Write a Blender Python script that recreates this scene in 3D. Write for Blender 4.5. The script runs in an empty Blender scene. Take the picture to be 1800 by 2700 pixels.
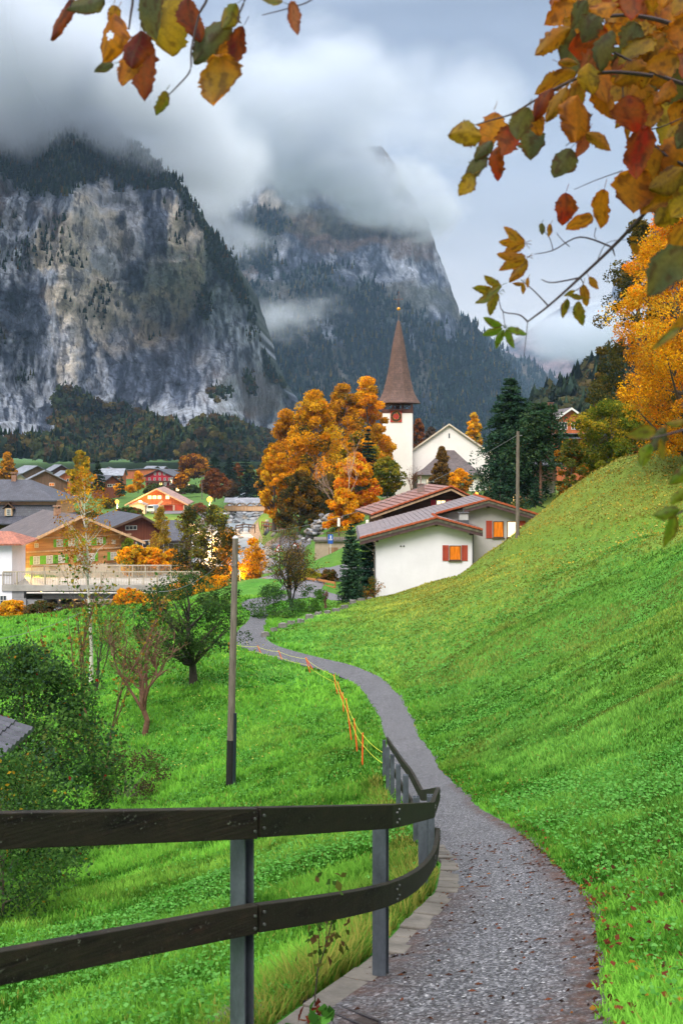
import bpy, math, random
import numpy as np
from mathutils import Vector, Matrix

# ------------------------------------------------------------------ camera, world, sun, exposure
SC = bpy.context.scene
COL = SC.collection
F = 2700.0            # focal length in photo pixels (photo 1800 x 2700); the eye is the origin, looking along +Y
HOR = 1200.0          # the horizon's row in the photo
def P(px, py, Y):
    return Vector(((px - 900.0) / F * Y, Y, (HOR - py) / F * Y))
R = math.radians

cam_d = bpy.data.cameras.new('camera')
cam = bpy.data.objects.new('camera', cam_d)
COL.objects.link(cam)
cam.location = (0, 0, 0)
cam.rotation_euler = (R(90), 0, 0)
cam_d.sensor_fit = 'VERTICAL'
cam_d.sensor_height = 36.0
cam_d.sensor_width = 24.0
cam_d.lens = 36.0
cam_d.shift_y = -150.0 / 2700.0
cam_d.clip_start = 0.05
cam_d.clip_end = 30000
cam_d.dof.use_dof = True
cam_d.dof.focus_distance = 45.0
cam_d.dof.aperture_fstop = 7.0
SC.camera = cam

SUN_EL, SUN_AZ = 52.0, 200.0
w = bpy.data.worlds.new('World')
SC.world = w
w.use_nodes = True
def build_world():
    nt = w.node_tree
    N, L = nt.nodes, nt.links
    N.clear()
    out = N.new('ShaderNodeOutputWorld')
    bg = N.new('ShaderNodeBackground')
    sky = N.new('ShaderNodeTexSky')
    sky.sky_type = 'NISHITA'
    sky.sun_disc = False
    sky.sun_elevation = R(SUN_EL)
    sky.sun_rotation = R(SUN_AZ)
    sky.air_density = 1.5
    sky.dust_density = 3.0
    tc = N.new('ShaderNodeTexCoord')
    sep = N.new('ShaderNodeSeparateXYZ')
    L.new(tc.outputs['Generated'], sep.inputs[0])
    # overcast: the zenith is about three times as bright as the horizon
    ramp = N.new('ShaderNodeValToRGB')
    e = ramp.color_ramp.elements
    e[0].position = 0.0; e[0].color = (0.355, 0.342, 0.338, 1)
    e[1].position = 1.0; e[1].color = (1.3, 1.3, 1.3, 1)
    for pos, c in ((0.16, (0.30, 0.292, 0.296)), (0.27, (0.21, 0.214, 0.230)), (0.36, (0.165, 0.174, 0.202)), (0.40, (0.158, 0.170, 0.202)),
                   (0.47, (0.40, 0.42, 0.46)), (0.60, (1.1, 1.11, 1.13)), (0.8, (1.3, 1.3, 1.3))):
        k = ramp.color_ramp.elements.new(pos); k.color = (*c, 1)
    L.new(sep.outputs['Z'], ramp.inputs['Fac'])
    # broad cloud banks
    mp = N.new('ShaderNodeMapping')
    mp.inputs['Scale'].default_value = (2.2, 2.2, 6.5)
    mp.inputs['Rotation'].default_value = (0, R(-14), 0)
    L.new(tc.outputs['Generated'], mp.inputs['Vector'])
    nz = N.new('ShaderNodeTexNoise')
    nz.inputs['Scale'].default_value = 1.6
    nz.inputs['Detail'].default_value = 5
    nz.inputs['Roughness'].default_value = 0.5
    nz.inputs['Distortion'].default_value = 0.3
    L.new(mp.outputs[0], nz.inputs['Vector'])
    mr = N.new('ShaderNodeMapRange')
    mr.inputs['From Min'].default_value = 0.3
    mr.inputs['From Max'].default_value = 0.7
    mr.inputs['To Min'].default_value = 0.72
    mr.inputs['To Max'].default_value = 1.2
    L.new(nz.outputs['Fac'], mr.inputs['Value'])
    mul = N.new('ShaderNodeVectorMath'); mul.operation = 'SCALE'
    L.new(ramp.outputs['Color'], mul.inputs[0])
    L.new(mr.outputs[0], mul.inputs['Scale'])
    sk = N.new('ShaderNodeVectorMath'); sk.operation = 'SCALE'
    sk.inputs['Scale'].default_value = 0.10
    L.new(sky.outputs[0], sk.inputs[0])
    mix = N.new('ShaderNodeMix'); mix.data_type = 'RGBA'
    mix.inputs['Factor'].default_value = 0.93
    L.new(sk.outputs[0], mix.inputs['A'])
    L.new(mul.outputs[0], mix.inputs['B'])
    L.new(mix.outputs['Result'], bg.inputs['Color'])
    bg.inputs['Strength'].default_value = 1.0
    L.new(bg.outputs[0], out.inputs['Surface'])
build_world()

sun_d = bpy.data.lights.new('sun', 'SUN')
sun_d.energy = 1.5
sun_d.angle = R(30)
sun_d.color = (1.0, 0.96, 0.9)
sun = bpy.data.objects.new('sun', sun_d)
COL.objects.link(sun)
sun.rotation_euler = (R(90 - SUN_EL), 0, R(180 - SUN_AZ))

SC.view_settings.view_transform = 'Standard'
SC.view_settings.look = 'None'
SC.view_settings.gamma = 1.0
SC.view_settings.exposure = 1.22
CY = SC.cycles
CY.use_denoising = True
CY.use_adaptive_sampling = True
CY.adaptive_threshold = 0.02
CY.max_bounces = 7
CY.diffuse_bounces = 2
CY.glossy_bounces = 2
CY.transmission_bounces = 2
CY.transparent_max_bounces = 8
CY.volume_bounces = 6
CY.volume_step_rate = 1.0
CY.volume_max_steps = 128
CY.sample_clamp_indirect = 4.0
CY.caustics_reflective = False
CY.caustics_refractive = False

# ------------------------------------------------------------------ helpers: noise
def _hash(ix, iy, iz):
    h = (ix * 374761393 + iy * 668265263 + iz * 2147483647) & 0xffffffff
    h = ((h ^ (h >> 13)) * 1274126177) & 0xffffffff
    h = (h ^ (h >> 16)) & 0xffffffff
    h = (h * 2246822519) & 0xffffffff
    h = h ^ (h >> 15)
    return (h & 0xffff) / 65535.0
def vnoise(x, y, z=0.0):
    x, y, z = np.broadcast_arrays(np.asarray(x, float), np.asarray(y, float), np.asarray(z, float))
    ix, iy, iz = np.floor(x).astype(np.int64), np.floor(y).astype(np.int64), np.floor(z).astype(np.int64)
    fx, fy, fz = x - ix, y - iy, z - iz
    fx, fy, fz = [f * f * (3 - 2 * f) for f in (fx, fy, fz)]
    r = 0
    for dx in (0, 1):
        for dy in (0, 1):
            for dz in (0, 1):
                wgt = (fx if dx else 1 - fx) * (fy if dy else 1 - fy) * (fz if dz else 1 - fz)
                r = r + wgt * _hash(ix + dx, iy + dy, iz + dz)
    return r * 2 - 1
def fbm(x, y, z=0.0, octv=4, gain=0.5):
    r, a = 0, 1.0
    x, y, z = np.asarray(x, float), np.asarray(y, float), np.asarray(z, float)
    for k in range(octv):
        r = r + a * vnoise(x + 17.3 * k, y - 9.1 * k, z + 5.7 * k)
        x, y, z = x * 2.03, y * 2.03, z * 2.03
        a *= gain
    return r
def sstep(a, b, x):
    t = np.clip((np.asarray(x, float) - a) / (b - a), 0, 1)
    return t * t * (3 - 2 * t)

# ------------------------------------------------------------------ helpers: objects
def tag(o, label=None, cat=None, group=None, kind=None):
    if label: o['label'] = label
    if cat: o['category'] = cat
    if group: o['group'] = group
    if kind: o['kind'] = kind
    return o
def empty(name, loc, rz=0.0, label=None, cat=None, group=None, scale=1.0):
    o = bpy.data.objects.new(name, None)
    o.location = loc
    o.rotation_euler = (0, 0, rz)
    o.scale = (scale,) * 3
    o.empty_display_size = 0.2
    COL.objects.link(o)
    return tag(o, label, cat, group)
def mesh_np(name, V, Fs, mat, parent=None, col=None, smooth=False, midx=None):
    """Fs: one (n,k) array or a list of them; col: per-vertex colour (n,3)."""
    me = bpy.data.meshes.new(name)
    V = np.asarray(V, np.float32)
    if not isinstance(Fs, (list, tuple)): Fs = [Fs]
    Fs = [np.asarray(f, np.int32) for f in Fs if len(f)]
    me.vertices.add(len(V))
    me.vertices.foreach_set('co', V.ravel())
    nl = sum(f.size for f in Fs); nf = sum(len(f) for f in Fs)
    me.loops.add(nl)
    me.loops.foreach_set('vertex_index', np.concatenate([f.ravel() for f in Fs]))
    tot = np.concatenate([np.full(len(f), f.shape[1], np.int32) for f in Fs])
    st = np.concatenate([[0], np.cumsum(tot)[:-1]]).astype(np.int32)
    me.polygons.add(nf)
    me.polygons.foreach_set('loop_start', st)
    me.polygons.foreach_set('loop_total', tot)
    if smooth:
        me.polygons.foreach_set('use_smooth', np.ones(nf, bool))
    if midx is not None:
        me.polygons.foreach_set('material_index', np.asarray(midx, np.int32))
    if col is not None:
        a = me.color_attributes.new('Col', 'FLOAT_COLOR', 'POINT')
        c = np.ones((len(V), 4), np.float32); c[:, :3] = col
        a.data.foreach_set('color', c.ravel())
    me.update(calc_edges=True)
    for m in (mat if isinstance(mat, (list, tuple)) else [mat]):
        me.materials.append(m)
    o = bpy.data.objects.new(name, me)
    COL.objects.link(o)
    if parent is not None: o.parent = parent
    return o

class MB:
    """collects faces of one mesh; local coordinates"""
    def __init__(s): s.v = []; s.f = []; s.m = []; s.mi = 0
    def add(s, V, Fs):
        b = len(s.v)
        s.v += [tuple(p) for p in V]
        for f in Fs:
            s.f.append([b + i for i in f]); s.m.append(s.mi)
        return s
    def box(s, x0, y0, z0, x1, y1, z1):
        V = [(x0, y0, z0), (x1, y0, z0), (x1, y1, z0), (x0, y1, z0), (x0, y0, z1), (x1, y0, z1), (x1, y1, z1), (x0, y1, z1)]
        return s.add(V, [(0, 3, 2, 1), (4, 5, 6, 7), (0, 1, 5, 4), (1, 2, 6, 5), (2, 3, 7, 6), (3, 0, 4, 7)])
    def obox(s, c, ax, ay, az):
        """box from its centre and three half-axis vectors"""
        c, ax, ay, az = Vector(c), Vector(ax), Vector(ay), Vector(az)
        V = [c + i * ax + j * ay + k * az for k in (-1, 1) for (i, j) in ((-1, -1), (1, -1), (1, 1), (-1, 1))]
        return s.add(V, [(0, 3, 2, 1), (4, 5, 6, 7), (0, 1, 5, 4), (1, 2, 6, 5), (2, 3, 7, 6), (3, 0, 4, 7)])
    def bar(s, p, q, wd, ht, up=(0, 0, 1)):
        p, q = Vector(p), Vector(q)
        d = (q - p); l = d.length; d.normalize()
        sd = d.cross(Vector(up))
        if sd.length < 1e-6: sd = Vector((1, 0, 0))
        sd.normalize()
        u = sd.cross(d).normalized()
        return s.obox((p + q) / 2, d * l / 2, sd * wd / 2, u * ht / 2)
    def prism(s, poly, y0, y1):
        """polygon in XZ extruded along Y"""
        n = len(poly)
        V = [(x, y0, z) for x, z in poly] + [(x, y1, z) for x, z in poly]
        Fs = [tuple(range(n)), tuple(range(2 * n - 1, n - 1, -1))]
        Fs += [(i, i + n, (i + 1) % n + n, (i + 1) % n) for i in range(n)]
        return s.add(V, Fs)
    def zprism(s, poly, z0, z1):
        n = len(poly)
        V = [(x, y, z0) for x, y in poly] + [(x, y, z1) for x, y in poly]
        Fs = [tuple(range(n - 1, -1, -1)), tuple(range(n, 2 * n))]
        Fs += [(i, (i + 1) % n, (i + 1) % n + n, i + n) for i in range(n)]
        return s.add(V, Fs)
    def tube(s, pts, rads, n=8, cap=True):
        pts = [Vector(p) for p in pts]
        if not isinstance(rads, (list, tuple)): rads = [rads] * len(pts)
        rings = []
        V = []
        for i, p in enumerate(pts):
            d = (pts[min(i + 1, len(pts) - 1)] - pts[max(i - 1, 0)])
            if d.length < 1e-9: d = Vector((0, 0, 1))
            d.normalize()
            a = d.cross(Vector((0, 0, 1)) if abs(d.z) < 0.95 else Vector((1, 0, 0))).normalized()
            b = d.cross(a)
            for k in range(n):
                t = 2 * math.pi * k / n
                V.append(p + (a * math.cos(t) + b * math.sin(t)) * rads[i])
        Fs = []
        for i in range(len(pts) - 1):
            for k in range(n):
                k2 = (k + 1) % n
                Fs.append((i * n + k, i * n + k2, (i + 1) * n + k2, (i + 1) * n + k))
        if cap:
            Fs.append(tuple(range(n))); m = (len(pts) - 1) * n
            Fs.append(tuple(m + k for k in range(n - 1, -1, -1)))
        return s.add(V, Fs)
    def lathe(s, prof, n=24, c=(0, 0, 0), phase=0.0):
        V = []
        for r, z in prof:
            for k in range(n):
                t = 2 * math.pi * k / n + phase
                V.append((c[0] + r * math.cos(t), c[1] + r * math.sin(t), c[2] + z))
        Fs = []
        for i in range(len(prof) - 1):
            for k in range(n):
                k2 = (k + 1) % n
                Fs.append((i * n + k, i * n + k2, (i + 1) * n + k2, (i + 1) * n + k))
        Fs.append(tuple(range(n - 1, -1, -1))); m = (len(prof) - 1) * n
        Fs.append(tuple(m + k for k in range(n)))
        return s.add(V, Fs)
    def build(s, name, mat, parent=None, loc=None, bevel=0.0, smooth=False):
        me = bpy.data.meshes.new(name)
        me.from_pydata([tuple(v) for v in s.v], [], s.f)
        for m in (mat if isinstance(mat, (list, tuple)) else [mat]): me.materials.append(m)
        if any(s.m): me.polygons.foreach_set('material_index', s.m)
        if smooth: me.polygons.foreach_set('use_smooth', [True] * len(s.f))
        me.update()
        o = bpy.data.objects.new(name, me)
        COL.objects.link(o)
        if parent is not None: o.parent = parent
        if loc is not None: o.location = loc
        if bevel > 0:
            b = o.modifiers.new('bevel', 'BEVEL'); b.width = bevel; b.segments = 2; b.limit_method = 'ANGLE'
        return o
def copy_tree(o, parent=None):
    c = o.copy(); COL.objects.link(c)
    if parent is not None: c.parent = parent
    for ch in [k for k in o.children]: copy_tree(ch, c)
    return c

# ------------------------------------------------------------------ helpers: materials
class NT:
    def __init__(s, name):
        s.m = bpy.data.materials.new(name); s.m.use_nodes = True
        s.t = s.m.node_tree; s.t.nodes.clear()
        s.out = s.n('ShaderNodeOutputMaterial')
    def n(s, k, **kw):
        o = s.t.nodes.new(k)
        for a, b in kw.items(): setattr(o, a, b)
        return o
    def l(s, a, b): s.t.links.new(a, b)
    def coord(s, which='Object', scale=(1, 1, 1)):
        tc = s.n('ShaderNodeTexCoord')
        if which == 'World':
            g = s.n('ShaderNodeNewGeometry'); src = g.outputs['Position']
        else: src = tc.outputs[which]
        mp = s.n('ShaderNodeMapping'); mp.inputs['Scale'].default_value = scale
        s.l(src, mp.inputs['Vector'])
        return mp.outputs[0]
    def noise(s, vec, scale, detail=4, rough=0.55, dist=0.0):
        z = s.n('ShaderNodeTexNoise')
        z.inputs['Scale'].default_value = scale; z.inputs['Detail'].default_value = detail
        z.inputs['Roughness'].default_value = rough; z.inputs['Distortion'].default_value = dist
        s.l(vec, z.inputs['Vector'])
        return z.outputs['Fac']
    def ramp(s, fac, stops, interp='LINEAR'):
        r = s.n('ShaderNodeValToRGB'); r.color_ramp.interpolation = interp
        e = r.color_ramp.elements
        e[0].position = stops[0][0]; e[0].color = (*stops[0][1], 1)
        e[1].position = stops[-1][0]; e[1].color = (*stops[-1][1], 1)
        for p, c in stops[1:-1]:
            k = e.new(p); k.color = (*c, 1)
        s.l(fac, r.inputs['Fac'])
        return r.outputs['Color']
    def mix(s, fac, a, b, mode='MIX'):
        x = s.n('ShaderNodeMix', data_type='RGBA', blend_type=mode)
        for v, key in ((fac, 'Factor'), (a, 'A'), (b, 'B')):
            i = x.inputs[key] if key != 'Factor' else x.inputs[0]
            if isinstance(v, (int, float)): i.default_value = v
            elif isinstance(v, tuple): i.default_value = (*v, 1)
            else: s.l(v, i)
        return x.outputs['Result']
    def math(s, op, a, b=0.0):
        x = s.n('ShaderNodeMath', operation=op)
        for v, i in ((a, 0), (b, 1)):
            if isinstance(v, (int, float)): x.inputs[i].default_value = v
            else: s.l(v, x.inputs[i])
        return x.outputs[0]
    def attr(s, name='Col'):
        a = s.n('ShaderNodeAttribute', attribute_name=name)
        return a.outputs['Color']
    def principled(s, color, rough=0.7, bump=None, bstr=0.3, bdist=0.02, metal=0.0, spec=0.4):
        p = s.n('ShaderNodeBsdfPrincipled')
        for v, key in ((color, 'Base Color'), (rough, 'Roughness')):
            i = p.inputs[key]
            if isinstance(v, (int, float)): i.default_value = v
            elif isinstance(v, tuple): i.default_value = (*v, 1)
            else: s.l(v, i)
        p.inputs['Metallic'].default_value = metal
        p.inputs['Specular IOR Level'].default_value = spec
        if bump is not None:
            b = s.n('ShaderNodeBump'); b.inputs['Strength'].default_value = bstr; b.inputs['Distance'].default_value = bdist
            s.l(bump, b.inputs['Height']); s.l(b.outputs[0], p.inputs['Normal'])
        s.l(p.outputs[0], s.out.inputs['Surface'])
        return p
def plain(name, c, rough=0.7, var=0.25, scale=3.0, bump=0.2, metal=0.0, spec=0.4, stretch=(1, 1, 1), bdist=0.01):
    """weathered single-colour material: two noises vary the colour"""
    m = NT(name)
    v = m.coord('Object', stretch)
    n1 = m.noise(v, scale, 5, 0.6); n2 = m.noise(v, scale * 9, 3, 0.6)
    lo = tuple(max(0, x * (1 - var)) for x in c); hi = tuple(min(1, x * (1 + var)) for x in c)
    col = m.ramp(n1, [(0.3, lo), (0.7, hi)])
    g = m.ramp(n2, [(0.3, (1 - var * 0.5,) * 3), (0.7, (1 + 0 * var,) * 3)])
    col = m.mix(1.0, col, g, 'MULTIPLY')
    m.principled(col, rough, n2, bump, bdist, metal, spec)
    return m.m
def leafmat(name, tint=(1, 1, 1), trans=0.35, hue=0.0):
    m = NT(name)
    c = m.attr('Col')
    c = m.mix(1.0, c, tint, 'MULTIPLY')
    d = m.n('ShaderNodeBsdfDiffuse'); t = m.n('ShaderNodeBsdfTranslucent')
    m.l(c, d.inputs[0]); m.l(c, t.inputs[0])
    x = m.n('ShaderNodeMixShader'); x.inputs[0].default_value = trans
    m.l(d.outputs[0], x.inputs[1]); m.l(t.outputs[0], x.inputs[2])
    m.l(x.outputs[0], m.out.inputs['Surface'])
    return m.m
def glow(name, c, strength):
    m = NT(name)
    e = m.n('ShaderNodeEmission'); e.inputs['Color'].default_value = (*c, 1); e.inputs['Strength'].default_value = strength
    m.l(e.outputs[0], m.out.inputs['Surface'])
    return m.m
LEAF = leafmat('leaf_surface', trans=0.48)
NEEDLE = leafmat('needle_surface', trans=0.12)
def vcol(name, rough=0.8, bscale=0.5, bstr=0.3, bdist=0.1, var=0.35, nscale=1.0, stretch=(1, 1, 1), spec=0.3):
    m = NT(name)
    v = m.coord('World', stretch)
    n1 = m.noise(v, nscale, 6, 0.65)
    c = m.mix(1.0, m.attr('Col'), m.ramp(n1, [(0.25, (1 - var,) * 3), (0.75, (1 + var,) * 3)]), 'MULTIPLY')
    m.principled(c, rough, m.noise(v, bscale, 6, 0.65), bstr, bdist, 0, spec)
    return m.m
# ------------------------------------------------------------------ the lie of the land
# foot path: (Y, left x, right x, z)
PATH = np.array([(-4, -0.6, 1.0, -0.45), (0, -0.6, 1.05, -1.5), (5, -0.38, 1.25, -2.80), (6.2, 0.10, 1.56, -3.11), (8, 0.58, 1.95, -3.58), (9.3, 0.92, 2.07, -3.92), (11.5, 1.18, 2.22, -4.5),
    (14, 1.2, 2.34, -5.15), (17, 1.2, 2.29, -5.92), (20, 1.2, 2.36, -6.65), (26, 1.22, 2.5, -8.05), (30, 1.4, 2.68, -8.85), (34, 1.48, 2.56, -9.42), (39.5, 1.52, 2.62, -10.06),
    (44, 1.14, 2.5, -10.4)])
PATH_C = [(1.82, 44.0, -10.4), (1.2, 48, -10.58), (-0.1, 51.3, -10.7), (-1.7, 53.6, -10.78), (-3.3, 56.0, -10.86), (-4.6, 58.3, -10.93), (-5.45, 61, -10.97), (-5.7, 65, -11.03), (-5.6, 69, -11.08),
          (-5.9, 73, -11.15), (-6.5, 76, -11.2), (-6.0, 80, -11.3), (-3.5, 84.0, -11.45)]
ctrl = [(x, y, z) for (y, l, r, z) in PATH for x in (l, r)] + PATH_C
ctrl += [
 # meadow falling away to the left
 (-3, -2, -1.7), (-2, 2, -2.6), (-1.6, 5, -3.35), (-3, 5, -3.8), (-6, 5, -4.6), (-1.2, 8, -4.15), (-3, 9, -4.9), (-6, 10, -6.0), (0, 11.5, -4.9), (0.2, 14, -5.7), (-3, 15, -6.9), (-8, 15, -7.9), (0.2, 20, -7.1),
 (-3, 20, -8.25), (-8, 20, -9.3), (-14, 20, -9.8), (0, 26, -8.6), (-3.6, 26, -9.65), (-8, 25, -10.6), (-14, 28, -11.2), (-3.6, 33, -10.6), (0.3, 33, -9.6), (-8, 30, -11.4), (-8.8, 37, -11.8), (-8.1, 42, -11.4), (-6.8, 48, -11.05),
 (-2, 41, -10.75), (-2.5, 49, -10.95), (-14, 40, -12.0), (-17, 50, -12.0), (-12, 55, -11.6), (-9, 62, -11.3), (-22, 62, -12.1), (-25, 74, -12.0), (-17.5, 78, -11.7), (-9.1, 81, -11.5), (-34, 72, -12.6), (-30, 50, -13),
 # slope rising to the right of the path
 (2.4, 0, -0.9), (5, 0, 0.4), (2.0, 5, -2.55), (3.5, 5, -1.85), (5.5, 5, -0.8), (3.2, 8, -3.0), (5, 8, -2.1), (8, 8, -0.4), (4.2, 14, -4.55), (6.5, 14, -3.3), (10, 14, -1.2), (4.2, 20, -6.1), (7, 20, -4.7), (11, 20, -2.4),
 (4.4, 30, -8.15), (8, 30, -6.15), (13, 30, -3.2), (4.2, 40, -9.5), (8, 40, -7.6), (13, 40, -4.9), (18, 40, -1.9), (2.6, 50, -10.3), (6, 50, -9.1), (11, 50, -6.6), (17, 50, -3.4), (-2, 61, -10.75), (3, 60, -10.2), (8, 60, -8.4),
 (13, 60, -6.3), (20, 60, -3.7), (27, 58, -0.5), (-4.6, 63.5, -10.85), (-1.3, 71.5, -10.95), (1.7, 76, -10.75), (5.8, 76.5, -10.0), (8.2, 75, -9.15), (12, 71, -6.2), (14.7, 66, -4.75),
 (17.3, 76, -3.15), (20.7, 78, -1.75), (26.7, 79, -0.12), (33, 74, 2.5), (14.2, 73.5, -5.0),
 # behind the edge of the slope: the house plots
 (-2.5, 76, -11.5), (1, 81, -11.6), (6, 82, -11.5), (10, 82, -10.8), (14, 80, -8.2), (18, 84, -6.5), (22, 88, -4.6), (28, 90, -2.2), (34, 90, -1.2), (-3, 98, -11.6), (-8, 97, -11.9), (4, 95, -10.8), (12, 100, -8.5), (20, 105, -5.6), (30, 110, -3.5),  (-30, 81, -14.6), (-24, 86, -14.6), (-18, 90, -14.2), (-13, 94, -13.0), (-38, 78, -14.8),
 (2.2, 105, -8.6), (2.5, 125, -6.6), (12, 125, -6.6), (24, 125, -4.6), (40, 120, -2), (-3, 112, -11.8), (-4.5, 140, -11.9), (-12, 125, -12.4), (-45, 100, -13), (-60, 60, -13), (-12, 150, -12.4), (10, 150, -6.8), (30, 150, -5), (50, 150, 0), (-45, 150, -12.8),
]
ctrl = np.array(ctrl, float)
def _tps(c, smooth=0.02):
    n = len(c)
    d = np.hypot(c[:, None, 0] - c[None, :, 0], c[:, None, 1] - c[None, :, 1])
    K = d * d * np.log(d + 1e-9) * 0.01 + np.eye(n) * smooth
    Pm = np.c_[np.ones(n), c[:, :2]]
    A = np.block([[K, Pm], [Pm.T, np.zeros((3, 3))]])
    return np.linalg.solve(A, np.r_[c[:, 2], 0, 0, 0])
_W = _tps(ctrl)
def _tps_eval(x, y):
    x = np.asarray(x, float); y = np.asarray(y, float)
    sh = x.shape; x = x.ravel(); y = y.ravel()
    r = np.empty(len(x))
    for i in range(0, len(x), 20000):
        xx, yy = x[i:i + 20000], y[i:i + 20000]
        d = np.hypot(xx[:, None] - ctrl[None, :, 0], yy[:, None] - ctrl[None, :, 1])
        r[i:i + 20000] = (d * d * np.log(d + 1e-9) * 0.01) @ _W[:-3] + _W[-3] + _W[-2] * xx + _W[-1] * yy
    return r.reshape(sh)
RIVER = np.array([(-70, 60), (-48, 84), (-33, 98), (-25, 108), (-19.5, 125), (-17.5, 148), (-20, 175), (-24, 209), (-22.5, 249), (-25.5, 287), (-31, 335), (-44, 410), (-60, 600)], float)
RIVER_W = np.array([8, 7, 6.5, 6, 5.2, 4.8, 4.6, 2.6, 1.6, 1.8, 2.6, 4, 6], float)
WATER_Z = -15.5
def poly_dist(x, y, pl, wid=None):
    """distance to a polyline (and the width there)"""
    x = np.asarray(x, float); y = np.asarray(y, float)
    best = np.full(x.shape, 1e9); bw = np.zeros(x.shape)
    for i in range(len(pl) - 1):
        a, b = pl[i][:2], pl[i + 1][:2]
        dx, dy = b[0] - a[0], b[1] - a[1]
        t = np.clip(((x - a[0]) * dx + (y - a[1]) * dy) / (dx * dx + dy * dy), 0, 1)
        d = np.hypot(x - a[0] - t * dx, y - a[1] - t * dy)
        m = d < best
        best = np.where(m, d, best)
        if wid is not None: bw = np.where(m, wid[i] * (1 - t) + wid[i + 1] * t, bw)
    return (best, bw) if wid is not None else best
def h_base(x, y):
    x = np.asarray(x, float); y = np.asarray(y, float)
    near = _tps_eval(np.clip(x, -75, 65), np.clip(y, -6, 170))
    far = -12.6 + 3.2 * sstep(450, 1000, y) + 0.6 * vnoise(x * 0.01, y * 0.01)
    # the church's rise, the wooded hill foot on the right
    far = far + 5.9 * np.exp(-(((x - 24) / 32) ** 2 + ((y - 200) / 42) ** 2)) 
    far = far + sstep(30, 200, x - 0.10 * (y - 120)) * 60 * sstep(100, 300, y)
    t = sstep(112, 165, y)
    z = near * (1 - t) + far * t
    z = np.where(x < -60, z * (1 - sstep(60, 75, -x)) + sstep(60, 75, -x) * np.minimum(far, -12.6), z)
    rd, rw = poly_dist(x, y, RIVER, RIVER_W)
    k = 1 - sstep(rw, rw + 6.0, rd)
    return z * (1 - k) + k * np.minimum(z, -17.0)
def fold_f(x, y):
    return y - np.interp(x, [4, 8, 12, 14.7, 20, 27], [84, 78, 71, 66, 60, 56])
def h_nat(x, y):
    x = np.asarray(x, float); y = np.asarray(y, float)
    z = h_base(x, y)
    # small unevenness off the path
    pd = path_dist(x, y)
    a = sstep(0.2, 2.5, pd)
    k = 1 + 0.9 * sstep(3, 8, x)
    z = z + 0.75 * (sstep(-2.0, 1.6, fold_f(x, y)) - 0.35) * sstep(7, 11, x) * (1 - sstep(82, 90, y)) * sstep(-6, -1.5, fold_f(x, y)) 
    return z + a * k * (0.10 * fbm(x * 0.45, y * 0.45, 0, 3) + 0.22 * vnoise(x * 0.13, y * 0.13, 3.0))
_pl = [((l + r) / 2, y, (r - l) / 2) for (y, l, r, z) in PATH if y < 44] + [(p[0], p[1], [0.62, .66, .72, .8, .85, .9, .95, .8, .62, .6, .9, 1.4, 1.6][i]) for i, p in enumerate(PATH_C)]
_pl = np.array(_pl)
def path_dist(x, y):
    """signed distance outside the path edge"""
    d, wd = poly_dist(x, y, _pl[:, :2], _pl[:, 2])
    return d - wd
ROADS = {   # name: (half width, polyline)
 'road': (2.6, [(-14.2, 105.5), (-8, 102), (-2.5, 98), (3, 94.5)]),
 'side_road': (1.9, [(-2.5, 98), (-3.6, 90), (-2.0, 85), (0.5, 83)]),
 'river_walk': (1.7, [(-5.5, 100), (-5.2, 112), (-5.6, 126), (-7.5, 142), (-11, 160), (-15.0, 178), (-18.3, 205), (-20, 240)]),
 'forecourt': (6.0, [(-42, 226), (-30, 228)]),
}
def smooth_line(pts, n=12):
    pts = [Vector(p) for p in pts]
    out = []
    for i in range(len(pts) - 1):
        p0 = pts[max(i - 1, 0)]; p1 = pts[i]; p2 = pts[i + 1]; p3 = pts[min(i + 2, len(pts) - 1)]
        for k in range(n):
            t = k / n
            out.append(0.5 * ((2 * p1) + (p2 - p0) * t + (2 * p0 - 5 * p1 + 4 * p2 - p3) * t * t + (3 * p1 - p0 - 3 * p2 + p3) * t ** 3))
    out.append(pts[-1])
    return out
def road_dist(x, y):
    d = np.full(np.shape(x), 1e9)
    for hw, pl in ROADS.values():
        d = np.minimum(d, poly_dist(x, y, np.array(pl)) - hw)
    return d
def hz(x, y):
    return float(h_nat(np.array([x]), np.array([y]))[0])
def on_ground(px, Y, dz=0.0):
    x = (px - 900) / F * Y
    return Vector((x, Y, hz(x, Y) + dz))

def grid_faces(nr, nc):
    i = np.arange(nr - 1)[:, None] * nc + np.arange(nc - 1)[None, :]
    return np.stack([i, i + 1, i + nc + 1, i + nc], -1).reshape(-1, 4)

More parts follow.
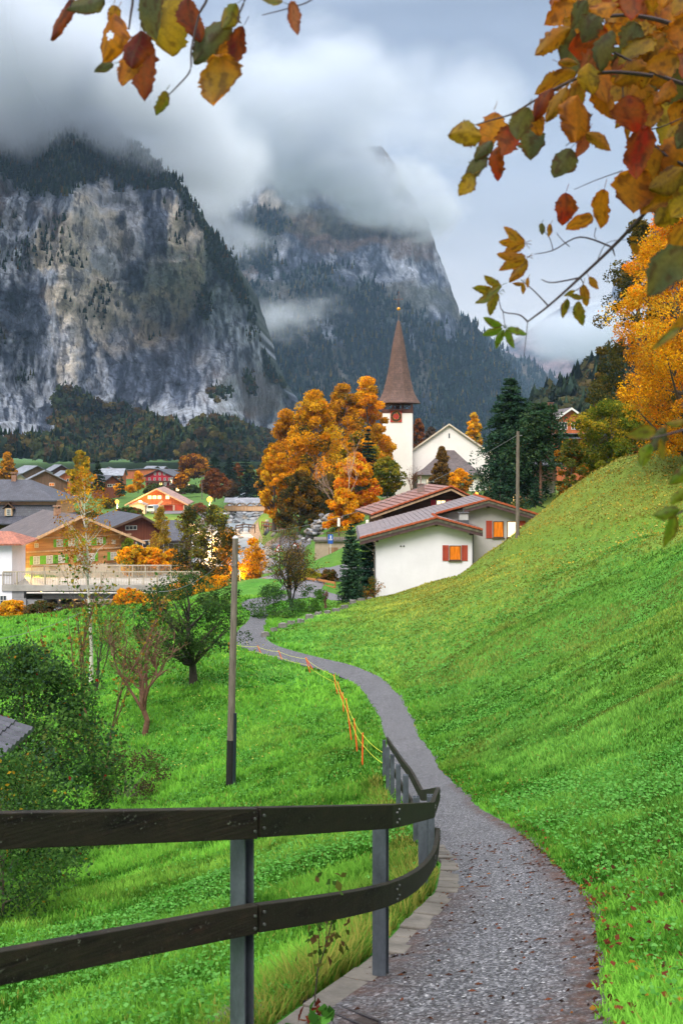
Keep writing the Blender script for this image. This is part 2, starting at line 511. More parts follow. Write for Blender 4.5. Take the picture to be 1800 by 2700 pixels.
def ground_material():
    m = NT('meadow_soil')
    v = m.coord('World')
    big = m.noise(v, 0.16, 4, 0.6); mid = m.noise(v, 1.3, 5, 0.65); fine = m.noise(v, 14.0, 4, 0.7)
    c = m.ramp(mid, [(0.25, (0.030, 0.115, 0.012)), (0.5, (0.055, 0.20, 0.018)), (0.75, (0.10, 0.28, 0.03))])
    c2 = m.ramp(mid, [(0.25, (0.075, 0.11, 0.015)), (0.55, (0.15, 0.19, 0.024)), (0.8, (0.22, 0.22, 0.045))])
    c = m.mix(m.attr('Col'), c, c2)
    c = m.mix(m.ramp(big, [(0.35, (0, 0, 0)), (0.75, (0.4,) * 3)]), c, (0.10, 0.18, 0.02))
    y = m.n('ShaderNodeSeparateXYZ'); m.l(v, y.inputs[0])
    fr = m.n('ShaderNodeMapRange'); fr.inputs['From Min'].default_value = 84; fr.inputs['From Max'].default_value = 130; fr.inputs['To Max'].default_value = 0.8; m.l(y.outputs['Y'], fr.inputs['Value'])
    c = m.mix(fr.outputs[0], c, m.ramp(big, [(0.3, (0.045, 0.095, 0.022)), (0.7, (0.09, 0.15, 0.03))]))
    c = m.mix(0.8, c, m.ramp(fine, [(0.3, (0.55,) * 3), (0.7, (1.25,) * 3)]), 'MULTIPLY')
    m.principled(c, 0.9, fine, 0.6, 0.05, 0, 0.15)
    return m.m
GROUND_M = ground_material()
def dryness(x, y, z):
    """yellower turf on the upper slope and near the fold"""
    d = sstep(40, 72, y) * sstep(-3, 6, x) * 0.85 + 0.7 * sstep(0.2, 0.7, fbm(x * 0.12, y * 0.12, 7.0, 3)) * sstep(4, 20, x)
    f = fold_f(x, y)
    d = np.maximum(d, 0.95 * sstep(-0.3, 1.0, f) * (x > 4)) - 0.25 * (1 - sstep(0, 6, np.abs(f + 4))) * (x > 8)
    return np.clip(d, 0, 1)
def build_ground():
    ys = np.r_[np.linspace(-5, 3, 24)[:-1], np.geomspace(3 + 8, 175 + 8, 330) - 8, np.geomspace(175 + 8, 1500, 70)[1:], [2600, 5000, 9000]]
    us = np.linspace(-1, 1, 300); us = np.sign(us) * np.abs(us) ** 1.25 * 0.95
    Y, U = np.meshgrid(ys, us, indexing='ij')
    X = U * (np.abs(Y) + 10.0)
    Z = h_nat(X, Y)
    pd = path_dist(X, Y); rd = road_dist(X, Y)
    Z -= 0.12 * (1 - sstep(-0.30, -0.02, pd)) + 0.25 * (1 - sstep(-1.0, -0.1, rd)) * (Y > 60)
    g = dryness(X, Y, Z)
    V = np.stack([X, Y, Z], -1).reshape(-1, 3)
    o = mesh_np('ground', V, grid_faces(*X.shape), GROUND_M, col=np.repeat(g.reshape(-1, 1), 3, 1), smooth=True)
    tag(o, kind='structure')
build_ground()

def strip(name, left, right, mat, nsub=6, dz=0.0, kind='structure'):
    """a draped sheet between two polylines of (x, y)"""
    n = len(left); V = []
    for k in range(n):
        for j in range(nsub + 1):
            t = j / nsub
            V.append((left[k][0] * (1 - t) + right[k][0] * t, left[k][1] * (1 - t) + right[k][1] * t))
    V = np.array(V)
    z = h_base(V[:, 0], V[:, 1]) + dz
    o = mesh_np(name, np.c_[V, z], grid_faces(n, nsub + 1), mat, smooth=True)
    return tag(o, kind=kind)
def offset_line(pts, hw):
    L_, R_ = [], []
    for i, p in enumerate(pts):
        d = (pts[min(i + 1, len(pts) - 1)] - pts[max(i - 1, 0)]); d.normalize()
        nrm = Vector((-d.y, d.x)); h = hw[i] if hasattr(hw, '__len__') else hw
        L_.append((p.x + nrm.x * h, p.y + nrm.y * h)); R_.append((p.x - nrm.x * h, p.y - nrm.y * h))
    return L_, R_
def gravel_material():
    m = NT('gravel')
    v = m.coord('World')
    vo = m.n('ShaderNodeTexVoronoi'); vo.inputs['Scale'].default_value = 62.0; m.l(v, vo.inputs['Vector'])
    n1 = m.noise(v, 0.8, 5, 0.6); n2 = m.noise(v, 26, 4, 0.7)
    c = m.ramp(vo.outputs['Color'], [(0.0, (0.012, 0.012, 0.014)), (0.35, (0.05, 0.05, 0.058)), (0.6, (0.115, 0.115, 0.130)), (0.85, (0.23, 0.23, 0.25)), (1.0, (0.62, 0.62, 0.64))])
    c = m.mix(0.75, c, m.ramp(n2, [(0.3, (0.35,) * 3), (0.7, (1.25,) * 3)]), 'MULTIPLY')
    c = m.mix(0.5, c, m.ramp(n1, [(0.3, (0.7, 0.68, 0.68)), (0.7, (1.15, 1.12, 1.15))]), 'MULTIPLY')
    # damp leaf mould along the edges
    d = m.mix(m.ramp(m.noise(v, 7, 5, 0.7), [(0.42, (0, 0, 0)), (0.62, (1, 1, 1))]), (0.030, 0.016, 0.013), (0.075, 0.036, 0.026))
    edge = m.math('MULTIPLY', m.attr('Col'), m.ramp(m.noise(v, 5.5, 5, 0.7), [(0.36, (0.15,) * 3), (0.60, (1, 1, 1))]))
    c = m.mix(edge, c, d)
    m.principled(c, 0.75, vo.outputs['Distance'], 0.6, 0.012, 0, 0.35)
    return m.m
GRAVEL = gravel_material()
def build_path():
    ys = np.linspace(-4, 44, 240)
    lx = np.interp(ys, PATH[:, 0], PATH[:, 1]); rx = np.interp(ys, PATH[:, 0], PATH[:, 2])
    for a in (lx, rx):   # soften the corners
        for _ in range(6): a[1:-1] = (a[:-2] + 2 * a[1:-1] + a[2:]) / 4
    rx = rx + 0.07 * np.array([float(vnoise(y * 0.9, 3.3) + 0.6 * vnoise(y * 3.1, 7.3)) for y in ys]) + 0.02
    L_ = [(x, y) for x, y in zip(lx - 0.02, ys)]; R_ = [(x, y) for x, y in zip(rx, ys)]
    c = smooth_line([(p[0], p[1], 0) for p in PATH_C], 8)
    hw = np.interp(np.linspace(0, 1, len(c)), np.linspace(0, 1, len(PATH_C)), _pl[-len(PATH_C):, 2])
    l2, r2 = offset_line([Vector((p.x, p.y)) for p in c], hw)
    l2, r2 = l2[2:], r2[2:]
    o = strip('path', L_ + l2, R_ + r2, GRAVEL, 12, 0.012)
    n = len(o.data.vertices)
    t = np.tile(np.linspace(0, 1, 13), n // 13); yy = np.array([v.co.y for v in o.data.vertices])
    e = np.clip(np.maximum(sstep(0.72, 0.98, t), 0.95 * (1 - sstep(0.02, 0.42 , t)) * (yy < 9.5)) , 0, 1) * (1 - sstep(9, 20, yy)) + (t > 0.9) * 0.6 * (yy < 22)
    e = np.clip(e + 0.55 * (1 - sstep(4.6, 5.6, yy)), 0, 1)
    a = o.data.color_attributes.new('Col', 'FLOAT_COLOR', 'POINT')
    a.data.foreach_set('color', np.c_[e, e, e, np.ones(n)].astype(np.float32).ravel())
build_path()
ASPHALT = plain('asphalt', (0.13, 0.125, 0.14), 0.75, 0.25, 0.5, 0.3)
for nm, (hw, pl) in ROADS.items():
    c = smooth_line([(p[0], p[1], 0) for p in pl], 10)
    l, r = offset_line([Vector((p.x, p.y)) for p in c], hw)
    strip(nm, l, r, GRAVEL if nm == 'river_walk' else ASPHALT, 6, {'road': 0.02, 'side_road': 0.016, 'river_walk': 0.012, 'forecourt': 0.03}[nm])

def build_river():
    m = NT('river_water')
    v = m.coord('World', (1, 0.45, 1))
    n = m.noise(v, 0.30, 5, 0.6, 1.2); n2 = m.noise(v, 0.9, 3, 0.5)
    c = m.ramp(n, [(0.30, (0.13, 0.16, 0.18)), (0.52, (0.20, 0.235, 0.26)), (0.70, (0.30, 0.335, 0.355))])
    r = m.ramp(n, [(0.45, (0.35,) * 3), (0.66, (0.6,) * 3)])
    m.principled(c, r, n2, 0.08, 0.15, 0, 0.3)
    c = smooth_line([(p[0], p[1], 0) for p in RIVER], 10)
    hw = np.interp(np.linspace(0, 1, len(c)), np.linspace(0, 1, len(RIVER)), RIVER_W + 3.5)
    l, r = offset_line([Vector((p.x, p.y)) for p in c], hw)
    V = []
    for a, b in zip(l, r):
        for j in range(9): 
            t = j / 8; x, y = a[0] * (1 - t) + b[0] * t, a[1] * (1 - t) + b[1] * t
            V.append((x, y, WATER_Z + 0.04 * float(vnoise(x * .6, y * .35))))
    tag(mesh_np('river', V, grid_faces(len(l), 9), m.m, smooth=True), kind='structure')
build_river()
# ------------------------------------------------------------------ mountains, their woods, haze and cloud
def pl_i(x, pts):
    p = np.array(pts, float); return np.interp(x, p[:, 0], p[:, 1])
def rock_material():
    m = NT('limestone'); v = m.coord('World', (1, 0.6, 0.30)); v2 = m.coord('World', (1, 0.8, 0.8))
    n1 = m.noise(v, 0.11, 8, 0.7, 0.6); n2 = m.noise(v2, 0.20, 8, 0.72, 0.8); n3 = m.noise(v2, 0.55, 6, 0.7)
    c = m.mix(1.0, m.attr('Col'), m.ramp(n1, [(0.28, (0.45,) * 3), (0.5, (1,) * 3), (0.72, (1.45,) * 3)]), 'MULTIPLY')
    c = m.mix(1.0, c, m.ramp(n2, [(0.32, (0.38,) * 3), (0.46, (0.95,) * 3), (0.7, (1.35,) * 3)]), 'MULTIPLY')
    c = m.mix(1.0, c, (1.42, 1.46, 1.56), 'MULTIPLY')
    m.principled(c, 0.92, m.math('ADD', n2, n3), 1.0, 9.0, 0, 0.1)
    return m.m
ROCK = rock_material()
FOREST_PTS = []
def conifers(name, pts, hs, cols, mat, seed=1, sides=5, slim=0.20):
    """many small conifers of a far wood as one mesh: pts (n,3), hs (n), cols (n,3)"""
    rng = np.random.default_rng(seed)
    n = len(pts)
    prof = [(0.0, 0.12, 0.05), (0.0, 0.16, 1.0), (0.0, 0.5, 0.52), (0.0, 0.46, 0.72), (0.0, 0.8, 0.25), (0, 0.76, 0.34), (0, 1.0, 0.0)]
    k = len(prof)
    a0 = rng.uniform(0, 6.28, n)
    V = np.zeros((n, k, sides, 3))
    for i, (_, z, r) in enumerate(prof):
        for s in range(sides):
            t = a0 + 2 * np.pi * (s + 0.37 * i) / sides
            rr = r * slim * hs * rng.uniform(0.7, 1.25, n)
            V[:, i, s, 0] = pts[:, 0] + rr * np.cos(t)
            V[:, i, s, 1] = pts[:, 1] + rr * np.sin(t)
            V[:, i, s, 2] = pts[:, 2] + z * hs - (hs * 0.04 * rng.uniform(0, 1, n) if r > 0.2 else 0)
    base = (np.arange(n) * k * sides)[:, None]
    f = []
    for i in range(k - 1):
        for s in range(sides):
            s2 = (s + 1) % sides
            f.append([i * sides + s, i * sides + s2, (i + 1) * sides + s2, (i + 1) * sides + s])
    f = np.array(f)
    Fs = (base[:, :, None] + f[None]).reshape(-1, 4)
    c = np.repeat(cols, k * sides, 0)
    return mesh_np(name, V.reshape(-1, 3), Fs, mat, col=c)
def blobs(name, pts, rs, cols, mat, seed=2, tall=1.2):
    """many small broad crowns of a far wood as one mesh: ragged blobs of leaf clumps"""
    rng = np.random.default_rng(seed)
    n = len(pts); m = 34
    d = rng.normal(size=(n, m, 3)); d /= np.linalg.norm(d, axis=2, keepdims=True)
    d[:, :, 2] = np.abs(d[:, :, 2]) * 1.0 - 0.25
    ctr = pts[:, None, :] + d * rs[:, None, None] * rng.uniform(0.55, 1.05, (n, m, 1)) * np.array([1, 1, tall]) + np.array([0, 0, 1.0]) * rs[:, None, None] * 0.8
    s = rs[:, None, None] * 0.38
    V = np.zeros((n, m, 4, 3))
    u = rng.normal(size=(n, m, 3)); u /= np.linalg.norm(u, axis=2, keepdims=True)
    v = np.cross(u, d); v /= np.linalg.norm(v, axis=2, keepdims=True) + 1e-9
    V[:, :, 0] = ctr + u * s; V[:, :, 1] = ctr + v * s * 0.8; V[:, :, 2] = ctr - u * s; V[:, :, 3] = ctr - v * s * 0.8
    Fs = np.arange(n * m * 4).reshape(-1, 4)
    c = np.repeat(cols, m * 4, 0) * np.repeat(rng.uniform(0.7, 1.25, (n * m, 1)), 4, 0)
    return mesh_np(name, V.reshape(-1, 3), Fs, mat, col=c)
def pick(pal, n, rng, w=None):
    pal = np.array(pal); i = rng.choice(len(pal), n, p=w)
    return pal[i] * rng.uniform(0.75, 1.25, (n, 1))

def mountain(name, cols, rows, top, base, depth, wood, paint, relief, seed, back=500.0, jag=6.0, bx=0.0):
    """a rock face: columns px, rows t=0 (foot) .. 1 (crest); depth(px,t) metres; returns grids"""
    PX, T = np.meshgrid(cols, np.linspace(0, 1, rows), indexing='ij')
    tp = pl_i(cols, top) + jag * fbm(cols * 0.045, seed * 3.1, 0, 4)
    bs = pl_i(cols, base)
    PY = bs[:, None] * (1 - T) + tp[:, None] * T
    D = depth(PX, PY, T)
    X = (PX - 900) / F * D; Z = (HOR - PY) / F * D
    sx, sz = relief[1], relief[2]
    rib = fbm(X * sx + seed, Z * sz + D * 0.004, seed, 5, 0.55)
    rib2 = np.abs(fbm(X * sx * 0.45, Z * sz * 0.5 + 9, seed + 4, 4))
    cell = fbm(X * sx * 2.5, Z * sx * 1.8, seed + 9, 3)
    disp = relief[0] * (rib - 1.4 * rib2 + 0.3 * cell)
    # horizontal ledges
    disp += relief[0] * 0.6 * np.maximum(0, fbm(X * sz * 0.8, Z * sx * 1.2, seed + 2, 4))
    k = D / (D + disp)
    Y2 = D - disp
    V = np.stack([X + 0.25 * disp, Y2, Z + 0.15 * cell * relief[0]], -1)
    col = paint(PX, PY, T, X, Z, rib, rib2, cell)
    # a back: crest runs on behind and falls away, so that the mass has thickness
    b1 = V[:, -1:, :] + np.array([bx * 0.4, back * 0.4, 10.0]); b2 = V[:, -1:, :] * np.array([1, 1, 0.3]) + np.array([bx, back, -40.0])
    V = np.concatenate([V, b1, b2], 1)
    col = np.concatenate([col, col[:, -1:], col[:, -1:]], 1)
    o = mesh_np(name, V.reshape(-1, 3), grid_faces(V.shape[0], V.shape[1])[:, ::-1], ROCK, col=col.reshape(-1, 3), smooth=False)
    tag(o, kind='structure')
    return V[:, :rows], PX, PY
def lerp3(a, b, t):
    return np.asarray(a) * (1 - t[..., None]) + np.asarray(b) * t[..., None]

G_BLUE, G_PALE, CREAM, DARK, BROWN, GREEN = (0.085, 0.10, 0.135), (0.40, 0.42, 0.46), (0.60, 0.51, 0.40), (0.018, 0.023, 0.036), (0.115, 0.07, 0.042), (0.030, 0.045, 0.026)
PALE = np.array(G_PALE)
def paint_rock(PX, PY, X, Z, rib, rib2, cell, seed, s, base=None):
    """bare limestone: dark blue-grey with pale vertical seams, black wet streaks, brown ledge turf"""
    blk_ = fbm(X * 0.03 * s, Z * 0.03 * s, seed + 7, 5, 0.6)
    st = fbm(X * 0.085 * s + 0.5 * blk_, Z * 0.020 * s, seed + 1, 6, 0.62)
    st2 = fbm(X * 0.26 * s + 0.6 * blk_, Z * 0.085 * s, seed + 5, 4, 0.6)
    blk = fbm(X * 0.03 * s, Z * 0.03 * s, seed + 7, 5, 0.6)
    c = lerp3(G_BLUE, G_PALE, np.clip(0.30 + 0.45 * st + 0.42 * st2 + 0.55 * blk, 0, 1))
    c = lerp3(c, DARK, np.clip(sstep(0.15, 0.55, -st2 - 0.45 * st + 0.3 * cell) * 0.55, 0, 1))
    fr = fbm(X * 0.42 * s, Z * 0.24 * s, seed + 15, 3)
    crk = np.abs(fbm(X * 0.11 * s + 0.35 * blk, Z * 0.07 * s, seed + 17, 4))
    c = c * (1 + 0.35 * fr)[..., None] * (0.35 + 0.65 * sstep(0.0, 0.13, crk))[..., None]
    c = lerp3(c, BROWN, sstep(0.25, 0.7, fbm(X * 0.012 * s, Z * 0.022 * s, seed + 11, 5) + 0.25 * blk) * 0.75)
    return c, st, st2, blk
def blob2(PX, PY, cx, cy, rx, ry, n=0.0):
    return np.clip(1.3 - np.sqrt(((PX - cx) / rx) ** 2 + ((PY - cy) / ry) ** 2) + n, 0, 1)

def build_cliff():
    cols = np.linspace(-330, 790, 560)
    top = [(-330, 250), (0, 215), (120, 205), (230, 235), (300, 330), (380, 385), (430, 440), (470, 470), (510, 530), (545, 590), (590, 640), (625, 700), (650, 770), (668, 830), (690, 900), (725, 985), (770, 1050), (790, 1100)]
    base = [(-330, 1215), (790, 1215)]
    def depth(PX, PY, T):
        d = 820 + 70 * sstep(-100, 150, PX) - 60 * np.exp(-((PX - 170) / 60.0) ** 2)
        d = d + 420 * sstep(520, 790, PX) ** 1.3
        d = d + 110 * np.exp(-(((PX - 480) / 170.0) ** 2 + ((PY - 860) / 140.0) ** 2))      # the great hollow
        h = np.clip((1130 - PY) / 700.0, -0.2, 1.4)
        d = d + 60 * h + 190 * sstep(0.78, 1.25, h)                                         # lies back above the wall
        d = d - 230 * sstep(1060, 1215, PY + 60 * np.cos(PX * 0.012))                        # wooded apron at the foot
        return d
    def paint(PX, PY, T, X, Z, rib, rib2, cell):
        X, Z = (PX - 900) * 0.32, (HOR - PY) * 0.32
        c, st, st2, blk = paint_rock(PX, PY, X, Z, rib, rib2, cell, 3.0, 1.0)
        n = 0.5 * blk + 0.45 * st
        cr = np.maximum(blob2(PX, PY, 295, 640, 130, 310, n), blob2(PX, PY, 430, 720, 120, 150, n) * 0.9)
        cr = np.maximum(cr, blob2(PX, PY, 175, 900, 28, 190, n) * 0.9)
        cr = np.maximum(cr, blob2(PX, PY, 470, 800, 32, 110, n) * 0.9)
        cream = lerp3(np.array((0.40, 0.40, 0.42)), CREAM, np.clip(0.5 + 1.3 * blk, 0, 1))
        cream = lerp3(cream, np.array((0.10, 0.105, 0.12)), sstep(0.15, 0.5, -st2 - 0.3 * st) * 0.75) * (0.55 + 0.45 * sstep(0.0, 0.10, np.abs(fbm(X * 0.09, Z * 0.05, 55.0, 4))))[..., None]
        c = lerp3(c, cream, sstep(0.15, 0.62, cr))
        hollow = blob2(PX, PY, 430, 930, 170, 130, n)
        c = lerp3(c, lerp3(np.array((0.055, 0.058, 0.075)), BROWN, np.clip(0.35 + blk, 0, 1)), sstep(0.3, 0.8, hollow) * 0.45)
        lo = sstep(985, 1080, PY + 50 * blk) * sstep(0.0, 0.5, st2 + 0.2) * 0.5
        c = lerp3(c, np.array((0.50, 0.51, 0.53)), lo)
        scree = blob2(PX, PY, 690, 1030, 75, 90, 0.3 * blk)
        c = lerp3(c, lerp3((0.14, 0.13, 0.135), BROWN, np.clip(0.4 + blk, 0, 1)), sstep(0.2, 0.6, scree) * 0.9)
        c = lerp3(c, GREEN, cliff_wood(PX, PY, blk) * 0.85)
        return c
    def cliff_wood(PX, PY, blk):
        tp = pl_i(PX.ravel(), [(-330, 420), (0, 455), (100, 478), (180, 490), (215, 455), (280, 425), (330, 420), (420, 478), (520, 592), (600, 740), (660, 850), (720, 985)]).reshape(PX.shape)
        w1 = sstep(30, -25, PY - tp + 60 * blk) * (PX < 330) + sstep(12, -14, PY - tp + 46 * blk) * (PX >= 330)
        ft = pl_i(PX.ravel(), [(-330, 1120), (0, 1175), (140, 1165), (165, 1030), (260, 1060), (400, 1105), (500, 1135), (600, 1120), (700, 1150), (800, 1150)]).reshape(PX.shape)
        w2 = sstep(-8, 14, PY - ft + 22 * blk)
        w3 = sstep(0.55, 0.8, blob2(PX, PY, 660, 1000, 40, 70, 0.6 * blk)) + sstep(0.6, 0.8, blob2(PX, PY, 540, 830, 25, 110, 0.7 * blk))
        w4 = sstep(0.66, 0.85, blk + 0.1) * 0.25
        return np.clip(w1 + w2 + w3 + w4, 0, 1)
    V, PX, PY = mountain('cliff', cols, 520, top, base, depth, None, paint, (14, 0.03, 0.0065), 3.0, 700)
    blk = fbm((PX - 900) * 0.32 * 0.03, (HOR - PY) * 0.32 * 0.03, 10.0, 5, 0.6)
    w = cliff_wood(PX, PY, blk).ravel()
    rng = np.random.default_rng(5)
    ii = rng.choice(w.size, 15000, p=w / w.sum())
    p = V.reshape(-1, 3)[ii] + np.c_[rng.normal(0, 3, (len(ii), 2)), np.full(len(ii), -1.0)]
    low = PY.ravel()[ii] > 1000
    hs = np.where(low, rng.uniform(6, 12, len(ii)), rng.uniform(4, 8.5, len(ii)))
    c = pick([(0.022, 0.045, 0.030), (0.030, 0.055, 0.03), (0.045, 0.07, 0.03), (0.10, 0.085, 0.025), (0.16, 0.085, 0.02)], len(ii), rng, [0.42, 0.3, 0.17, 0.08, 0.03])
    br = low & (rng.random(len(ii)) < 0.45)
    o = conifers('cliff_wood', p[~br], hs[~br], c[~br], NEEDLE, 6); tag(o, 'dark conifer wood along the foot and crest of the great cliff', 'wood', kind='stuff')
    cb = pick([(0.045, 0.065, 0.028), (0.075, 0.085, 0.03), (0.13, 0.10, 0.03), (0.09, 0.06, 0.03), (0.04, 0.06, 0.04)], int(br.sum()), rng)
    o = blobs('broadleaf_wood', p[br], hs[br] * 0.42, cb, LEAF, 7); tag(o, 'olive and rust broadleaf wood at the foot of the great cliff', 'wood', kind='stuff')
build_cliff()

def build_ridge():
    cols = np.linspace(430, 1430, 400)
    top = [(430, 520), (560, 430), (640, 470), (690, 440), (760, 400), (860, 385), (960, 378), (1018, 376), (1030, 400), (1060, 470), (1120, 560), (1140, 610), (1158, 655), (1172, 700), (1192, 760), (1208, 815), (1214, 835), (1250, 850), (1280, 885), (1310, 935), (1345, 985), (1400, 1085), (1430, 1140)]
    base = [(430, 1210), (1430, 1210)]
    def depth(PX, PY, T):
        d = 1750 + 0.25 * (PX - 600)
        h = (1210 - PY) / 800.0
        d = d + 950 * np.clip(h, 0, 0.62) + 160 * np.clip(h - 0.62, 0, 1)
        d = d + 380 * sstep(1120, 1430, PX) + 260 * sstep(760, 430, PX)
        return d
    def woodm(PX, PY, blk):
        hi = pl_i(PX.ravel(), [(430, 620), (640, 690), (700, 655), (760, 700), (850, 690), (900, 700), (1000, 770), (1100, 800), (1215, 845), (1430, 900)]).reshape(PX.shape)
        w = sstep(-30, 20, PY - hi + 75 * blk)
        gully = sstep(0.3, 0.5, np.abs(fbm((PX - 0.55 * PY) * 0.016, PY * 0.0022, 31.0, 4)) + 0.12 * blk)
        w = w * (0.15 + 0.85 * sstep(0.02, 0.12, np.abs(fbm((PX - 0.45 * PY) * 0.011, PY * 0.0016, 33.0, 3))))
        w = w + sstep(0.55, 0.8, blob2(PX, PY, 700, 590, 70, 45, 0.6 * blk)) * 0.8
        return np.clip(w, 0, 1)
    def paint(PX, PY, T, X, Z, rib, rib2, cell):
        c, st, st2, blk = paint_rock(PX, PY, X, Z, rib, rib2, cell, 21.0, 0.42)
        c = c * 0.8
        turf = lerp3((0.045, 0.05, 0.03), (0.10, 0.075, 0.045), np.clip(0.5 + blk, 0, 1))
        band = fbm(X * 0.0012, Z * 0.011, 25.0, 4)
        c = lerp3(c, turf, sstep(-0.15, 0.35, band + 0.3 * blk) * 0.75)
        pale = sstep(0.30, 0.8, fbm(X * 0.006, Z * 0.014, 28.0, 5) + 0.25) * sstep(470, 560, PY) * (PY < 760)
        c = lerp3(c, np.array((0.30, 0.30, 0.31)), pale * 0.6)
        ce = blob2(PX, PY, 720, 520, 40, 30, 0.4 * blk)
        c = lerp3(c, np.array((0.36, 0.31, 0.26)), sstep(0.3, 0.7, ce) * 0.8)
        c = lerp3(c, (0.022, 0.036, 0.030), woodm(PX, PY, blk) * 0.8)
        return c
    V, PX, PY = mountain('mountain', cols, 330, top, base, depth, None, paint, (26, 0.012, 0.004), 21.0, 1200, 5)
    blk = fbm(V[..., 0] * 0.03 * 0.42, V[..., 2] * 0.03 * 0.42, 28.0, 5, 0.6)
    w = woodm(PX, PY, blk).ravel() ** 1.3
    rng = np.random.default_rng(8)
    ii = rng.choice(w.size, 17000, p=w / w.sum())
    p = V.reshape(-1, 3)[ii] + np.c_[rng.normal(0, 7, (len(ii), 2)), np.full(len(ii), -3.0)]
    hs = rng.uniform(11, 22, len(ii))
    c = pick([(0.012, 0.036, 0.038), (0.018, 0.046, 0.042), (0.032, 0.062, 0.04), (0.13, 0.12, 0.035), (0.20, 0.14, 0.04)], len(ii), rng, [0.42, 0.30, 0.15, 0.09, 0.04])
    o = conifers('mountain_wood', p, hs, c, NEEDLE, 9, slim=0.19); tag(o, 'dark conifer wood covering the far mountain slope behind the church', 'wood', kind='stuff')
build_ridge()

def build_far():
    # wooded spur further up the valley
    def mk(name, cols, top, base, d0, d1, seed, tone, amp):
        def depth(PX, PY, T): return d0 + d1 * T
        def paint(PX, PY, T, X, Z, rib, rib2, cell):
            b = fbm(X * 0.01, Z * 0.02, seed, 4)
            return lerp3(tone[0], tone[1], np.clip(0.4 + 0.8 * b, 0, 1))
        return mountain(name, cols, 120, top, base, depth, None, paint, (amp, 0.006, 0.004), seed, 1200, 4)
    V, PX, PY = mk('spur', np.linspace(1180, 1560, 130), [(1180, 800), (1300, 895), (1345, 925), (1405, 942), (1440, 965), (1470, 1000), (1490, 1035), (1560, 1120)], [(1180, 1205), (1560, 1205)], 3000, 700, 41.0, ((0.02, 0.033, 0.03), (0.11, 0.085, 0.06)), 40)
    rng = np.random.default_rng(12)
    w = (0.25 + sstep(-0.2, 0.3, fbm(PX * 0.05, PY * 0.03, 4.0, 3))).ravel()
    ii = rng.choice(w.size, 2600, p=w / w.sum())
    o = conifers('spur_wood', V.reshape(-1, 3)[ii] + np.c_[rng.normal(0, 8, (len(ii), 2)), np.full(len(ii), -3)], rng.uniform(20, 34, len(ii)), pick([(0.02, 0.04, 0.034), (0.03, 0.05, 0.03), (0.08, 0.07, 0.03)], len(ii), rng, [0.6, 0.3, 0.1]), NEEDLE, 13)
    tag(o, 'blue hazed conifer wood on the spur up the valley', 'wood', kind='stuff')
    mk('far_mountain', np.linspace(1330, 1900, 120), [(1330, 930), (1390, 880), (1500, 800), (1620, 800), (1700, 700), (1900, 650)], [(1330, 1190), (1900, 1190)], 4600, 1400, 47.0, ((0.06, 0.055, 0.06), (0.19, 0.13, 0.12)), 70)
    # dark cliff at the right-hand edge
    def depth(PX, PY, T): return 700 + 60 * T - 0.5 * (PX - 1760)
    def paint(PX, PY, T, X, Z, rib, rib2, cell):
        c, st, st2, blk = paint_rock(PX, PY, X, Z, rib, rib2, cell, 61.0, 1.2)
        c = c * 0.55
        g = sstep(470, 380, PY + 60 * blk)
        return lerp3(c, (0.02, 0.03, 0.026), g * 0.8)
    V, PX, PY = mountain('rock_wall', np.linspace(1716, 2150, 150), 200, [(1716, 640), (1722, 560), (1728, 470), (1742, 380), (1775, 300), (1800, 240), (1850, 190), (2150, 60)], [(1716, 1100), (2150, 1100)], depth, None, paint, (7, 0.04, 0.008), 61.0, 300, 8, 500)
    rng = np.random.default_rng(14)
    w = sstep(470, 380, PY + 10).ravel()
    ii = rng.choice(w.size, 260, p=w / w.sum())
    o = conifers('rock_wall_wood', V.reshape(-1, 3)[ii], rng.uniform(7, 14, len(ii)), pick([(0.02, 0.035, 0.028), (0.03, 0.045, 0.03)], len(ii), rng), NEEDLE, 15)
    tag(o, 'few dark conifers on top of the dark rock wall', 'wood', kind='stuff')
    # wooded hillside to the right of the valley
    def depth2(PX, PY, T): return 330 + 220 * T - 0.12 * (PX - 1500)
    def paint2(PX, PY, T, X, Z, rib, rib2, cell): return np.broadcast_to(np.array((0.03, 0.042, 0.02)), PX.shape + (3,)).copy()
    V, PX, PY = mountain('hillside', np.linspace(1400, 2000, 120), 90, [(1400, 1110), (1440, 1060), (1500, 1030), (1560, 985), (1620, 950), (1700, 900), (1800, 800), (2000, 700)], [(1400, 1225), (2000, 1225)], depth2, None, paint2, (4, 0.05, 0.03), 71.0, 300, 4, 500)
    rng = np.random.default_rng(16)
    ii = rng.choice(PX.size, 520)
    p = V.reshape(-1, 3)[ii]; pyy = PY.ravel()[ii]
    br = rng.random(len(ii)) < 0.6
    hs = rng.uniform(9, 16, len(ii))
    o = conifers('hillside_wood', p[~br], hs[~br] * 1.15, pick([(0.022, 0.038, 0.028), (0.03, 0.05, 0.028)], int((~br).sum()), rng), NEEDLE, 17, sides=7, slim=0.24)
    tag(o, 'dark firs on the wooded hillside beyond the red chalet', 'wood', kind='stuff')
    o = blobs('hillside_broadleaves', p[br], hs[br] * 0.42, pick([(0.05, 0.06, 0.03), (0.08, 0.075, 0.03), (0.10, 0.075, 0.03), (0.035, 0.05, 0.028)], int(br.sum()), rng), LEAF, 18)
    tag(o, 'muted broadleaf trees massed on the hillside beyond the red chalet', 'wood', kind='stuff')
build_far()

def build_air():
    m = NT('haze_air')
    pv = m.n('ShaderNodeVolumePrincipled')
    pv.inputs['Color'].default_value = (0.46, 0.67, 1.0, 1)
    pv.inputs['Density'].default_value = HAZE_D
    m.l(pv.outputs[0], m.out.inputs['Volume'])
    b = MB(); b.box(-2600, -60, -19.5, 2600, 7400, 2300)
    tag(b.build('haze', m.m), kind='stuff')
HAZE_D = 0.000062
build_air()

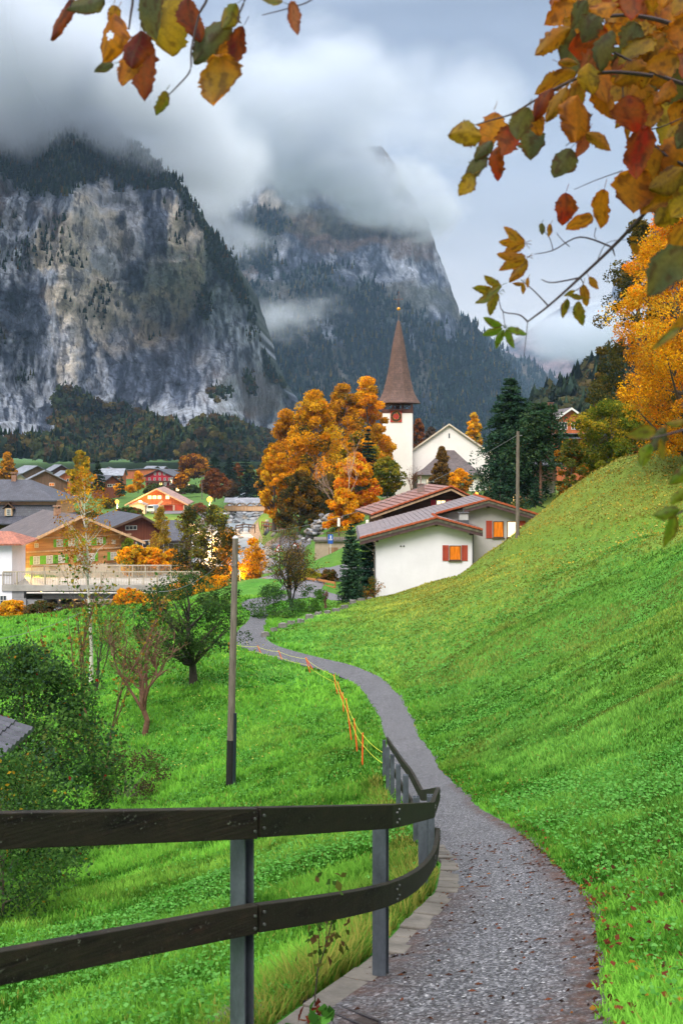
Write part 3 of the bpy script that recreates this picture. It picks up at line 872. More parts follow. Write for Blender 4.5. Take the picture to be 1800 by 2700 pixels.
def cloud_material(name, dens, nscale, thr, soft, seed):
    m = NT(name)
    tc = m.n('ShaderNodeTexCoord')
    ln = m.n('ShaderNodeVectorMath', operation='LENGTH'); m.l(tc.outputs['Object'], ln.inputs[0])
    v = m.coord('World', (1, 1, 1.5))
    off = m.n('ShaderNodeVectorMath', operation='ADD'); off.inputs[1].default_value = (seed * 731.0, seed * 127.0, seed * 311.0); m.l(v, off.inputs[0])
    nz = m.noise(off.outputs[0], nscale, 4, 0.55, 0.4)
    # 1 inside, 0 at the rim; noise eats into the rim
    core = m.math('SUBTRACT', 1.0, ln.outputs['Value'])
    d = m.math('ADD', core, m.math('MULTIPLY', m.math('SUBTRACT', nz, 0.5), 2.3))
    mr = m.n('ShaderNodeMapRange', interpolation_type='SMOOTHSTEP')
    mr.inputs['From Min'].default_value = thr; mr.inputs['From Max'].default_value = thr + soft
    mr.inputs['To Min'].default_value = 0; mr.inputs['To Max'].default_value = dens
    m.l(d, mr.inputs['Value'])
    edge = m.n('ShaderNodeMapRange'); edge.inputs['From Min'].default_value = 0.0; edge.inputs['From Max'].default_value = 0.25
    m.l(core, edge.inputs['Value'])
    pv = m.n('ShaderNodeVolumePrincipled'); pv.inputs['Color'].default_value = (0.765, 0.80, 0.855, 1)
    pv.inputs['Anisotropy'].default_value = 0.0
    m.l(m.math('MULTIPLY', mr.outputs[0], edge.outputs[0]), pv.inputs['Density'])
    m.l(pv.outputs[0], m.out.inputs['Volume'])
    return m.m
def cloud(px, py, Y, rx, ry, rd, tilt=0.0, dens=0.03, nscale=0.008, thr=0.12, soft=0.45, seed=1):
    """soft bank of cloud: centre in the photo, half-axes in photo pixels and metres of depth"""
    s = Y / F
    b = MB()
    prof = [(max(0.001, math.sin(math.pi * i / 12)), -math.cos(math.pi * i / 12)) for i in range(13)]
    b.lathe([(r * 1.04, z * 1.04) for r, z in prof], 24)
    o = b.build('cloud', cloud_material('cloud_vapour', dens, nscale, thr, soft, seed))
    o.location = P(px, py, Y); o.scale = (rx * s, rd, ry * s); o.rotation_euler = (0, R(tilt), 0)
    return tag(o, kind='stuff')
CLOUDS = [
 (0, 170, 960, 520, 240, 300, 4, 0.03, 0.010, 0.10, 0.6),
 (420, 290, 1020, 330, 190, 260, 24, 0.022, 0.009, 0.12, 0.6),
 (560, 470, 1420, 190, 250, 220, -14, 0.015, 0.008, 0.12, 0.7),
 (740, 290, 1950, 420, 200, 380, 0, 0.013, 0.005, 0.10, 0.7),
 (1010, 515, 2000, 260, 120, 280, 14, 0.016, 0.010, 0.18, 0.7),
 (850, 455, 2000, 240, 110, 280, -10, 0.014, 0.010, 0.18, 0.7),
 (1180, 300, 2500, 380, 150, 400, -6, 0.006, 0.005, 0.16, 0.9),
 (715, 840, 1700, 150, 90, 160, 10, 0.010, 0.024, 0.26, 0.9),
 (815, 825, 1800, 150, 70, 140, -12, 0.007, 0.024, 0.28, 0.9),
 (1560, 880, 4300, 260, 85, 600, 0, 0.006, 0.003, 0.12, 0.5),
]
for i, c in enumerate(CLOUDS): cloud(*c, seed=i + 1)
# ------------------------------------------------------------------ plants: builders
TRUNK = plain('bark', (0.09, 0.07, 0.055), 0.9, 0.35, 6, 0.5, stretch=(3, 3, 0.6))
BIRCH = NT('birch_bark'); _v = BIRCH.coord('Object', (1, 1, 4)); BIRCH.principled(BIRCH.ramp(BIRCH.noise(_v, 5, 4, 0.7), [(0.36, (0.03, 0.025, 0.02)), (0.44, (0.50, 0.46, 0.40)), (0.8, (0.68, 0.64, 0.58))]), 0.8); BIRCH = BIRCH.m
TWIG_RED = plain('reddish_twig', (0.14, 0.065, 0.04), 0.85, 0.3, 8, 0.3)
TWIG_DARK = plain('dark_twig', (0.05, 0.038, 0.03), 0.9, 0.3, 8, 0.3)
def cards(ctr, size, cols, rng, flat=0.0, asp=0.62, fold=0.25):
    """leaf-sized folded diamonds"""
    n = len(ctr)
    d = rng.normal(size=(n, 3)); d[:, 2] *= (1 - flat); d /= np.linalg.norm(d, axis=1, keepdims=True) + 1e-9
    q = rng.normal(size=(n, 3)); q[:, 2] *= (1 - flat)
    q -= d * (q * d).sum(1, keepdims=True); q /= np.linalg.norm(q, axis=1, keepdims=True) + 1e-9
    nn = np.cross(d, q)
    s = (np.asarray(size) * np.ones(n))[:, None] * rng.uniform(0.65, 1.3, (n, 1))
    V = np.zeros((n, 4, 3))
    V[:, 0] = ctr - d * s * 0.5
    V[:, 1] = ctr + q * s * asp * 0.5 + nn * s * fold * 0.5
    V[:, 2] = ctr + d * s * 0.5
    V[:, 3] = ctr - q * s * asp * 0.5 + nn * s * fold * 0.5
    return V.reshape(-1, 3), np.arange(4 * n).reshape(-1, 4), np.repeat(cols, 4, 0)
PROFILE = {
 'round': lambda t: np.sqrt(np.clip(1 - (2 * t - 1) ** 2, 0, 1)) ** 0.8,
 'egg': lambda t: np.sin(np.pi * np.clip(t, 0, 1) ** 0.75) ** 0.75,
 'column': lambda t: np.clip(np.sin(np.pi * np.clip(0.12 + 0.88 * t, 0, 1)), 0, 1) ** 0.45,
 'cone': lambda t: np.clip(1 - t, 0, 1) ** 0.8 * (0.35 + 0.65 * sstep(0, 0.12, t)),
 'spread': lambda t: np.clip(np.sin(np.pi * (0.25 + 0.75 * t)), 0, 1) ** 0.6,
}
def broadleaf(name, loc, H, rad, base, pal, n=3000, leaf=0.35, nclump=60, seed=1, shape='egg', wts=None, mat=None, bark=None, tr=0.02, label=None, cat='tree', group=None, lobes=0.25, rc=None, limbs=22, lean=(0, 0), skirt=0):
    rng = np.random.default_rng(seed)
    root = empty(name, loc, 0, label, cat, group)
    f = PROFILE[shape]
    t = rng.uniform(0.02, 1.0, nclump)
    a = rng.uniform(0, 2 * np.pi, nclump)
    lob = 1 + lobes * np.sin(a * 2 + seed) * np.cos(t * 7 + seed * 2) + lobes * rng.normal(0, 0.5, nclump)
    rr = rad * f(t) * np.clip(lob, 0.4, 1.5) * rng.uniform(0.25, 1, nclump) ** 0.5
    z = base + t * (H - base)
    C = np.c_[rr * np.cos(a) + lean[0] * z / H, rr * np.sin(a) + lean[1] * z / H, z]
    rc = rc or rad * 0.24
    k = rng.integers(0, nclump, n)
    off = rng.normal(size=(n, 3)); off /= np.linalg.norm(off, axis=1, keepdims=True)
    off *= (rc * rng.uniform(0.55, 1.45, nclump)[k] * rng.uniform(0.2, 1.0, n) ** 0.45)[:, None]
    off[:, 2] *= 0.75
    ctr = C[k] + off
    ctr[:, 2] = np.maximum(ctr[:, 2], 0.05)
    pal = np.array(pal)
    pc = rng.choice(len(pal), nclump, p=wts)
    mixp = rng.random(n) < 0.3
    ci = np.where(mixp, rng.choice(len(pal), n, p=wts), pc[k])
    cols = pal[ci] * rng.uniform(0.7, 1.3, (n, 1)) * (rng.uniform(0.8, 1.2, (nclump, 1))[k])
    V, Fs, cc = cards(ctr, leaf, cols, rng)
    mesh_np('crown', V, Fs, mat or LEAF, root, cc)
    b = MB()
    r0 = max(H * tr, 0.03)
    top = np.array([lean[0], lean[1], H]) * 0.9
    zs = np.linspace(0, 1, 7)
    wob = rng.normal(0, H * 0.008, (7, 2)); wob[0] = 0
    pts = [(top[0] * q + wob[i, 0], top[1] * q + wob[i, 1], top[2] * q - (0.3 if i == 0 else 0)) for i, q in enumerate(zs)]
    b.tube(pts, [r0 * (1.25 if i == 0 else 1) * (1 - 0.88 * q) for i, q in enumerate(zs)], 8)
    for i in rng.choice(nclump, min(limbs, nclump), replace=False):
        c = C[i]
        zq = max(base * 0.6, c[2] - np.hypot(c[0], c[1]) * rng.uniform(0.7, 1.3))
        q = np.clip(zq / top[2], 0.05, 0.95)
        p0 = np.array([top[0] * q, top[1] * q, top[2] * q]); m = (p0 + c) / 2 + np.array([0, 0, -0.06 * H * rng.uniform(-0.5, 1)])
        rb = r0 * (1 - 0.85 * q) * 0.55
        b.tube([p0, m, c], [rb, rb * 0.6, rb * 0.15], 5, False)
    b.build('trunk', bark or TRUNK, root)
    return root
def conifer(name, loc, H, rad, base, seed=1, pal=((0.016, 0.04, 0.022), (0.022, 0.055, 0.03), (0.035, 0.07, 0.035)), levels=22, per=9, dens=16, leaf=0.3, label=None, group=None, bark=None, droop=0.35, ragged=0.35, tr=0.014, pw=0.85, cat='conifer'):
    rng = np.random.default_rng(seed)
    root = empty(name, loc, rng.uniform(0, 6.28), label, cat, group)
    C, S, K = [], [], []
    b = MB()
    b.tube([(0, 0, -0.3), (0.02 * H * rng.normal() * 0.3, 0, H * 0.5), (0, 0, H)], [H * tr * 1.2, H * tr * 0.7, 0.02], 8)
    pal = np.array(pal)
    for i in range(levels):
        t = (i + rng.uniform(-0.3, 0.3)) / levels
        t = min(max(t, 0), 0.985)
        z0 = base + t * (H - base)
        R0 = rad * (1 - t) ** pw + 0.06
        for j in range(per if t < 0.8 else max(4, per // 2)):
            a = rng.uniform(0, 6.28)
            L_ = R0 * (1 + ragged * rng.normal()) 
            L_ = max(0.1, L_)
            s = np.linspace(0.12, 1, dens) + rng.normal(0, 0.02, dens)
            up = 0.25 * (t - 0.25)
            zz = z0 + L_ * (up * s - droop * s * s * (1 - t * 0.8) + 0.10 * s ** 3)
            wdt = L_ * 0.22 * np.sin(np.pi * np.clip(s * 0.85 + 0.1, 0, 1))
            for q in (-1, 0, 1):
                lat = q * wdt * rng.uniform(0.4, 1.0, dens)
                C.append(np.c_[np.cos(a) * L_ * s - np.sin(a) * lat, np.sin(a) * L_ * s + np.cos(a) * lat, zz - abs(q) * 0.08 * L_ * s + rng.normal(0, 0.03 * L_, dens)])
                cc = pal[rng.integers(0, len(pal))] * rng.uniform(0.75, 1.3)
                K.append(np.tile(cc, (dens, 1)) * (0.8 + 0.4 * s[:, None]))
            if rng.random() < 0.35:
                b.tube([(0, 0, z0), (np.cos(a) * L_ * 0.7, np.sin(a) * L_ * 0.7, z0 + L_ * (up * 0.7 - droop * 0.49 * (1 - t * 0.8)))], [H * tr * 0.25 * (1 - t) + 0.008, 0.006], 4, False)
    C = np.concatenate(C); K = np.concatenate(K)
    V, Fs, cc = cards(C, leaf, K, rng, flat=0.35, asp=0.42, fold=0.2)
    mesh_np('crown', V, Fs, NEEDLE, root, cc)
    b.build('trunk', bark or TRUNK, root)
    return root
def twig_tree(name, loc, H, spread, stems, seed=1, pal=None, n_leaf=0, leaf=0.12, bark=None, label=None, cat='tree', group=None, depth=4, r0=0.04, stem_from=0.0, kink=0.22, wts=None, leaf_mat=None, up=0.55, leaf_lo=0.0, width=None, bare_name='branches'):
    """slender or bare-branched plants: recursive limbs, few leaves at the ends"""
    rng = np.random.default_rng(seed)
    root = empty(name, loc, 0, label, cat, group)
    b = MB(); tips = []
    def grow(p, d, L_, r, lev):
        pts = [p]; nseg = 4
        for k in range(nseg):
            d = d + rng.normal(0, kink, 3); d[2] += 0.10 * up
            d /= np.linalg.norm(d)
            pts.append(pts[-1] + d * L_ / nseg)
        b.tube(pts, [r * (1 - 0.6 * k / nseg) for k in range(nseg + 1)], 6 if lev == 0 else (5 if lev == 1 else 3), False)
        for q in pts[1:]: 
            if lev >= 1: tips.append(q)
        if lev < depth - 1:
            for k in range(int(rng.integers(3, 6))):
                i = int(rng.integers(1 if lev else 2, nseg + 1))
                dd = d + rng.normal(0, spread, 3); dd[2] = abs(dd[2]) * 0.7 + up * 0.4; dd /= np.linalg.norm(dd)
                grow(pts[i], dd, L_ * rng.uniform(0.45, 0.72), r * 0.5, lev + 1)
    for s in range(stems):
        a = rng.uniform(0, 6.28); d = np.array([math.cos(a) * spread * 0.45, math.sin(a) * spread * 0.45, 1.0]); d /= np.linalg.norm(d)
        p0 = np.array([math.cos(a) * 0.1 * (stems > 1) * H * 0.25, math.sin(a) * 0.1 * (stems > 1) * H * 0.25, 0.0])
        if stem_from > 0:
            if s == 0: b.tube([(0, 0, -0.2), (0.03 * H, 0, stem_from * 0.6), (0, 0, stem_from)], [r0 * 2, r0 * 1.6, r0 * 1.5], 8)
            p0 = np.array([0, 0, stem_from * rng.uniform(0.8, 1.0)])
        grow(p0, d, H * 0.52 * rng.uniform(0.8, 1.1), r0, 0)
    b.build(bare_name, bark or TWIG_DARK, root)
    if n_leaf:
        tp = np.array(tips); tp = tp[tp[:, 2] > leaf_lo]
        pal = np.array(pal)
        k = rng.integers(0, len(tp), n_leaf)
        ctr = tp[k] + rng.normal(0, leaf * 1.1, (n_leaf, 3))
        ctr[:, 2] = np.maximum(ctr[:, 2], 0.03)
        V, Fs, cc = cards(ctr, leaf, pal[rng.choice(len(pal), n_leaf, p=wts)] * rng.uniform(0.7, 1.3, (n_leaf, 1)), rng)
        mesh_np('foliage', V, Fs, leaf_mat or LEAF, root, cc)
    return root

# ------------------------------------------------------------------ turf
def build_grass():
    rng = np.random.default_rng(77)
    Vs, Fs, Cs = [], [], []; nv = 0
    bands = [(2.2, 7, 90000, 0.010, 0.10), (6, 14, 110000, 0.014, 0.12), (13, 27, 120000, 0.024, 0.14), (25, 48, 110000, 0.045, 0.17), (45, 84, 90000, 0.09, 0.20)]
    for (y0, y1, n, wd, ht) in bands:
        y = np.sqrt(rng.uniform(y0 ** 2, y1 ** 2, n))
        u = rng.uniform(-0.40, 0.40, n); x = u * y + rng.normal(0, 0.3, n)
        pd = path_dist(x, y); rd = road_dist(x, y)
        ok = (pd > -0.04 + 0.08 * rng.random(n)) & (rd > 0.2)
        # thin along the fence kerb
        ok &= ~((y < 13.3) & (x < np.interp(y, PATH[:, 0], PATH[:, 1]) + 0.2) & (pd < 0.09))
        ok &= ~((np.abs(fold_f(x, y) + 1.6) < 0.10 + 0.16 * vnoise(x * 0.8, y * 0.8)) & (x > 9))
        x, y = x[ok], y[ok]; n = len(x)
        z = h_nat(x, y)
        ok = (z / y * F > -1560) 
        x, y, z = x[ok], y[ok], z[ok]; n = len(x)
        pd = path_dist(x, y)
        clump = fbm(x * 0.9, y * 0.9, 2.0, 4); big = fbm(x * 0.16, y * 0.16, 5.0, 3); fine = vnoise(x * 3.3, y * 3.3, 1.0)
        dry = dryness(x, y, z)
        long_ = sstep(0.9, 0.1, pd) * (x < 1.0) * (y < 26) * (y > 4)      # rank grass under the fence
        rgt = sstep(0.0, 1.5, pd) * (x > np.interp(y, PATH[:, 0], (PATH[:, 1] + PATH[:, 2]) / 2) - 6 * (y > 50))
        h = ht * (1 - 0.38 * rgt) * rng.uniform(0.45, 1.25, n) * (0.8 + 0.5 * np.clip(clump, -0.8, 1)) * (1 + 0.7 * long_) * (1 - 0.5 * sstep(0.5, 0.0, pd) * (x > 0.8)) * (1 - 0.25 * dry)
        wv = wd * rng.uniform(0.6, 1.4, n)
        a = rng.uniform(0, 6.28, n); lean = h * rng.uniform(0.2, 0.9, n)
        la = a + rng.normal(0, 0.6, n) + 1.57
        sx, sy = np.cos(a) * wv / 2, np.sin(a) * wv / 2
        lx, ly = np.cos(la) * lean, np.sin(la) * lean
        p = np.zeros((n, 5, 3))
        p[:, 0] = np.c_[x - sx, y - sy, z - 0.01]; p[:, 1] = np.c_[x + sx, y + sy, z - 0.01]
        p[:, 2] = np.c_[x + sx * 0.8 + lx * 0.4, y + sy * 0.8 + ly * 0.4, z + h * 0.6]
        p[:, 3] = np.c_[x - sx * 0.8 + lx * 0.4, y - sy * 0.8 + ly * 0.4, z + h * 0.6]
        p[:, 4] = np.c_[x + lx, y + ly, z + h]
        i = np.arange(n)[:, None] * 5 + nv
        Fs.append(np.concatenate([i + np.array([[0, 1, 2]]), i + np.array([[0, 2, 3]]), i + np.array([[3, 2, 4]])]))
        t = np.clip(0.52 + 0.55 * clump + 0.32 * fine + 0.25 * big + rng.normal(0, 0.18, n), 0, 1)
        c = lerp3((0.030, 0.115, 0.010), (0.20, 0.47, 0.055), t)
        c = lerp3(c, lerp3((0.036, 0.12, 0.012), (0.215, 0.46, 0.08), t), rgt * 0.75) * (1 - 0.25 * rgt * sstep(16, 6, y))[:, None]
        c = lerp3(c, lerp3((0.17, 0.135, 0.018), (0.54, 0.39, 0.075), t), np.clip(dry, 0, 1) * 0.85)
        c = c * (1 + 0.30 * fbm(x * 0.09, y * 0.09, 21.0, 3) + 0.15 * fbm(x * 0.5, y * 0.5, 23.0, 2))[:, None]
        pst = sstep(0.30, 0.62, fbm(x * 0.30, y * 0.30, 27.0, 3)) * 0.5
        c = lerp3(c, lerp3((0.10, 0.11, 0.02), (0.30, 0.30, 0.07), t), pst * (0.4 + 0.6 * rgt))
        c = lerp3(c, np.array((0.085, 0.13, 0.02)), 0.6 * long_)
        c = lerp3(c, np.array((0.30, 0.27, 0.06)), np.clip(long_ * (rng.random(n) < 0.5) * 0.8 + (rng.random(n) < 0.03) * 0.7, 0, 1))
        Vs.append(p.reshape(-1, 3)); nv += 5 * n
        Cs.append(np.repeat(c, 5, 0))
    o = mesh_np('grass', np.concatenate(Vs), np.concatenate(Fs), leafmat('grass_blade', trans=0.4), col=np.concatenate(Cs))
    tag(o, 'bright green meadow grass covering both sides of the path', 'grass', kind='stuff')
    # broad leaves of clover and lady's mantle in patches
    n = 90000
    y = np.r_[np.sqrt(rng.uniform(3 ** 2, 18 ** 2, n // 2)), np.sqrt(rng.uniform(15 ** 2, 60 ** 2, n - n // 2))]; x = rng.uniform(-0.4, 0.4, n) * y
    pat = fbm(x * 0.5, y * 0.5, 11.0, 4) + 0.2 * (x < 0) 
    ok = (pat > rng.uniform(-0.7, 0.9, n)) & (dryness(x, y, 0) < rng.uniform(0.2, 0.9, n)) & (path_dist(x, y) > 0.15) & (road_dist(x, y) > 0.3)
    x, y, pat = x[ok], y[ok], pat[ok]; n = len(x)
    z = h_nat(x, y) + rng.uniform(0.04, 0.13, n)
    sz = np.clip(0.022 + 0.0018 * y, 0.022, 0.13)
    t = rng.random(n)
    c = lerp3((0.05, 0.20, 0.02), (0.16, 0.40, 0.09), t) * (1 - 0.25 * dryness(x, y, z)[:, None])
    V, Fq, cc = cards(np.c_[x, y, z], sz, c, rng, flat=0.75, asp=0.9, fold=0.15)
    o = mesh_np('ground_cover', V, Fq, LEAF, col=cc)
    tag(o, 'pale broad-leaved clover patches among the meadow grass', 'ground cover', kind='stuff')
    # yellow leaves lying on the upper slope and brown ones beside the path
    n = 5200
    y = rng.uniform(58, 82, n); x = rng.uniform(0.14, 0.36, n) * y
    ok = rng.random(n) < (0.15 + 0.85 * sstep(0.22, 0.33, x / y)); x, y = x[ok], y[ok]
    m2 = 420
    y2 = np.r_[rng.uniform(2.6, 9, m2), rng.uniform(9, 26, m2 // 2)]; x2 = np.interp(y2, PATH[:, 0], PATH[:, 2]) + np.abs(rng.normal(0, 0.55, len(y2))) - 0.05
    m3 = 900
    y3 = rng.uniform(36, 60, m3); x3 = rng.uniform(-0.30, -0.06, m3) * y3
    X = np.r_[x, x2, x3]; Y = np.r_[y, y2, y3]; Z = h_nat(X, Y) + np.r_[rng.uniform(0.06, 0.2, len(x)), rng.uniform(0.02, 0.08, len(x2)), rng.uniform(0.08, .16, len(x3))]
    c = np.r_[pick([(0.55, 0.38, 0.05), (0.50, 0.42, 0.12), (0.42, 0.22, 0.03)], len(x), rng), pick([(0.16, 0.045, 0.025), (0.10, 0.035, 0.022), (0.22, 0.075, 0.025), (0.34, 0.17, 0.025)], len(x2), rng, [0.4, 0.3, 0.2, 0.1]), pick([(0.5, 0.45, 0.10)], len(x3), rng)]
    s = np.r_[np.full(len(x), 0.14), np.full(len(x2), 0.042), np.full(len(x3), 0.08)]
    V, Fq, cc = cards(np.c_[X, Y, Z], s, c, rng, flat=0.6, asp=0.75)
    o = mesh_np('fallen_leaves', V, Fq, LEAF, col=cc)
    tag(o, 'fallen yellow and brown leaves strewn over the grass', 'leaves', kind='stuff')
    # twigs, shreds of leaf and loose chips on the gravel
    n = 620
    y = np.sqrt(rng.uniform(3.5 ** 2, 13 ** 2, n)); l = np.interp(y, PATH[:, 0], PATH[:, 1]); r = np.interp(y, PATH[:, 0], PATH[:, 2])
    e = rng.random(n); e = np.where(rng.random(n) < 0.84, np.where(rng.random(n) < 0.45, e ** 4, 1 - e ** 4), e)
    x = l + (r - l) * np.clip(e, 0.01, 0.99)
    z = h_base(x, y) + 0.016
    L_ = rng.uniform(0.008, 0.03, n) * np.where(rng.random(n) < 0.06, 3.2, 1); a = rng.normal(0.1, 0.6, n); wv = rng.uniform(0.003, 0.009, n)
    dx, dy = np.cos(a) * L_, np.sin(a) * L_; qx, qy = -np.sin(a) * wv, np.cos(a) * wv
    slope = (h_base(x, y + 0.1) - h_base(x, y - 0.1)) / 0.2; slx = (h_base(x + .1, y) - h_base(x - 0.1, y)) / 0.2
    def pt(ax, ay, up=0): return np.c_[x + ax, y + ay, z + ax * slx + ay * slope + up]
    V = np.stack([pt(-dx, -dy), pt(qx, qy, 0.004), pt(dx, dy, 0.002), pt(-qx, -qy), pt(0 * dx, 0 * dy, 0.012)], 1)
    i = np.arange(n)[:, None] * 5
    Ft = np.concatenate([i + np.array([[0, 3, 4]]), i + np.array([[3, 2, 4]]), i + np.array([[2, 1, 4]]), i + np.array([[1, 0, 4]])])
    c = pick([(0.06, 0.03, 0.022), (0.11, 0.045, 0.025), (0.16, 0.055, 0.03), (0.03, 0.02, 0.018), (0.28, 0.11, 0.03)], n, rng, [0.35, 0.25, 0.15, 0.2, 0.05])
    o = mesh_np('leaf_litter', V.reshape(-1, 3), Ft, LEAF, col=np.repeat(c, 5, 0))
    tag(o, 'brown twigs and leaf shreds scattered along the gravel path edges', 'litter', kind='stuff')
build_grass()

# ------------------------------------------------------------------ kerb and fence
STEEL = plain('galvanised_steel', (0.10, 0.115, 0.14), 0.5, 0.38, 7, 0.15, 0.4, 0.4, (1, 1, 0.5))
def rail_material():
    m = NT('weathered_rail')
    v = m.coord('Object')
    n = m.noise(v, 9, 5, 0.7); n2 = m.noise(v, 60, 4, 0.65); n3 = m.noise(m.coord('Object', (1, 1, 4)), 3, 4, 0.6)
    c = m.ramp(n, [(0.3, (0.0035, 0.0026, 0.0022)), (0.55, (0.009, 0.006, 0.0045)), (0.75, (0.024, 0.013, 0.008))])
    g = m.ramp(n2, [(0.60, (0, 0, 0)), (0.70, (1, 1, 1))])
    li = m.ramp(n3, [(0.50, (0, 0, 0)), (0.64, (1, 1, 1))])
    gr = m.noise(m.coord('Object', (1.5, 1.5, 70)), 1.0, 4, 0.7)
    c = m.mix(0.9, c, m.ramp(gr, [(0.3, (0.35,) * 3), (0.55, (1.0,) * 3), (0.75, (2.2, 1.9, 1.6))]), 'MULTIPLY')
    c = m.mix(m.math('MULTIPLY', g, li), c, (0.15, 0.16, 0.13))
    c = m.mix(m.math('MULTIPLY', m.math('SUBTRACT', 1.0, li), 0.25), c, (0.035, 0.032, 0.018))
    m.principled(c, 0.7, m.math('ADD', n2, gr), 0.6, 0.005, 0, 0.22)
    return m.m
RAIL = rail_material()
CONC = plain('weathered_concrete', (0.13, 0.115, 0.10), 0.85, 0.35, 3, 0.5)
MOSS_STONE = plain('mossy_stone', (0.17, 0.155, 0.145), 0.9, 0.4, 2.5, 0.6)
POSTS = [(-2.55, 3.1, -1.95), (-0.425, 4.9, -2.72), (0.295, 6.2, -3.15), (0.80, 9.3, -4.22), (1.06, 11.5, -4.78), (1.08, 14, -5.62), (1.08, 16.3, -6.2), (1.09, 18.6, -6.8), (1.10, 21, -7.36), (1.12, 23.5, -7.98), (1.14, 26, -8.55)]
TOPZ = [-1.10, -1.68, -2.11, -3.15, -3.73, -4.58, -5.0, -5.53, -6.05, -6.62, -7.15]
def build_fence():
    root = empty('wooden_fence', (-0.49, 4.9, -2.72), 0, 'dark two-rail wooden fence on galvanised posts along the path edge', 'fence')
    o0 = Vector((-0.49, 4.9, -2.72))
    T = [Vector((p[0], p[1], t)) for p, t in zip(POSTS, TOPZ)]
    for i, (p, t) in enumerate(zip(POSTS, TOPZ)):
        d = (T[min(i + 1, len(T) - 1)] - T[max(i - 1, 0)]); d.z = 0; d.normalize()
        if i == 1: d = (T[2] - T[1]); d.z = 0; d.normalize()
        b = MB(); n = Vector((-d.y, d.x, 0))   # away from the path
        h = t - 0.09 - p[2] + 0.3; c = Vector((p[0], p[1], p[2] - 0.3 + h / 2)) - o0 + n * 0.06
        up = Vector((0, 0, h / 2))
        for s in (-1, 1): b.obox(c + d * s * 0.036, d * 0.005, n * 0.042, up)       # two flanges
        b.obox(c, d * 0.031, n * 0.004, up * 0.999)                                   # and the web
        b.build('post', STEEL, root, bevel=0.002)
    def rail(drop, hgt, seq, name='rail', sag=0, bent=False):
        kp = [T[i] + Vector((0, 0, -drop - (0.20 if drop and i == 0 else 0))) for i in seq]; line = [kp[0]]
        for a_, c_ in zip(kp[:-1], kp[1:]): line += [a_ + (c_ - a_) * t for t in (0.04, 0.5, 0.96)]
        line.append(kp[-1])
        if bent: line = smooth_line(kp, 14)
        if 3 in seq and seq[0] == 0: pass
        b = MB(); V = []
        for k, p in enumerate(line):
            d = line[min(k + 1, len(line) - 1)] - line[max(k - 1, 0)]; d.z = 0; d.normalize()
            n = Vector((d.y, -d.x, 0))
            q = p - o0
            for (a, z) in ((0.0, 0), (0.045, 0), (0.045, -hgt), (0.0, -hgt)): V.append(q + n * a + Vector((0, 0, z)))
        Fs = []
        for k in range(len(line) - 1):
            for j in range(4):
                j2 = (j + 1) % 4
                Fs.append((k * 4 + j, k * 4 + j2, (k + 1) * 4 + j2, (k + 1) * 4 + j))
        Fs += [(3, 2, 1, 0), tuple((len(line) - 1) * 4 + j for j in range(4))]
        b.add(V, Fs)
        return b.build(name, RAIL, root, bevel=0.004)
    rail(0, 0.145, [0, 1]); rail(0, 0.143, [1, 2, 3, 4]); rail(0.0, 0.145, [4, 5, 6, 7, 8, 9, 10])
    rail(0.46, 0.135, [0, 1]); rail(0.463, 0.133, [1, 2, 3, 4], bent=True); rail(0.46, 0.135, [4, 5, 6, 7, 8, 9, 10])
    BOLT = plain('bolt_heads', (0.10, 0.105, 0.10), 0.5, 0.2, 5, 0.1, 0.6)
    for i in range(1, 5):
        p, t = Vector(POSTS[i]), TOPZ[i]
        d = (T[i + 1] - T[i - 1]); d.z = 0; d.normalize(); n = Vector((d.y, -d.x, 0))
        for drop in (0, 0.46):
            for s in (-0.03, 0.03):
                for z in (-0.04, -0.10):
                    c = Vector((p.x, p.y, t - drop + z)) - o0 + d * s + n * 0.05
                    b = MB(); b.tube([c - n * 0.004, c + n * 0.006], 0.007, 8); b.build('bolt', BOLT, root)
build_fence()
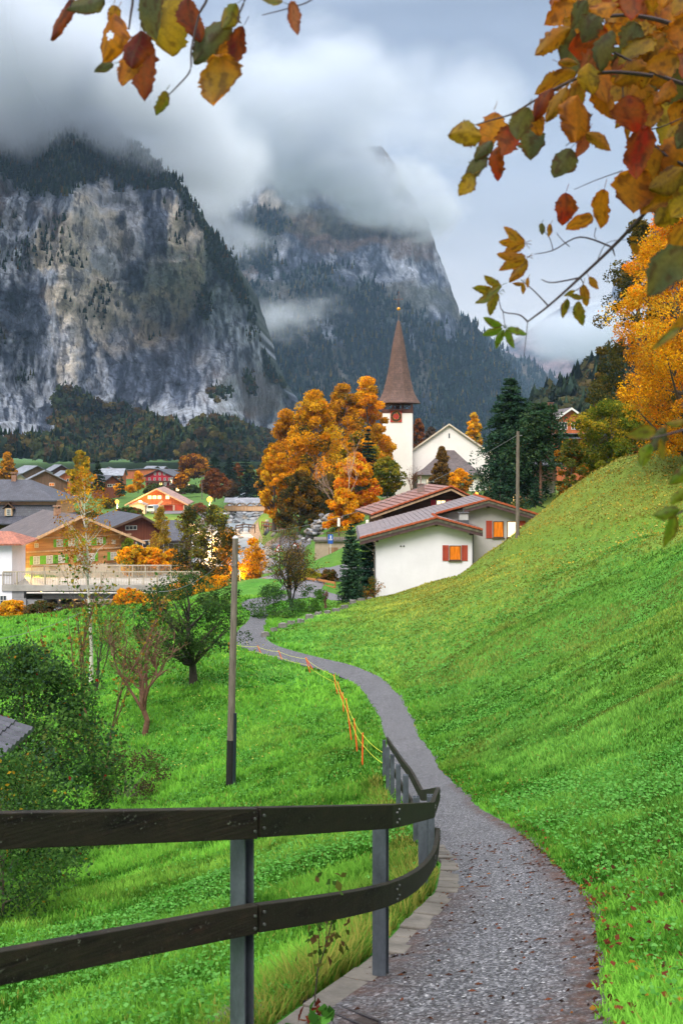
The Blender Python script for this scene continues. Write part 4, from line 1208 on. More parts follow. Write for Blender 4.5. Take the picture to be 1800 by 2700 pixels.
def build_kerb():
    b = MB(); rng = random.Random(3)
    ys = [3.9]
    while ys[-1] < 13.2: ys.append(ys[-1] + (0.55 if ys[-1] < 6 else 0.26))
    for a, c in zip(ys[:-1], ys[1:]):
        c -= 0.012
        def pt(y, off): return Vector((float(np.interp(y, PATH[:, 0], PATH[:, 1])) + off, y, 0))
        p, q = pt(a, 0), pt(c, 0); d = (q - p); d.normalize(); n = Vector((d.y, -d.x, 0))
        j = rng.uniform(-0.012, 0.012); w_ = 0.20
        z0 = [float(h_base(v.x, v.y)) for v in (p, q)]
        V = []
        for (v, z) in ((p, z0[0]), (q, z0[1])):
            for off in (-0.06, w_ - 0.06 + j):
                for dz in (-0.35, 0.035 + j): V.append(v + n * off + Vector((0, 0, z + dz)))
        b.add(V, [(0, 1, 3, 2), (4, 6, 7, 5), (1, 5, 7, 3), (0, 2, 6, 4), (0, 4, 5, 1), (2, 3, 7, 6)])
    tag(b.build('kerb', CONC, bevel=0.012), kind='structure')
    # broad concrete slab and iron drain strip at the foot of the frame
    def gp(px, py):
        lo = 3.5
        for y in np.linspace(3.5, 9, 400):
            if float(h_base((px - 900) / F * y, y)) >= (HOR - py) / F * y: return Vector(((px - 900) / F * y, y, float(h_base((px - 900) / F * y, y))))
            lo = y
        return P(px, py, lo)
    c = [gp(545, 2716), gp(690, 2690), gp(752, 2640), gp(610, 2652)]
    o0 = c[0]
    s = empty('concrete_slab', o0, 0, 'flat concrete slab by the base of the nearest steel post', 'slab')
    m = MB(); up = Vector((0, 0, 0.055)); dn = Vector((0, 0, -0.25))
    m.add([p - o0 + dn for p in c] + [p - o0 + up for p in c], [(0, 3, 2, 1), (4, 5, 6, 7), (0, 1, 5, 4), (1, 2, 6, 5), (2, 3, 7, 6), (3, 0, 4, 7)]); m.build('slab', CONC, s, bevel=0.012)
    p, q = gp(748, 2618), gp(980, 2712)
    g = empty('drain_channel', p, 0, 'dark iron drain strip crossing the gravel beside the slab', 'drain')
    d = (q - p); sd = Vector((-d.y, d.x, 0)).normalized(); iron = plain('rusty_iron', (0.05, 0.045, 0.055), 0.5, 0.3, 8, 0.2, 0.5)
    for k in (-0.045, 0.045):
        m = MB(); m.bar(sd * k + Vector((0, 0, 0.012)), d + sd * k + Vector((0, 0, 0.012)), 0.014, 0.03); m.build('edge_bar', iron, g)
    m = MB(); m.bar(Vector((0, 0, 0.004)), d + Vector((0, 0, 0.004)), 0.074, 0.03); m.build('channel', plain('channel_dirt', (0.03, 0.02, 0.018), 0.9), g)
build_kerb()

# ------------------------------------------------------------------ poles, wires, marker stakes
POLE_M = NT('pole_wood'); _v = POLE_M.coord('Object', (6, 6, 0.5)); _n = POLE_M.noise(_v, 3, 5, 0.65); POLE_M.principled(POLE_M.ramp(_n, [(0.3, (0.07, 0.055, 0.045)), (0.6, (0.19, 0.155, 0.125)), (0.8, (0.27, 0.23, 0.19))]), 0.85, _n, 0.6, 0.02); POLE_M = POLE_M.m
TAR = plain('tarred_wood', (0.014, 0.012, 0.013), 0.7, 0.4, 6, 0.5)
PLASTIC = plain('dark_conduit', (0.012, 0.016, 0.028), 0.35, 0.2, 3, 0.05, spec=0.6)
WIRE = plain('cable', (0.16, 0.16, 0.17), 0.5, 0.1)
def build_poles():
    b0 = P(606, 2075, 33.0); tp = P(621, 1420, 33.0)
    r = empty('utility_pole', b0, 0, 'tall weathered wooden pole with tarred foot and dark conduit, left of the path', 'utility pole')
    d = tp - b0
    b = MB(); b.tube([d * t for t in (0.19, 0.45, 0.75, 1.0)], [0.122, 0.114, 0.102, 0.092], 14); b.build('shaft', POLE_M, r, smooth=False)
    b = MB(); b.tube([d * -0.05, d * 0.19], [0.135, 0.129], 14); b.build('tarred_foot', TAR, r)
    b = MB(); b.tube([d * 1.0, d * 1.004, d * 1.012], [0.10, 0.10, 0.03], 12); b.build('cap', plain('pole_cap', (0.5, 0.5, 0.52), 0.5, 0.1, 3, 0.1, 0.3), r)
    b = MB(); c0 = P(616.5, 2125, 32.6) - b0; c1 = P(620.5, 1880, 32.85) - b0
    b.tube([c0 - Vector((0, 0, 0.3)), c1], 0.052, 10); b.build('conduit', PLASTIC, r)
    b = MB(); k = d * 0.90
    for a in range(5):
        q = a * 1.256; b.tube([k + Vector((0.1 * math.cos(q), 0.1 * math.sin(q), 0.1)), k + Vector((0.17 * math.cos(q), 0.17 * math.sin(q), 0.0)), k + Vector((0.1 * math.cos(q + .9), 0.1 * math.sin(q + .9), -0.1))], 0.012, 5)
    b.build('cable_clamp', WIRE, r)
    p2b = P(1363, 1462, 71.5); p2t = P(1364.5, 1137, 71.5)
    r2 = empty('utility_pole', p2b, 0, 'slim wooden pole standing in front of the lit house windows', 'utility pole')
    d2 = p2t - p2b
    b = MB(); b.tube([d2 * t for t in (-0.05, 0.3, 0.7, 1.0)], [0.145, 0.135, 0.118, 0.105], 12); b.build('shaft', POLE_M, r2)
    b = MB(); b.tube([d2 * 0.965 + Vector((-0.12, 0, 0)), d2 * 0.965 + Vector((0.3, 0, 0))], 0.03, 6); b.build('bracket', WIRE, r2)
    def wire(name, a, c, sag, rad, label):
        pts = [a + (c - a) * t + Vector((0, 0, -sag * 4 * t * (1 - t))) for t in np.linspace(0, 1, 28)]
        b = MB(); b.tube([p - a for p in pts], rad, 4); o = b.build(name, WIRE, loc=a)
        tag(o, label, 'cable'); return o
    wire('overhead_cable', p2t - Vector((0, 0, 0.25)), P(718, 1400, 96), 1.2, 0.018, 'thin overhead cable running down from the slim pole past the church')
    wire('overhead_cable', tp - Vector((0, 0, 0.35)), P(420, 1560, 40), 0.35, 0.012, 'thin cable leaving the tall pole towards the apple tree')
    wire('overhead_cable', P(-40, 1690, 44), P(330, 1540, 62), 0.6, 0.012, 'thin black cable sloping above the left meadow')
    # orange marker stakes with yellow rope
    STAKE = plain('orange_stake', (0.75, 0.10, 0.02), 0.6, 0.15, 6, 0.1)
    ROPE = plain('yellow_rope', (0.72, 0.74, 0.06), 0.7, 0.15, 6, 0.1)
    S = [((956, 1926), (954.5, 2010), 29.5), ((933, 1880), (942, 1952), 33), ((912, 1825), (928, 1926), 35.5), ((903, 1808), (906, 1842), 42), ((890, 1794), (905, 1842), 44), ((880, 1772), (890, 1817), 46),
         ((806, 1738), (828, 1776), 51.5), ((805.5, 1738), (819, 1782), 51), ((734, 1732), (745, 1773), 54.5), ((679, 1721), (690, 1760), 56.5), ((603, 1706), (604, 1738), 58), ((570, 1712), (571, 1724), 60)]
    names = ['straight orange marker stake nearest the far end of the fence', 'second orange stake up the meadow from the fence end', 'tall leaning orange stake third from the fence end', 'short orange stake in the row of leaning stakes beside the path bend',
             'leaning orange stake at the path bend with rope at its top', 'orange stake where the rope turns along the path bend', 'right stake of the crossed pair of orange stakes', 'left stake of the crossed pair of orange stakes',
             'tilted orange stake between the crossed pair and the tall pole', 'tilted orange stake just right of the tall pole', 'upright orange stake just left of the tall pole', 'short orange stake under the apple tree branches']
    tops = []
    for (t, bt, Y), lb in zip(S, names):
        t_, b_ = P(*t, Y), P(*bt, Y)
        g = hz(b_.x, b_.y); dz = g - b_.z
        t_.z += dz * 0.5; b_.z = g - 0.1
        m = MB(); m.tube([Vector((0, 0, 0)), t_ - b_], [0.026, 0.024], 6); o = m.build('marker_stake', STAKE, loc=b_)
        tag(o, lb, 'stake', 'orange marker stakes along the path'); tops.append(t_)
    def rope(idx, drop, label):
        pts = [Vector((1.14, 26, -7.6 - drop))] + [tops[i] - Vector((0, 0, 0.06 + drop)) for i in idx]
        m = MB(); L_ = []
        for a, c in zip(pts[:-1], pts[1:]):
            for t in np.linspace(0, 1, 7)[:-1]: L_.append(a + (c - a) * t + Vector((0, 0, -0.25 * t * (1 - t))))
        L_.append(pts[-1])
        m.tube([p - pts[0] for p in L_], 0.006, 4); o = m.build('rope', ROPE, loc=pts[0]); tag(o, label, 'rope')
    rope([0, 1, 2, 4, 5, 7, 8, 9, 10], 0.0, 'upper yellow rope strung along the orange stakes')
    rope([0, 1, 2, 4, 5, 7, 8, 9, 10], 0.28, 'lower yellow rope strung along the orange stakes')
build_poles()

# ------------------------------------------------------------------ shrubs and trees of the near meadow
GREENS = [(0.034, 0.085, 0.022), (0.06, 0.14, 0.03), (0.10, 0.20, 0.045), (0.05, 0.10, 0.05)]
def build_near_plants():
    g = on_ground(110, 29.0)
    broadleaf('bush', g + Vector((-0.5, 0, -0.3)), 6.0, 2.5, 0.0, GREENS + [(0.10, 0.13, 0.03), (0.34, 0.16, 0.02), (0.30, 0.02, 0.012)], 22000, 0.125, 190, 5, 'spread', [0.24, 0.28, 0.24, 0.16, 0.05, 0.015, 0.015], label='big dark green bush with red berries at the lower left', cat='bush', rc=0.62, limbs=60, tr=0.008)
    g = on_ground(50, 19.8)
    broadleaf('bush', g + Vector((-0.3, 0, -0.3)), 3.2, 1.25, 0.0, GREENS + [(0.36, 0.22, 0.02), (0.12, 0.16, 0.03)], 9000, 0.085, 90, 6, 'round', [0.25, 0.29, 0.22, 0.16, 0.03, 0.05], label='low green bush with yellowing leaves seen under the near fence rail', cat='bush', rc=0.5, limbs=20, tr=0.008)
    g = on_ground(330, 35)
    broadleaf('bush', g + Vector((0, 0, -0.1)), 1.6, 1.5, 0.0, [(0.05, 0.10, 0.02), (0.07, 0.13, 0.025), (0.10, 0.075, 0.03), (0.06, 0.045, 0.03)], 2600, 0.10, 40, 7, 'round', label='low scrubby bush at the foot of the bare fruit tree', cat='bush', rc=0.4, tr=0.01)
    g = on_ground(255, 36)
    twig_tree('sapling', g, 8.2, 0.36, 3, 21, [(0.05, 0.11, 0.02), (0.09, 0.15, 0.03), (0.30, 0.22, 0.03), (0.25, 0.11, 0.02)], 620, 0.16, TWIG_RED, 'thin red-stemmed sapling with sparse green and yellow leaves', 'tree', None, 3, 0.05, 0, 0.10, up=1.1, leaf_lo=3.2)
    g = on_ground(380, 42)
    twig_tree('fruit_tree', g, 4.6, 0.75, 7, 22, [(0.05, 0.10, 0.02), (0.09, 0.13, 0.03), (0.13, 0.07, 0.03)], 900, 0.10, TWIG_RED, 'bare reddish fruit tree with fanned twigs beside the apple tree', 'tree', None, 4, 0.07, 1.0, 0.16, up=0.5)
    g = on_ground(512, 48.5)
    broadleaf('apple_tree', g, 5.0, 2.7, 1.5, [(0.025, 0.055, 0.018), (0.04, 0.085, 0.025), (0.06, 0.115, 0.03), (0.09, 0.14, 0.035)], 11500, 0.12, 120, 23, 'round', label='dark green apple tree with crooked trunk left of the tall pole', cat='tree', rc=0.48, limbs=34, tr=0.04, lean=(-0.4, 0), lobes=0.35, bark=TWIG_DARK)
    # birch: white stem, sparse orange crown
    g = on_ground(241, 52)
    H = (HOR - 1225) / F * 52 - g.z
    r = broadleaf('birch', g, H, 1.25, H * 0.50, [(0.42, 0.15, 0.012), (0.46, 0.24, 0.018), (0.32, 0.10, 0.012), (0.30, 0.24, 0.025)], 2100, 0.13, 60, 24, 'egg', bark=BIRCH, label='slender white-stemmed birch with sparse orange crown', cat='tree', rc=0.5, limbs=45, tr=0.0095, lean=(-0.35, 0), lobes=0.3)
    tw = twig_tree('birch', on_ground(246, 50), 6.6, 0.5, 5, 25, [(0.07, 0.13, 0.025), (0.12, 0.17, 0.03), (0.30, 0.22, 0.02)], 700, 0.15, TWIG_DARK, 'young green-leaved birch sprouts round the white birch stem', 'tree', None, 3, 0.035, 0, 0.12, up=0.9, leaf_lo=2.4)
    # brown bush by the gravel, with leafy skirt
    g = on_ground(768, 73)
    twig_tree('bush', g, 5.6, 0.62, 9, 26, [(0.09, 0.06, 0.02), (0.15, 0.10, 0.025), (0.05, 0.075, 0.02), (0.22, 0.13, 0.02)], 4200, 0.13, TWIG_DARK, 'tall brown half-bare bush where the path meets the road', 'bush', None, 4, 0.07, 0.5, 0.14, up=0.7)
    g = on_ground(722, 70.5)
    broadleaf('bush', g, 2.0, 1.7, 0.0, GREENS + [(0.06, 0.12, 0.02)], 4200, 0.12, 50, 27, 'spread', label='low dark green bush under the brown bush beside the gravel', cat='bush', rc=0.45, tr=0.01)
    g = on_ground(815, 73)
    broadleaf('bush', g, 1.7, 1.0, 0.0, [(0.05, 0.13, 0.02), (0.08, 0.18, 0.03)], 1800, 0.12, 30, 28, 'round', label='small light green bush right of the brown bush', cat='bush', rc=0.35, tr=0.01)
    g = on_ground(857, 75.5)
    twig_tree('pruned_shrub', g, 1.45, 0.5, 8, 29, None, 0, 0.1, TWIG_RED, 'pruned rusty leafless shrub on the grass before the house', 'shrub', None, 2, 0.06, 0.35, 0.10)
    g = on_ground(926, 79.5)
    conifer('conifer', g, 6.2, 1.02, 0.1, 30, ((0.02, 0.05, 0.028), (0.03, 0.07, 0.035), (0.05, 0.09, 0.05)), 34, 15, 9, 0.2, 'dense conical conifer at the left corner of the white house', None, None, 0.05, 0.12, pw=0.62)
    g = on_ground(968, 86)
    conifer('conifer', g, 5.0, 1.5, 0.1, 31, ((0.012, 0.035, 0.022), (0.02, 0.05, 0.03)), 24, 13, 9, 0.22, 'darker rounder conifer half hidden behind the conical one', None, None, 0.05, 0.15, pw=0.5)
    g = on_ground(975, 82)
    broadleaf('bush', g, 1.7, 0.9, 0.0, [(0.36, 0.15, 0.015), (0.18, 0.11, 0.02), (0.06, 0.10, 0.02)], 900, 0.14, 20, 32, 'round', label='rust orange bush against the left wall of the white house', cat='bush', rc=0.35, tr=0.01)
    # wild stems beside the near fence post
    b = twig_tree('wild_plant', on_ground(830, 5.55) + Vector((0, 0, -0.05)), 1.05, 0.16, 1, 33, [(0.05, 0.10, 0.02), (0.09, 0.10, 0.02), (0.12, 0.07, 0.03)], 60, 0.055, TWIG_DARK, 'tall wiry weed growing by the fence between the first two posts', 'weed', None, 3, 0.006, 0, 0.12, up=1.2)
    b = broadleaf('wild_plant', on_ground(815, 5.0) + Vector((0, 0, 0.0)), 0.16, 0.16, 0.0, [(0.04, 0.12, 0.02), (0.07, 0.2, 0.03), (0.16, 0.03, 0.02)], 70, 0.07, 8, 34, 'spread', label='leafy rosette with red stems at the end of the concrete slab', cat='weed', rc=0.05, limbs=6, tr=0.02)
build_near_plants()

def build_shed():
    TILE = NT('dark_ridged_tiles'); v = TILE.coord('Object'); n = TILE.noise(v, 4, 4, 0.6); TILE.principled(TILE.ramp(n, [(0.3, (0.02, 0.02, 0.03)), (0.7, (0.06, 0.06, 0.08))]), 0.45, n, 0.3, 0.01); TILE = TILE.m
    a = P(62, 1915, 22.0); s = empty('shed', Vector((a.x - 2.4, 22.6, hz(a.x - 2.4, 22.6))), R(0), 'small shed whose dark tiled roof shows at the left edge', 'shed')
    z0 = s.location.z; rz = a.z - z0
    b = MB(); b.box(-2.2, -1.4, -0.5, 1.2, 1.6, rz - 0.5); b.build('wall', plain('shed_boards', (0.12, 0.08, 0.055), 0.85, 0.3, 5, 0.4, stretch=(6, 6, 0.6)), s)
    b = MB()
    for i in range(9):      # stepped courses, rising to the left
        t0, t1 = i / 9, (i + 1) / 9
        x0, x1 = 1.9 - 3.8 * t0, 1.9 - 3.8 * t1; zz0, zz1 = rz - 0.75 + 1.5 * t0, rz - 0.75 + 1.5 * t1
        for j in range(12):
            y0 = -1.7 + j * 0.3
            b.add([(x0, y0, zz0 + 0.07), (x1, y0, zz1 + 0.03), (x1, y0 + 0.15, zz1 + 0.08), (x0, y0 + 0.15, zz0 + 0.12), (x0, y0 + 0.29, zz0 + 0.07), (x1, y0 + 0.29, zz1 + 0.03), (x0, y0, zz0), (x0, y0 + .29, zz0)], [(0, 3, 2, 1), (3, 4, 5, 2), (6, 7, 4, 3, 0)])
    b.build('roof', TILE, s)
build_shed()
# ------------------------------------------------------------------ buildings: materials and builders
def render_wall(name, c, dirt=0.25):
    m = NT(name); v = m.coord('Object'); n = m.noise(v, 0.5, 5, 0.65); n2 = m.noise(v, 14, 4, 0.6); n3 = m.noise(m.coord('Object', (1.2, 1.2, 0.18)), 1.2, 4, 0.6)
    col = m.ramp(n, [(0.3, tuple(x * (1 - dirt) for x in c)), (0.65, c)])
    col = m.mix(m.ramp(n3, [(0.55, (0, 0, 0)), (0.8, (dirt,) * 3)]), col, tuple(x * 0.55 for x in c))
    m.principled(col, 0.85, n2, 0.35, 0.01, 0, 0.25)
    return m.m
def timber(name, c, var=0.4, planks=5.0, horiz=False):
    m = NT(name); s = (0.25, 0.25, planks) if horiz else (planks, planks, 0.25)
    v = m.coord('Object', s); n = m.noise(v, 1.0, 4, 0.6); w_ = m.n('ShaderNodeTexWave'); w_.bands_direction = 'Z' if horiz else 'X'
    w_.inputs['Scale'].default_value = 0.55; w_.inputs['Distortion'].default_value = 0.0; m.l(m.coord('Object', (4, 4, 4)), w_.inputs['Vector'])
    g = m.ramp(w_.outputs['Fac'], [(0.0, (0.45,) * 3), (0.10, (1, 1, 1)), (1.0, (1, 1, 1))])
    col = m.mix(0.7, m.ramp(n, [(0.25, tuple(x * (1 - var) for x in c)), (0.7, tuple(x * (1 + var) for x in c))]), g, 'MULTIPLY')
    m.principled(col, 0.8, n, 0.4, 0.02, 0, 0.25)
    return m.m
def tiles(name, c, row=0.35, colw=0.3, rough=0.55, var=0.3):
    m = NT(name); v = m.coord('Object'); n = m.noise(v, 0.8, 5, 0.65); n2 = m.noise(v, 9, 4, 0.7)
    br = m.n('ShaderNodeTexBrick'); br.inputs['Scale'].default_value = 1.0; br.inputs['Row Height'].default_value = row; br.inputs['Brick Width'].default_value = colw
    br.inputs['Mortar Size'].default_value = 0.02; br.inputs['Color1'].default_value = (0.7,) * 3 + (1,); br.inputs['Color2'].default_value = (1.15,) * 3 + (1,); br.inputs['Mortar'].default_value = (0.35,) * 3 + (1,)
    m.l(m.coord('UV'), br.inputs['Vector'])
    col = m.ramp(n, [(0.3, tuple(x * (1 - var) for x in c)), (0.7, tuple(x * (1 + var) for x in c))])
    col = m.mix(0.85, col, br.outputs['Color'], 'MULTIPLY')
    col = m.mix(0.5, col, m.ramp(n2, [(0.3, (0.7,) * 3), (0.7, (1.2,) * 3)]), 'MULTIPLY')
    m.principled(col, rough, br.outputs['Color'], 0.5, 0.03, 0, 0.45)
    return m.m
def add_uv(o):
    """metres along the eave and up the slope, for tile rows"""
    me = o.data; uv = me.uv_layers.new(name='UVMap')
    for p in me.polygons:
        n = p.normal
        a = Vector((-n.y, n.x, 0))
        if a.length < 1e-3: a = Vector((1, 0, 0))
        a.normalize(); b = n.cross(a)
        for li in p.loop_indices:
            c = me.vertices[me.loops[li].vertex_index].co
            uv.data[li].uv = (c.dot(a), c.dot(b))
    return o
WHITE = render_wall('white_render', (0.80, 0.77, 0.82), 0.12)
CREAMW = render_wall('cream_render', (0.62, 0.52, 0.40), 0.25)
GREYW = render_wall('grey_render', (0.46, 0.43, 0.42), 0.22)
SLATE = tiles('dark_slate', (0.055, 0.055, 0.075)); BROWNT = tiles('brown_tiles', (0.11, 0.085, 0.085), 0.32); GREYT = tiles('grey_sheet', (0.20, 0.21, 0.25), 0.6, 0.9, 0.4); REDT = tiles('red_tiles', (0.36, 0.12, 0.07)); SHINGLE = tiles('wood_shingles', (0.125, 0.070, 0.054), 0.45, 0.25, 0.8)
DKWOOD = timber('dark_timber', (0.07, 0.030, 0.020), 0.45, 5, True); REDWOOD = timber('red_timber', (0.17, 0.05, 0.028)); ORWOOD = timber('orange_timber', (0.42, 0.12, 0.045)); HONEY = timber('log_timber', (0.40, 0.205, 0.08), 0.5, 4, True); BRWOOD = timber('brown_timber', (0.12, 0.07, 0.045)); PALEWOOD = timber('pale_timber', (0.50, 0.33, 0.20), 0.3)  # log timber is brightened in colour to carry lamplight on the chalet front
FRAME_W = plain('white_paint', (0.72, 0.70, 0.66), 0.6, 0.1, 3, 0.1); FRAME_B = plain('brown_paint', (0.10, 0.055, 0.035), 0.6, 0.2, 4, 0.1)
SH_RED = timber('red_shutter', (0.36, 0.055, 0.03), 0.25, 8); SH_CRIM = plain('crimson_shutter', (0.36, 0.012, 0.03), 0.6, 0.15, 4, 0.1); SH_GREEN = plain('green_shutter', (0.13, 0.36, 0.03), 0.6, 0.2, 4, 0.1)
GLASS = NT('window_glass'); GLASS.principled((0.03, 0.035, 0.045), 0.08, spec=0.8); GLASS = GLASS.m
def lit(name, c, s, curtain=0.5):
    m = NT(name); v = m.coord('Object', (6, 1, 0.4)); n = m.noise(v, 2.5, 3, 0.6)
    col = m.ramp(n, [(0.3, tuple(x * (1 - curtain) for x in c)), (0.7, c)])
    e = m.n('ShaderNodeEmission'); e.inputs['Strength'].default_value = s; m.l(col, e.inputs['Color'])
    m.l(e.outputs[0], m.out.inputs['Surface']); return m.m
LIT_OR = lit('lit_curtain', (1.0, 0.27, 0.02), 0.6, 0.75); LIT_YE = lit('lit_room', (1.0, 0.66, 0.24), 2.2, 0.3); LIT_PALE = lit('lit_lace', (0.9, 0.75, 0.5), 0.7, 0.6)
def boxpart(name, mat, parent, boxes, bevel=0.0):
    b = MB()
    for q in boxes: b.box(*q)
    return b.build(name, mat, parent, bevel=bevel)
_wc = {}
def window(parent, x, z, w_, h, y=0.0, rz=0.0, pane=None, frame=None, nx=2, nz=1, shut=None, sw=None, name='window', sill=False):
    """frame with pane on a wall plane; x,z the centre; shutters stand open on both sides"""
    pane = pane or GLASS; frame = frame or FRAME_W
    key = (w_, h, nx, nz, frame.name)
    if key not in _wc:
        t = min(0.07, w_ * 0.08); b = MB()
        b.box(-w_ / 2, -0.07, -h / 2, -w_ / 2 + t, 0.06, h / 2); b.box(w_ / 2 - t, -0.07, -h / 2, w_ / 2, 0.06, h / 2)
        b.box(-w_ / 2 + t, -0.07, h / 2 - t, w_ / 2 - t, 0.06, h / 2); b.box(-w_ / 2 + t, -0.07, -h / 2, w_ / 2 - t, 0.06, -h / 2 + t)
        for i in range(1, nx):
            c = -w_ / 2 + w_ * i / nx; b.box(c - t * .4, -0.055, -h / 2 + t, c + t * .4, 0.05, h / 2 - t)
        for k in range(1, nz):
            c = -h / 2 + h * k / nz; b.box(-w_ / 2 + t, -0.05, c - t * .3, w_ / 2 - t, 0.045, c + t * .3)
        f = b.build(name, frame, parent); p = MB(); p.box(-w_ / 2 + t * 0.6, -0.025, -h / 2 + t * 0.6, w_ / 2 - t * 0.6, 0.03, h / 2 - t * 0.6)
        pm = p.build('pane', pane, f)
        _wc[key] = (f.data, pm.data)
    else:
        f = bpy.data.objects.new(name, _wc[key][0]); COL.objects.link(f); f.parent = parent
        pm = bpy.data.objects.new('pane', _wc[key][1]); COL.objects.link(pm); pm.parent = f
    pm.material_slots[0].link = 'OBJECT'; pm.material_slots[0].material = pane
    f.location = (x, y, z); f.rotation_euler = (0, 0, rz)
    ca, sa = math.cos(rz), math.sin(rz)
    if shut:
        sw = sw or w_ * 0.5
        for s in (-1, 1):
            b = MB(); b.box(-sw / 2, -0.05, -h / 2 - 0.03, sw / 2, -0.012, h / 2 + 0.03)
            b.box(-sw / 2 + 0.05, -0.062, -h * 0.36, sw / 2 - 0.05, -0.05, -h * 0.30); b.box(-sw / 2 + 0.05, -0.062, h * 0.30, sw / 2 - 0.05, -0.05, h * 0.36)
            o = b.build('shutter', shut, parent)
            dx = s * (w_ / 2 + sw / 2 + 0.04)
            o.location = (x + dx * ca, y + dx * sa, z); o.rotation_euler = (0, 0, rz)
    if sill:
        b = MB(); b.box(-w_ / 2 - 0.08, -0.14, -h / 2 - 0.07, w_ / 2 + 0.08, 0.02, -h / 2 - 0.002); o = b.build('sill', frame, f)
    return f
def slab_pair(b, xr, zr, xl, zl, xR, zR, y0, y1, t):
    b.prism([(xr, zr), (xl, zl), (xl, zl - t), (xr, zr - t)], y0, y1)
    b.prism([(xr, zr - t), (xR, zR - t), (xR, zR), (xr, zr)], y0, y1)
def gable(name, loc, rz, W, D, He, Hr, wall, roof, label, cat='house', over=0.8, of=0.9, t=0.22, xr=0.0, group=None, lower=None, lower_h=0.0, trim=None, chimney=None, deep=2.0):
    """gabled house: front gable on local y = 0, ridge along local y"""
    root = empty(name, loc, rz, label, cat, group)
    sl = (Hr - He) / (W / 2 + xr); sr = (Hr - He) / (W / 2 - xr)
    lo = -deep
    if lower: boxpart('plinth_wall', lower, root, [(-W / 2 + 0.02, 0.02, -deep, W / 2 - 0.02, D - 0.02, lower_h)]); lo = lower_h
    b = MB(); b.prism([(-W / 2, lo), (W / 2, lo), (W / 2, He - 0.02), (xr, Hr - 0.02), (-W / 2, He - 0.02)], 0, D); b.build('wall', wall, root)
    b = MB(); slab_pair(b, xr, Hr + t, -W / 2 - over, He - sl * over + t, W / 2 + over, He - sr * over + t, -of, D + of, t)
    r = add_uv(b.build('roof', roof, root))
    if trim:
        b = MB(); slab_pair(b, xr, Hr - 0.01 + t, -W / 2 - over, He - sl * over - 0.01 + t, W / 2 + over, He - sr * over - 0.01 + t, -of - 0.05, -of - 0.002, t + 0.1); b.build('barge_board', trim, r)
    if chimney:
        cx, cy, cz0, cz1, m = chimney
        boxpart('chimney', m, r, [(cx - 0.35, cy - 0.35, cz0, cx + 0.35, cy + 0.35, cz1), (cx - 0.45, cy - 0.45, cz1 + 0.25, cx + 0.45, cy + 0.45, cz1 + 0.33), (cx - 0.3, cy - 0.3, cz1, cx - 0.2, cy + 0.3, cz1 + 0.25), (cx + 0.2, cy - 0.3, cz1, cx + 0.3, cy + 0.3, cz1 + 0.25)])
    return root
def point_lamp(loc, power, c=(1.0, 0.55, 0.16), r=0.25, parent=None):
    d = bpy.data.lights.new('lamp_light', 'POINT'); d.energy = power; d.color = c; d.shadow_soft_size = r
    o = bpy.data.objects.new('lamp_light', d); COL.objects.link(o); o.location = loc
    if parent: o.parent = parent
    return o
BULB = glow('lit_bulb', (1.0, 0.36, 0.045), 2.2)
LAMP_METAL = plain('lamp_metal', (0.12, 0.12, 0.13), 0.5, 0.2, 4, 0.1, 0.6)

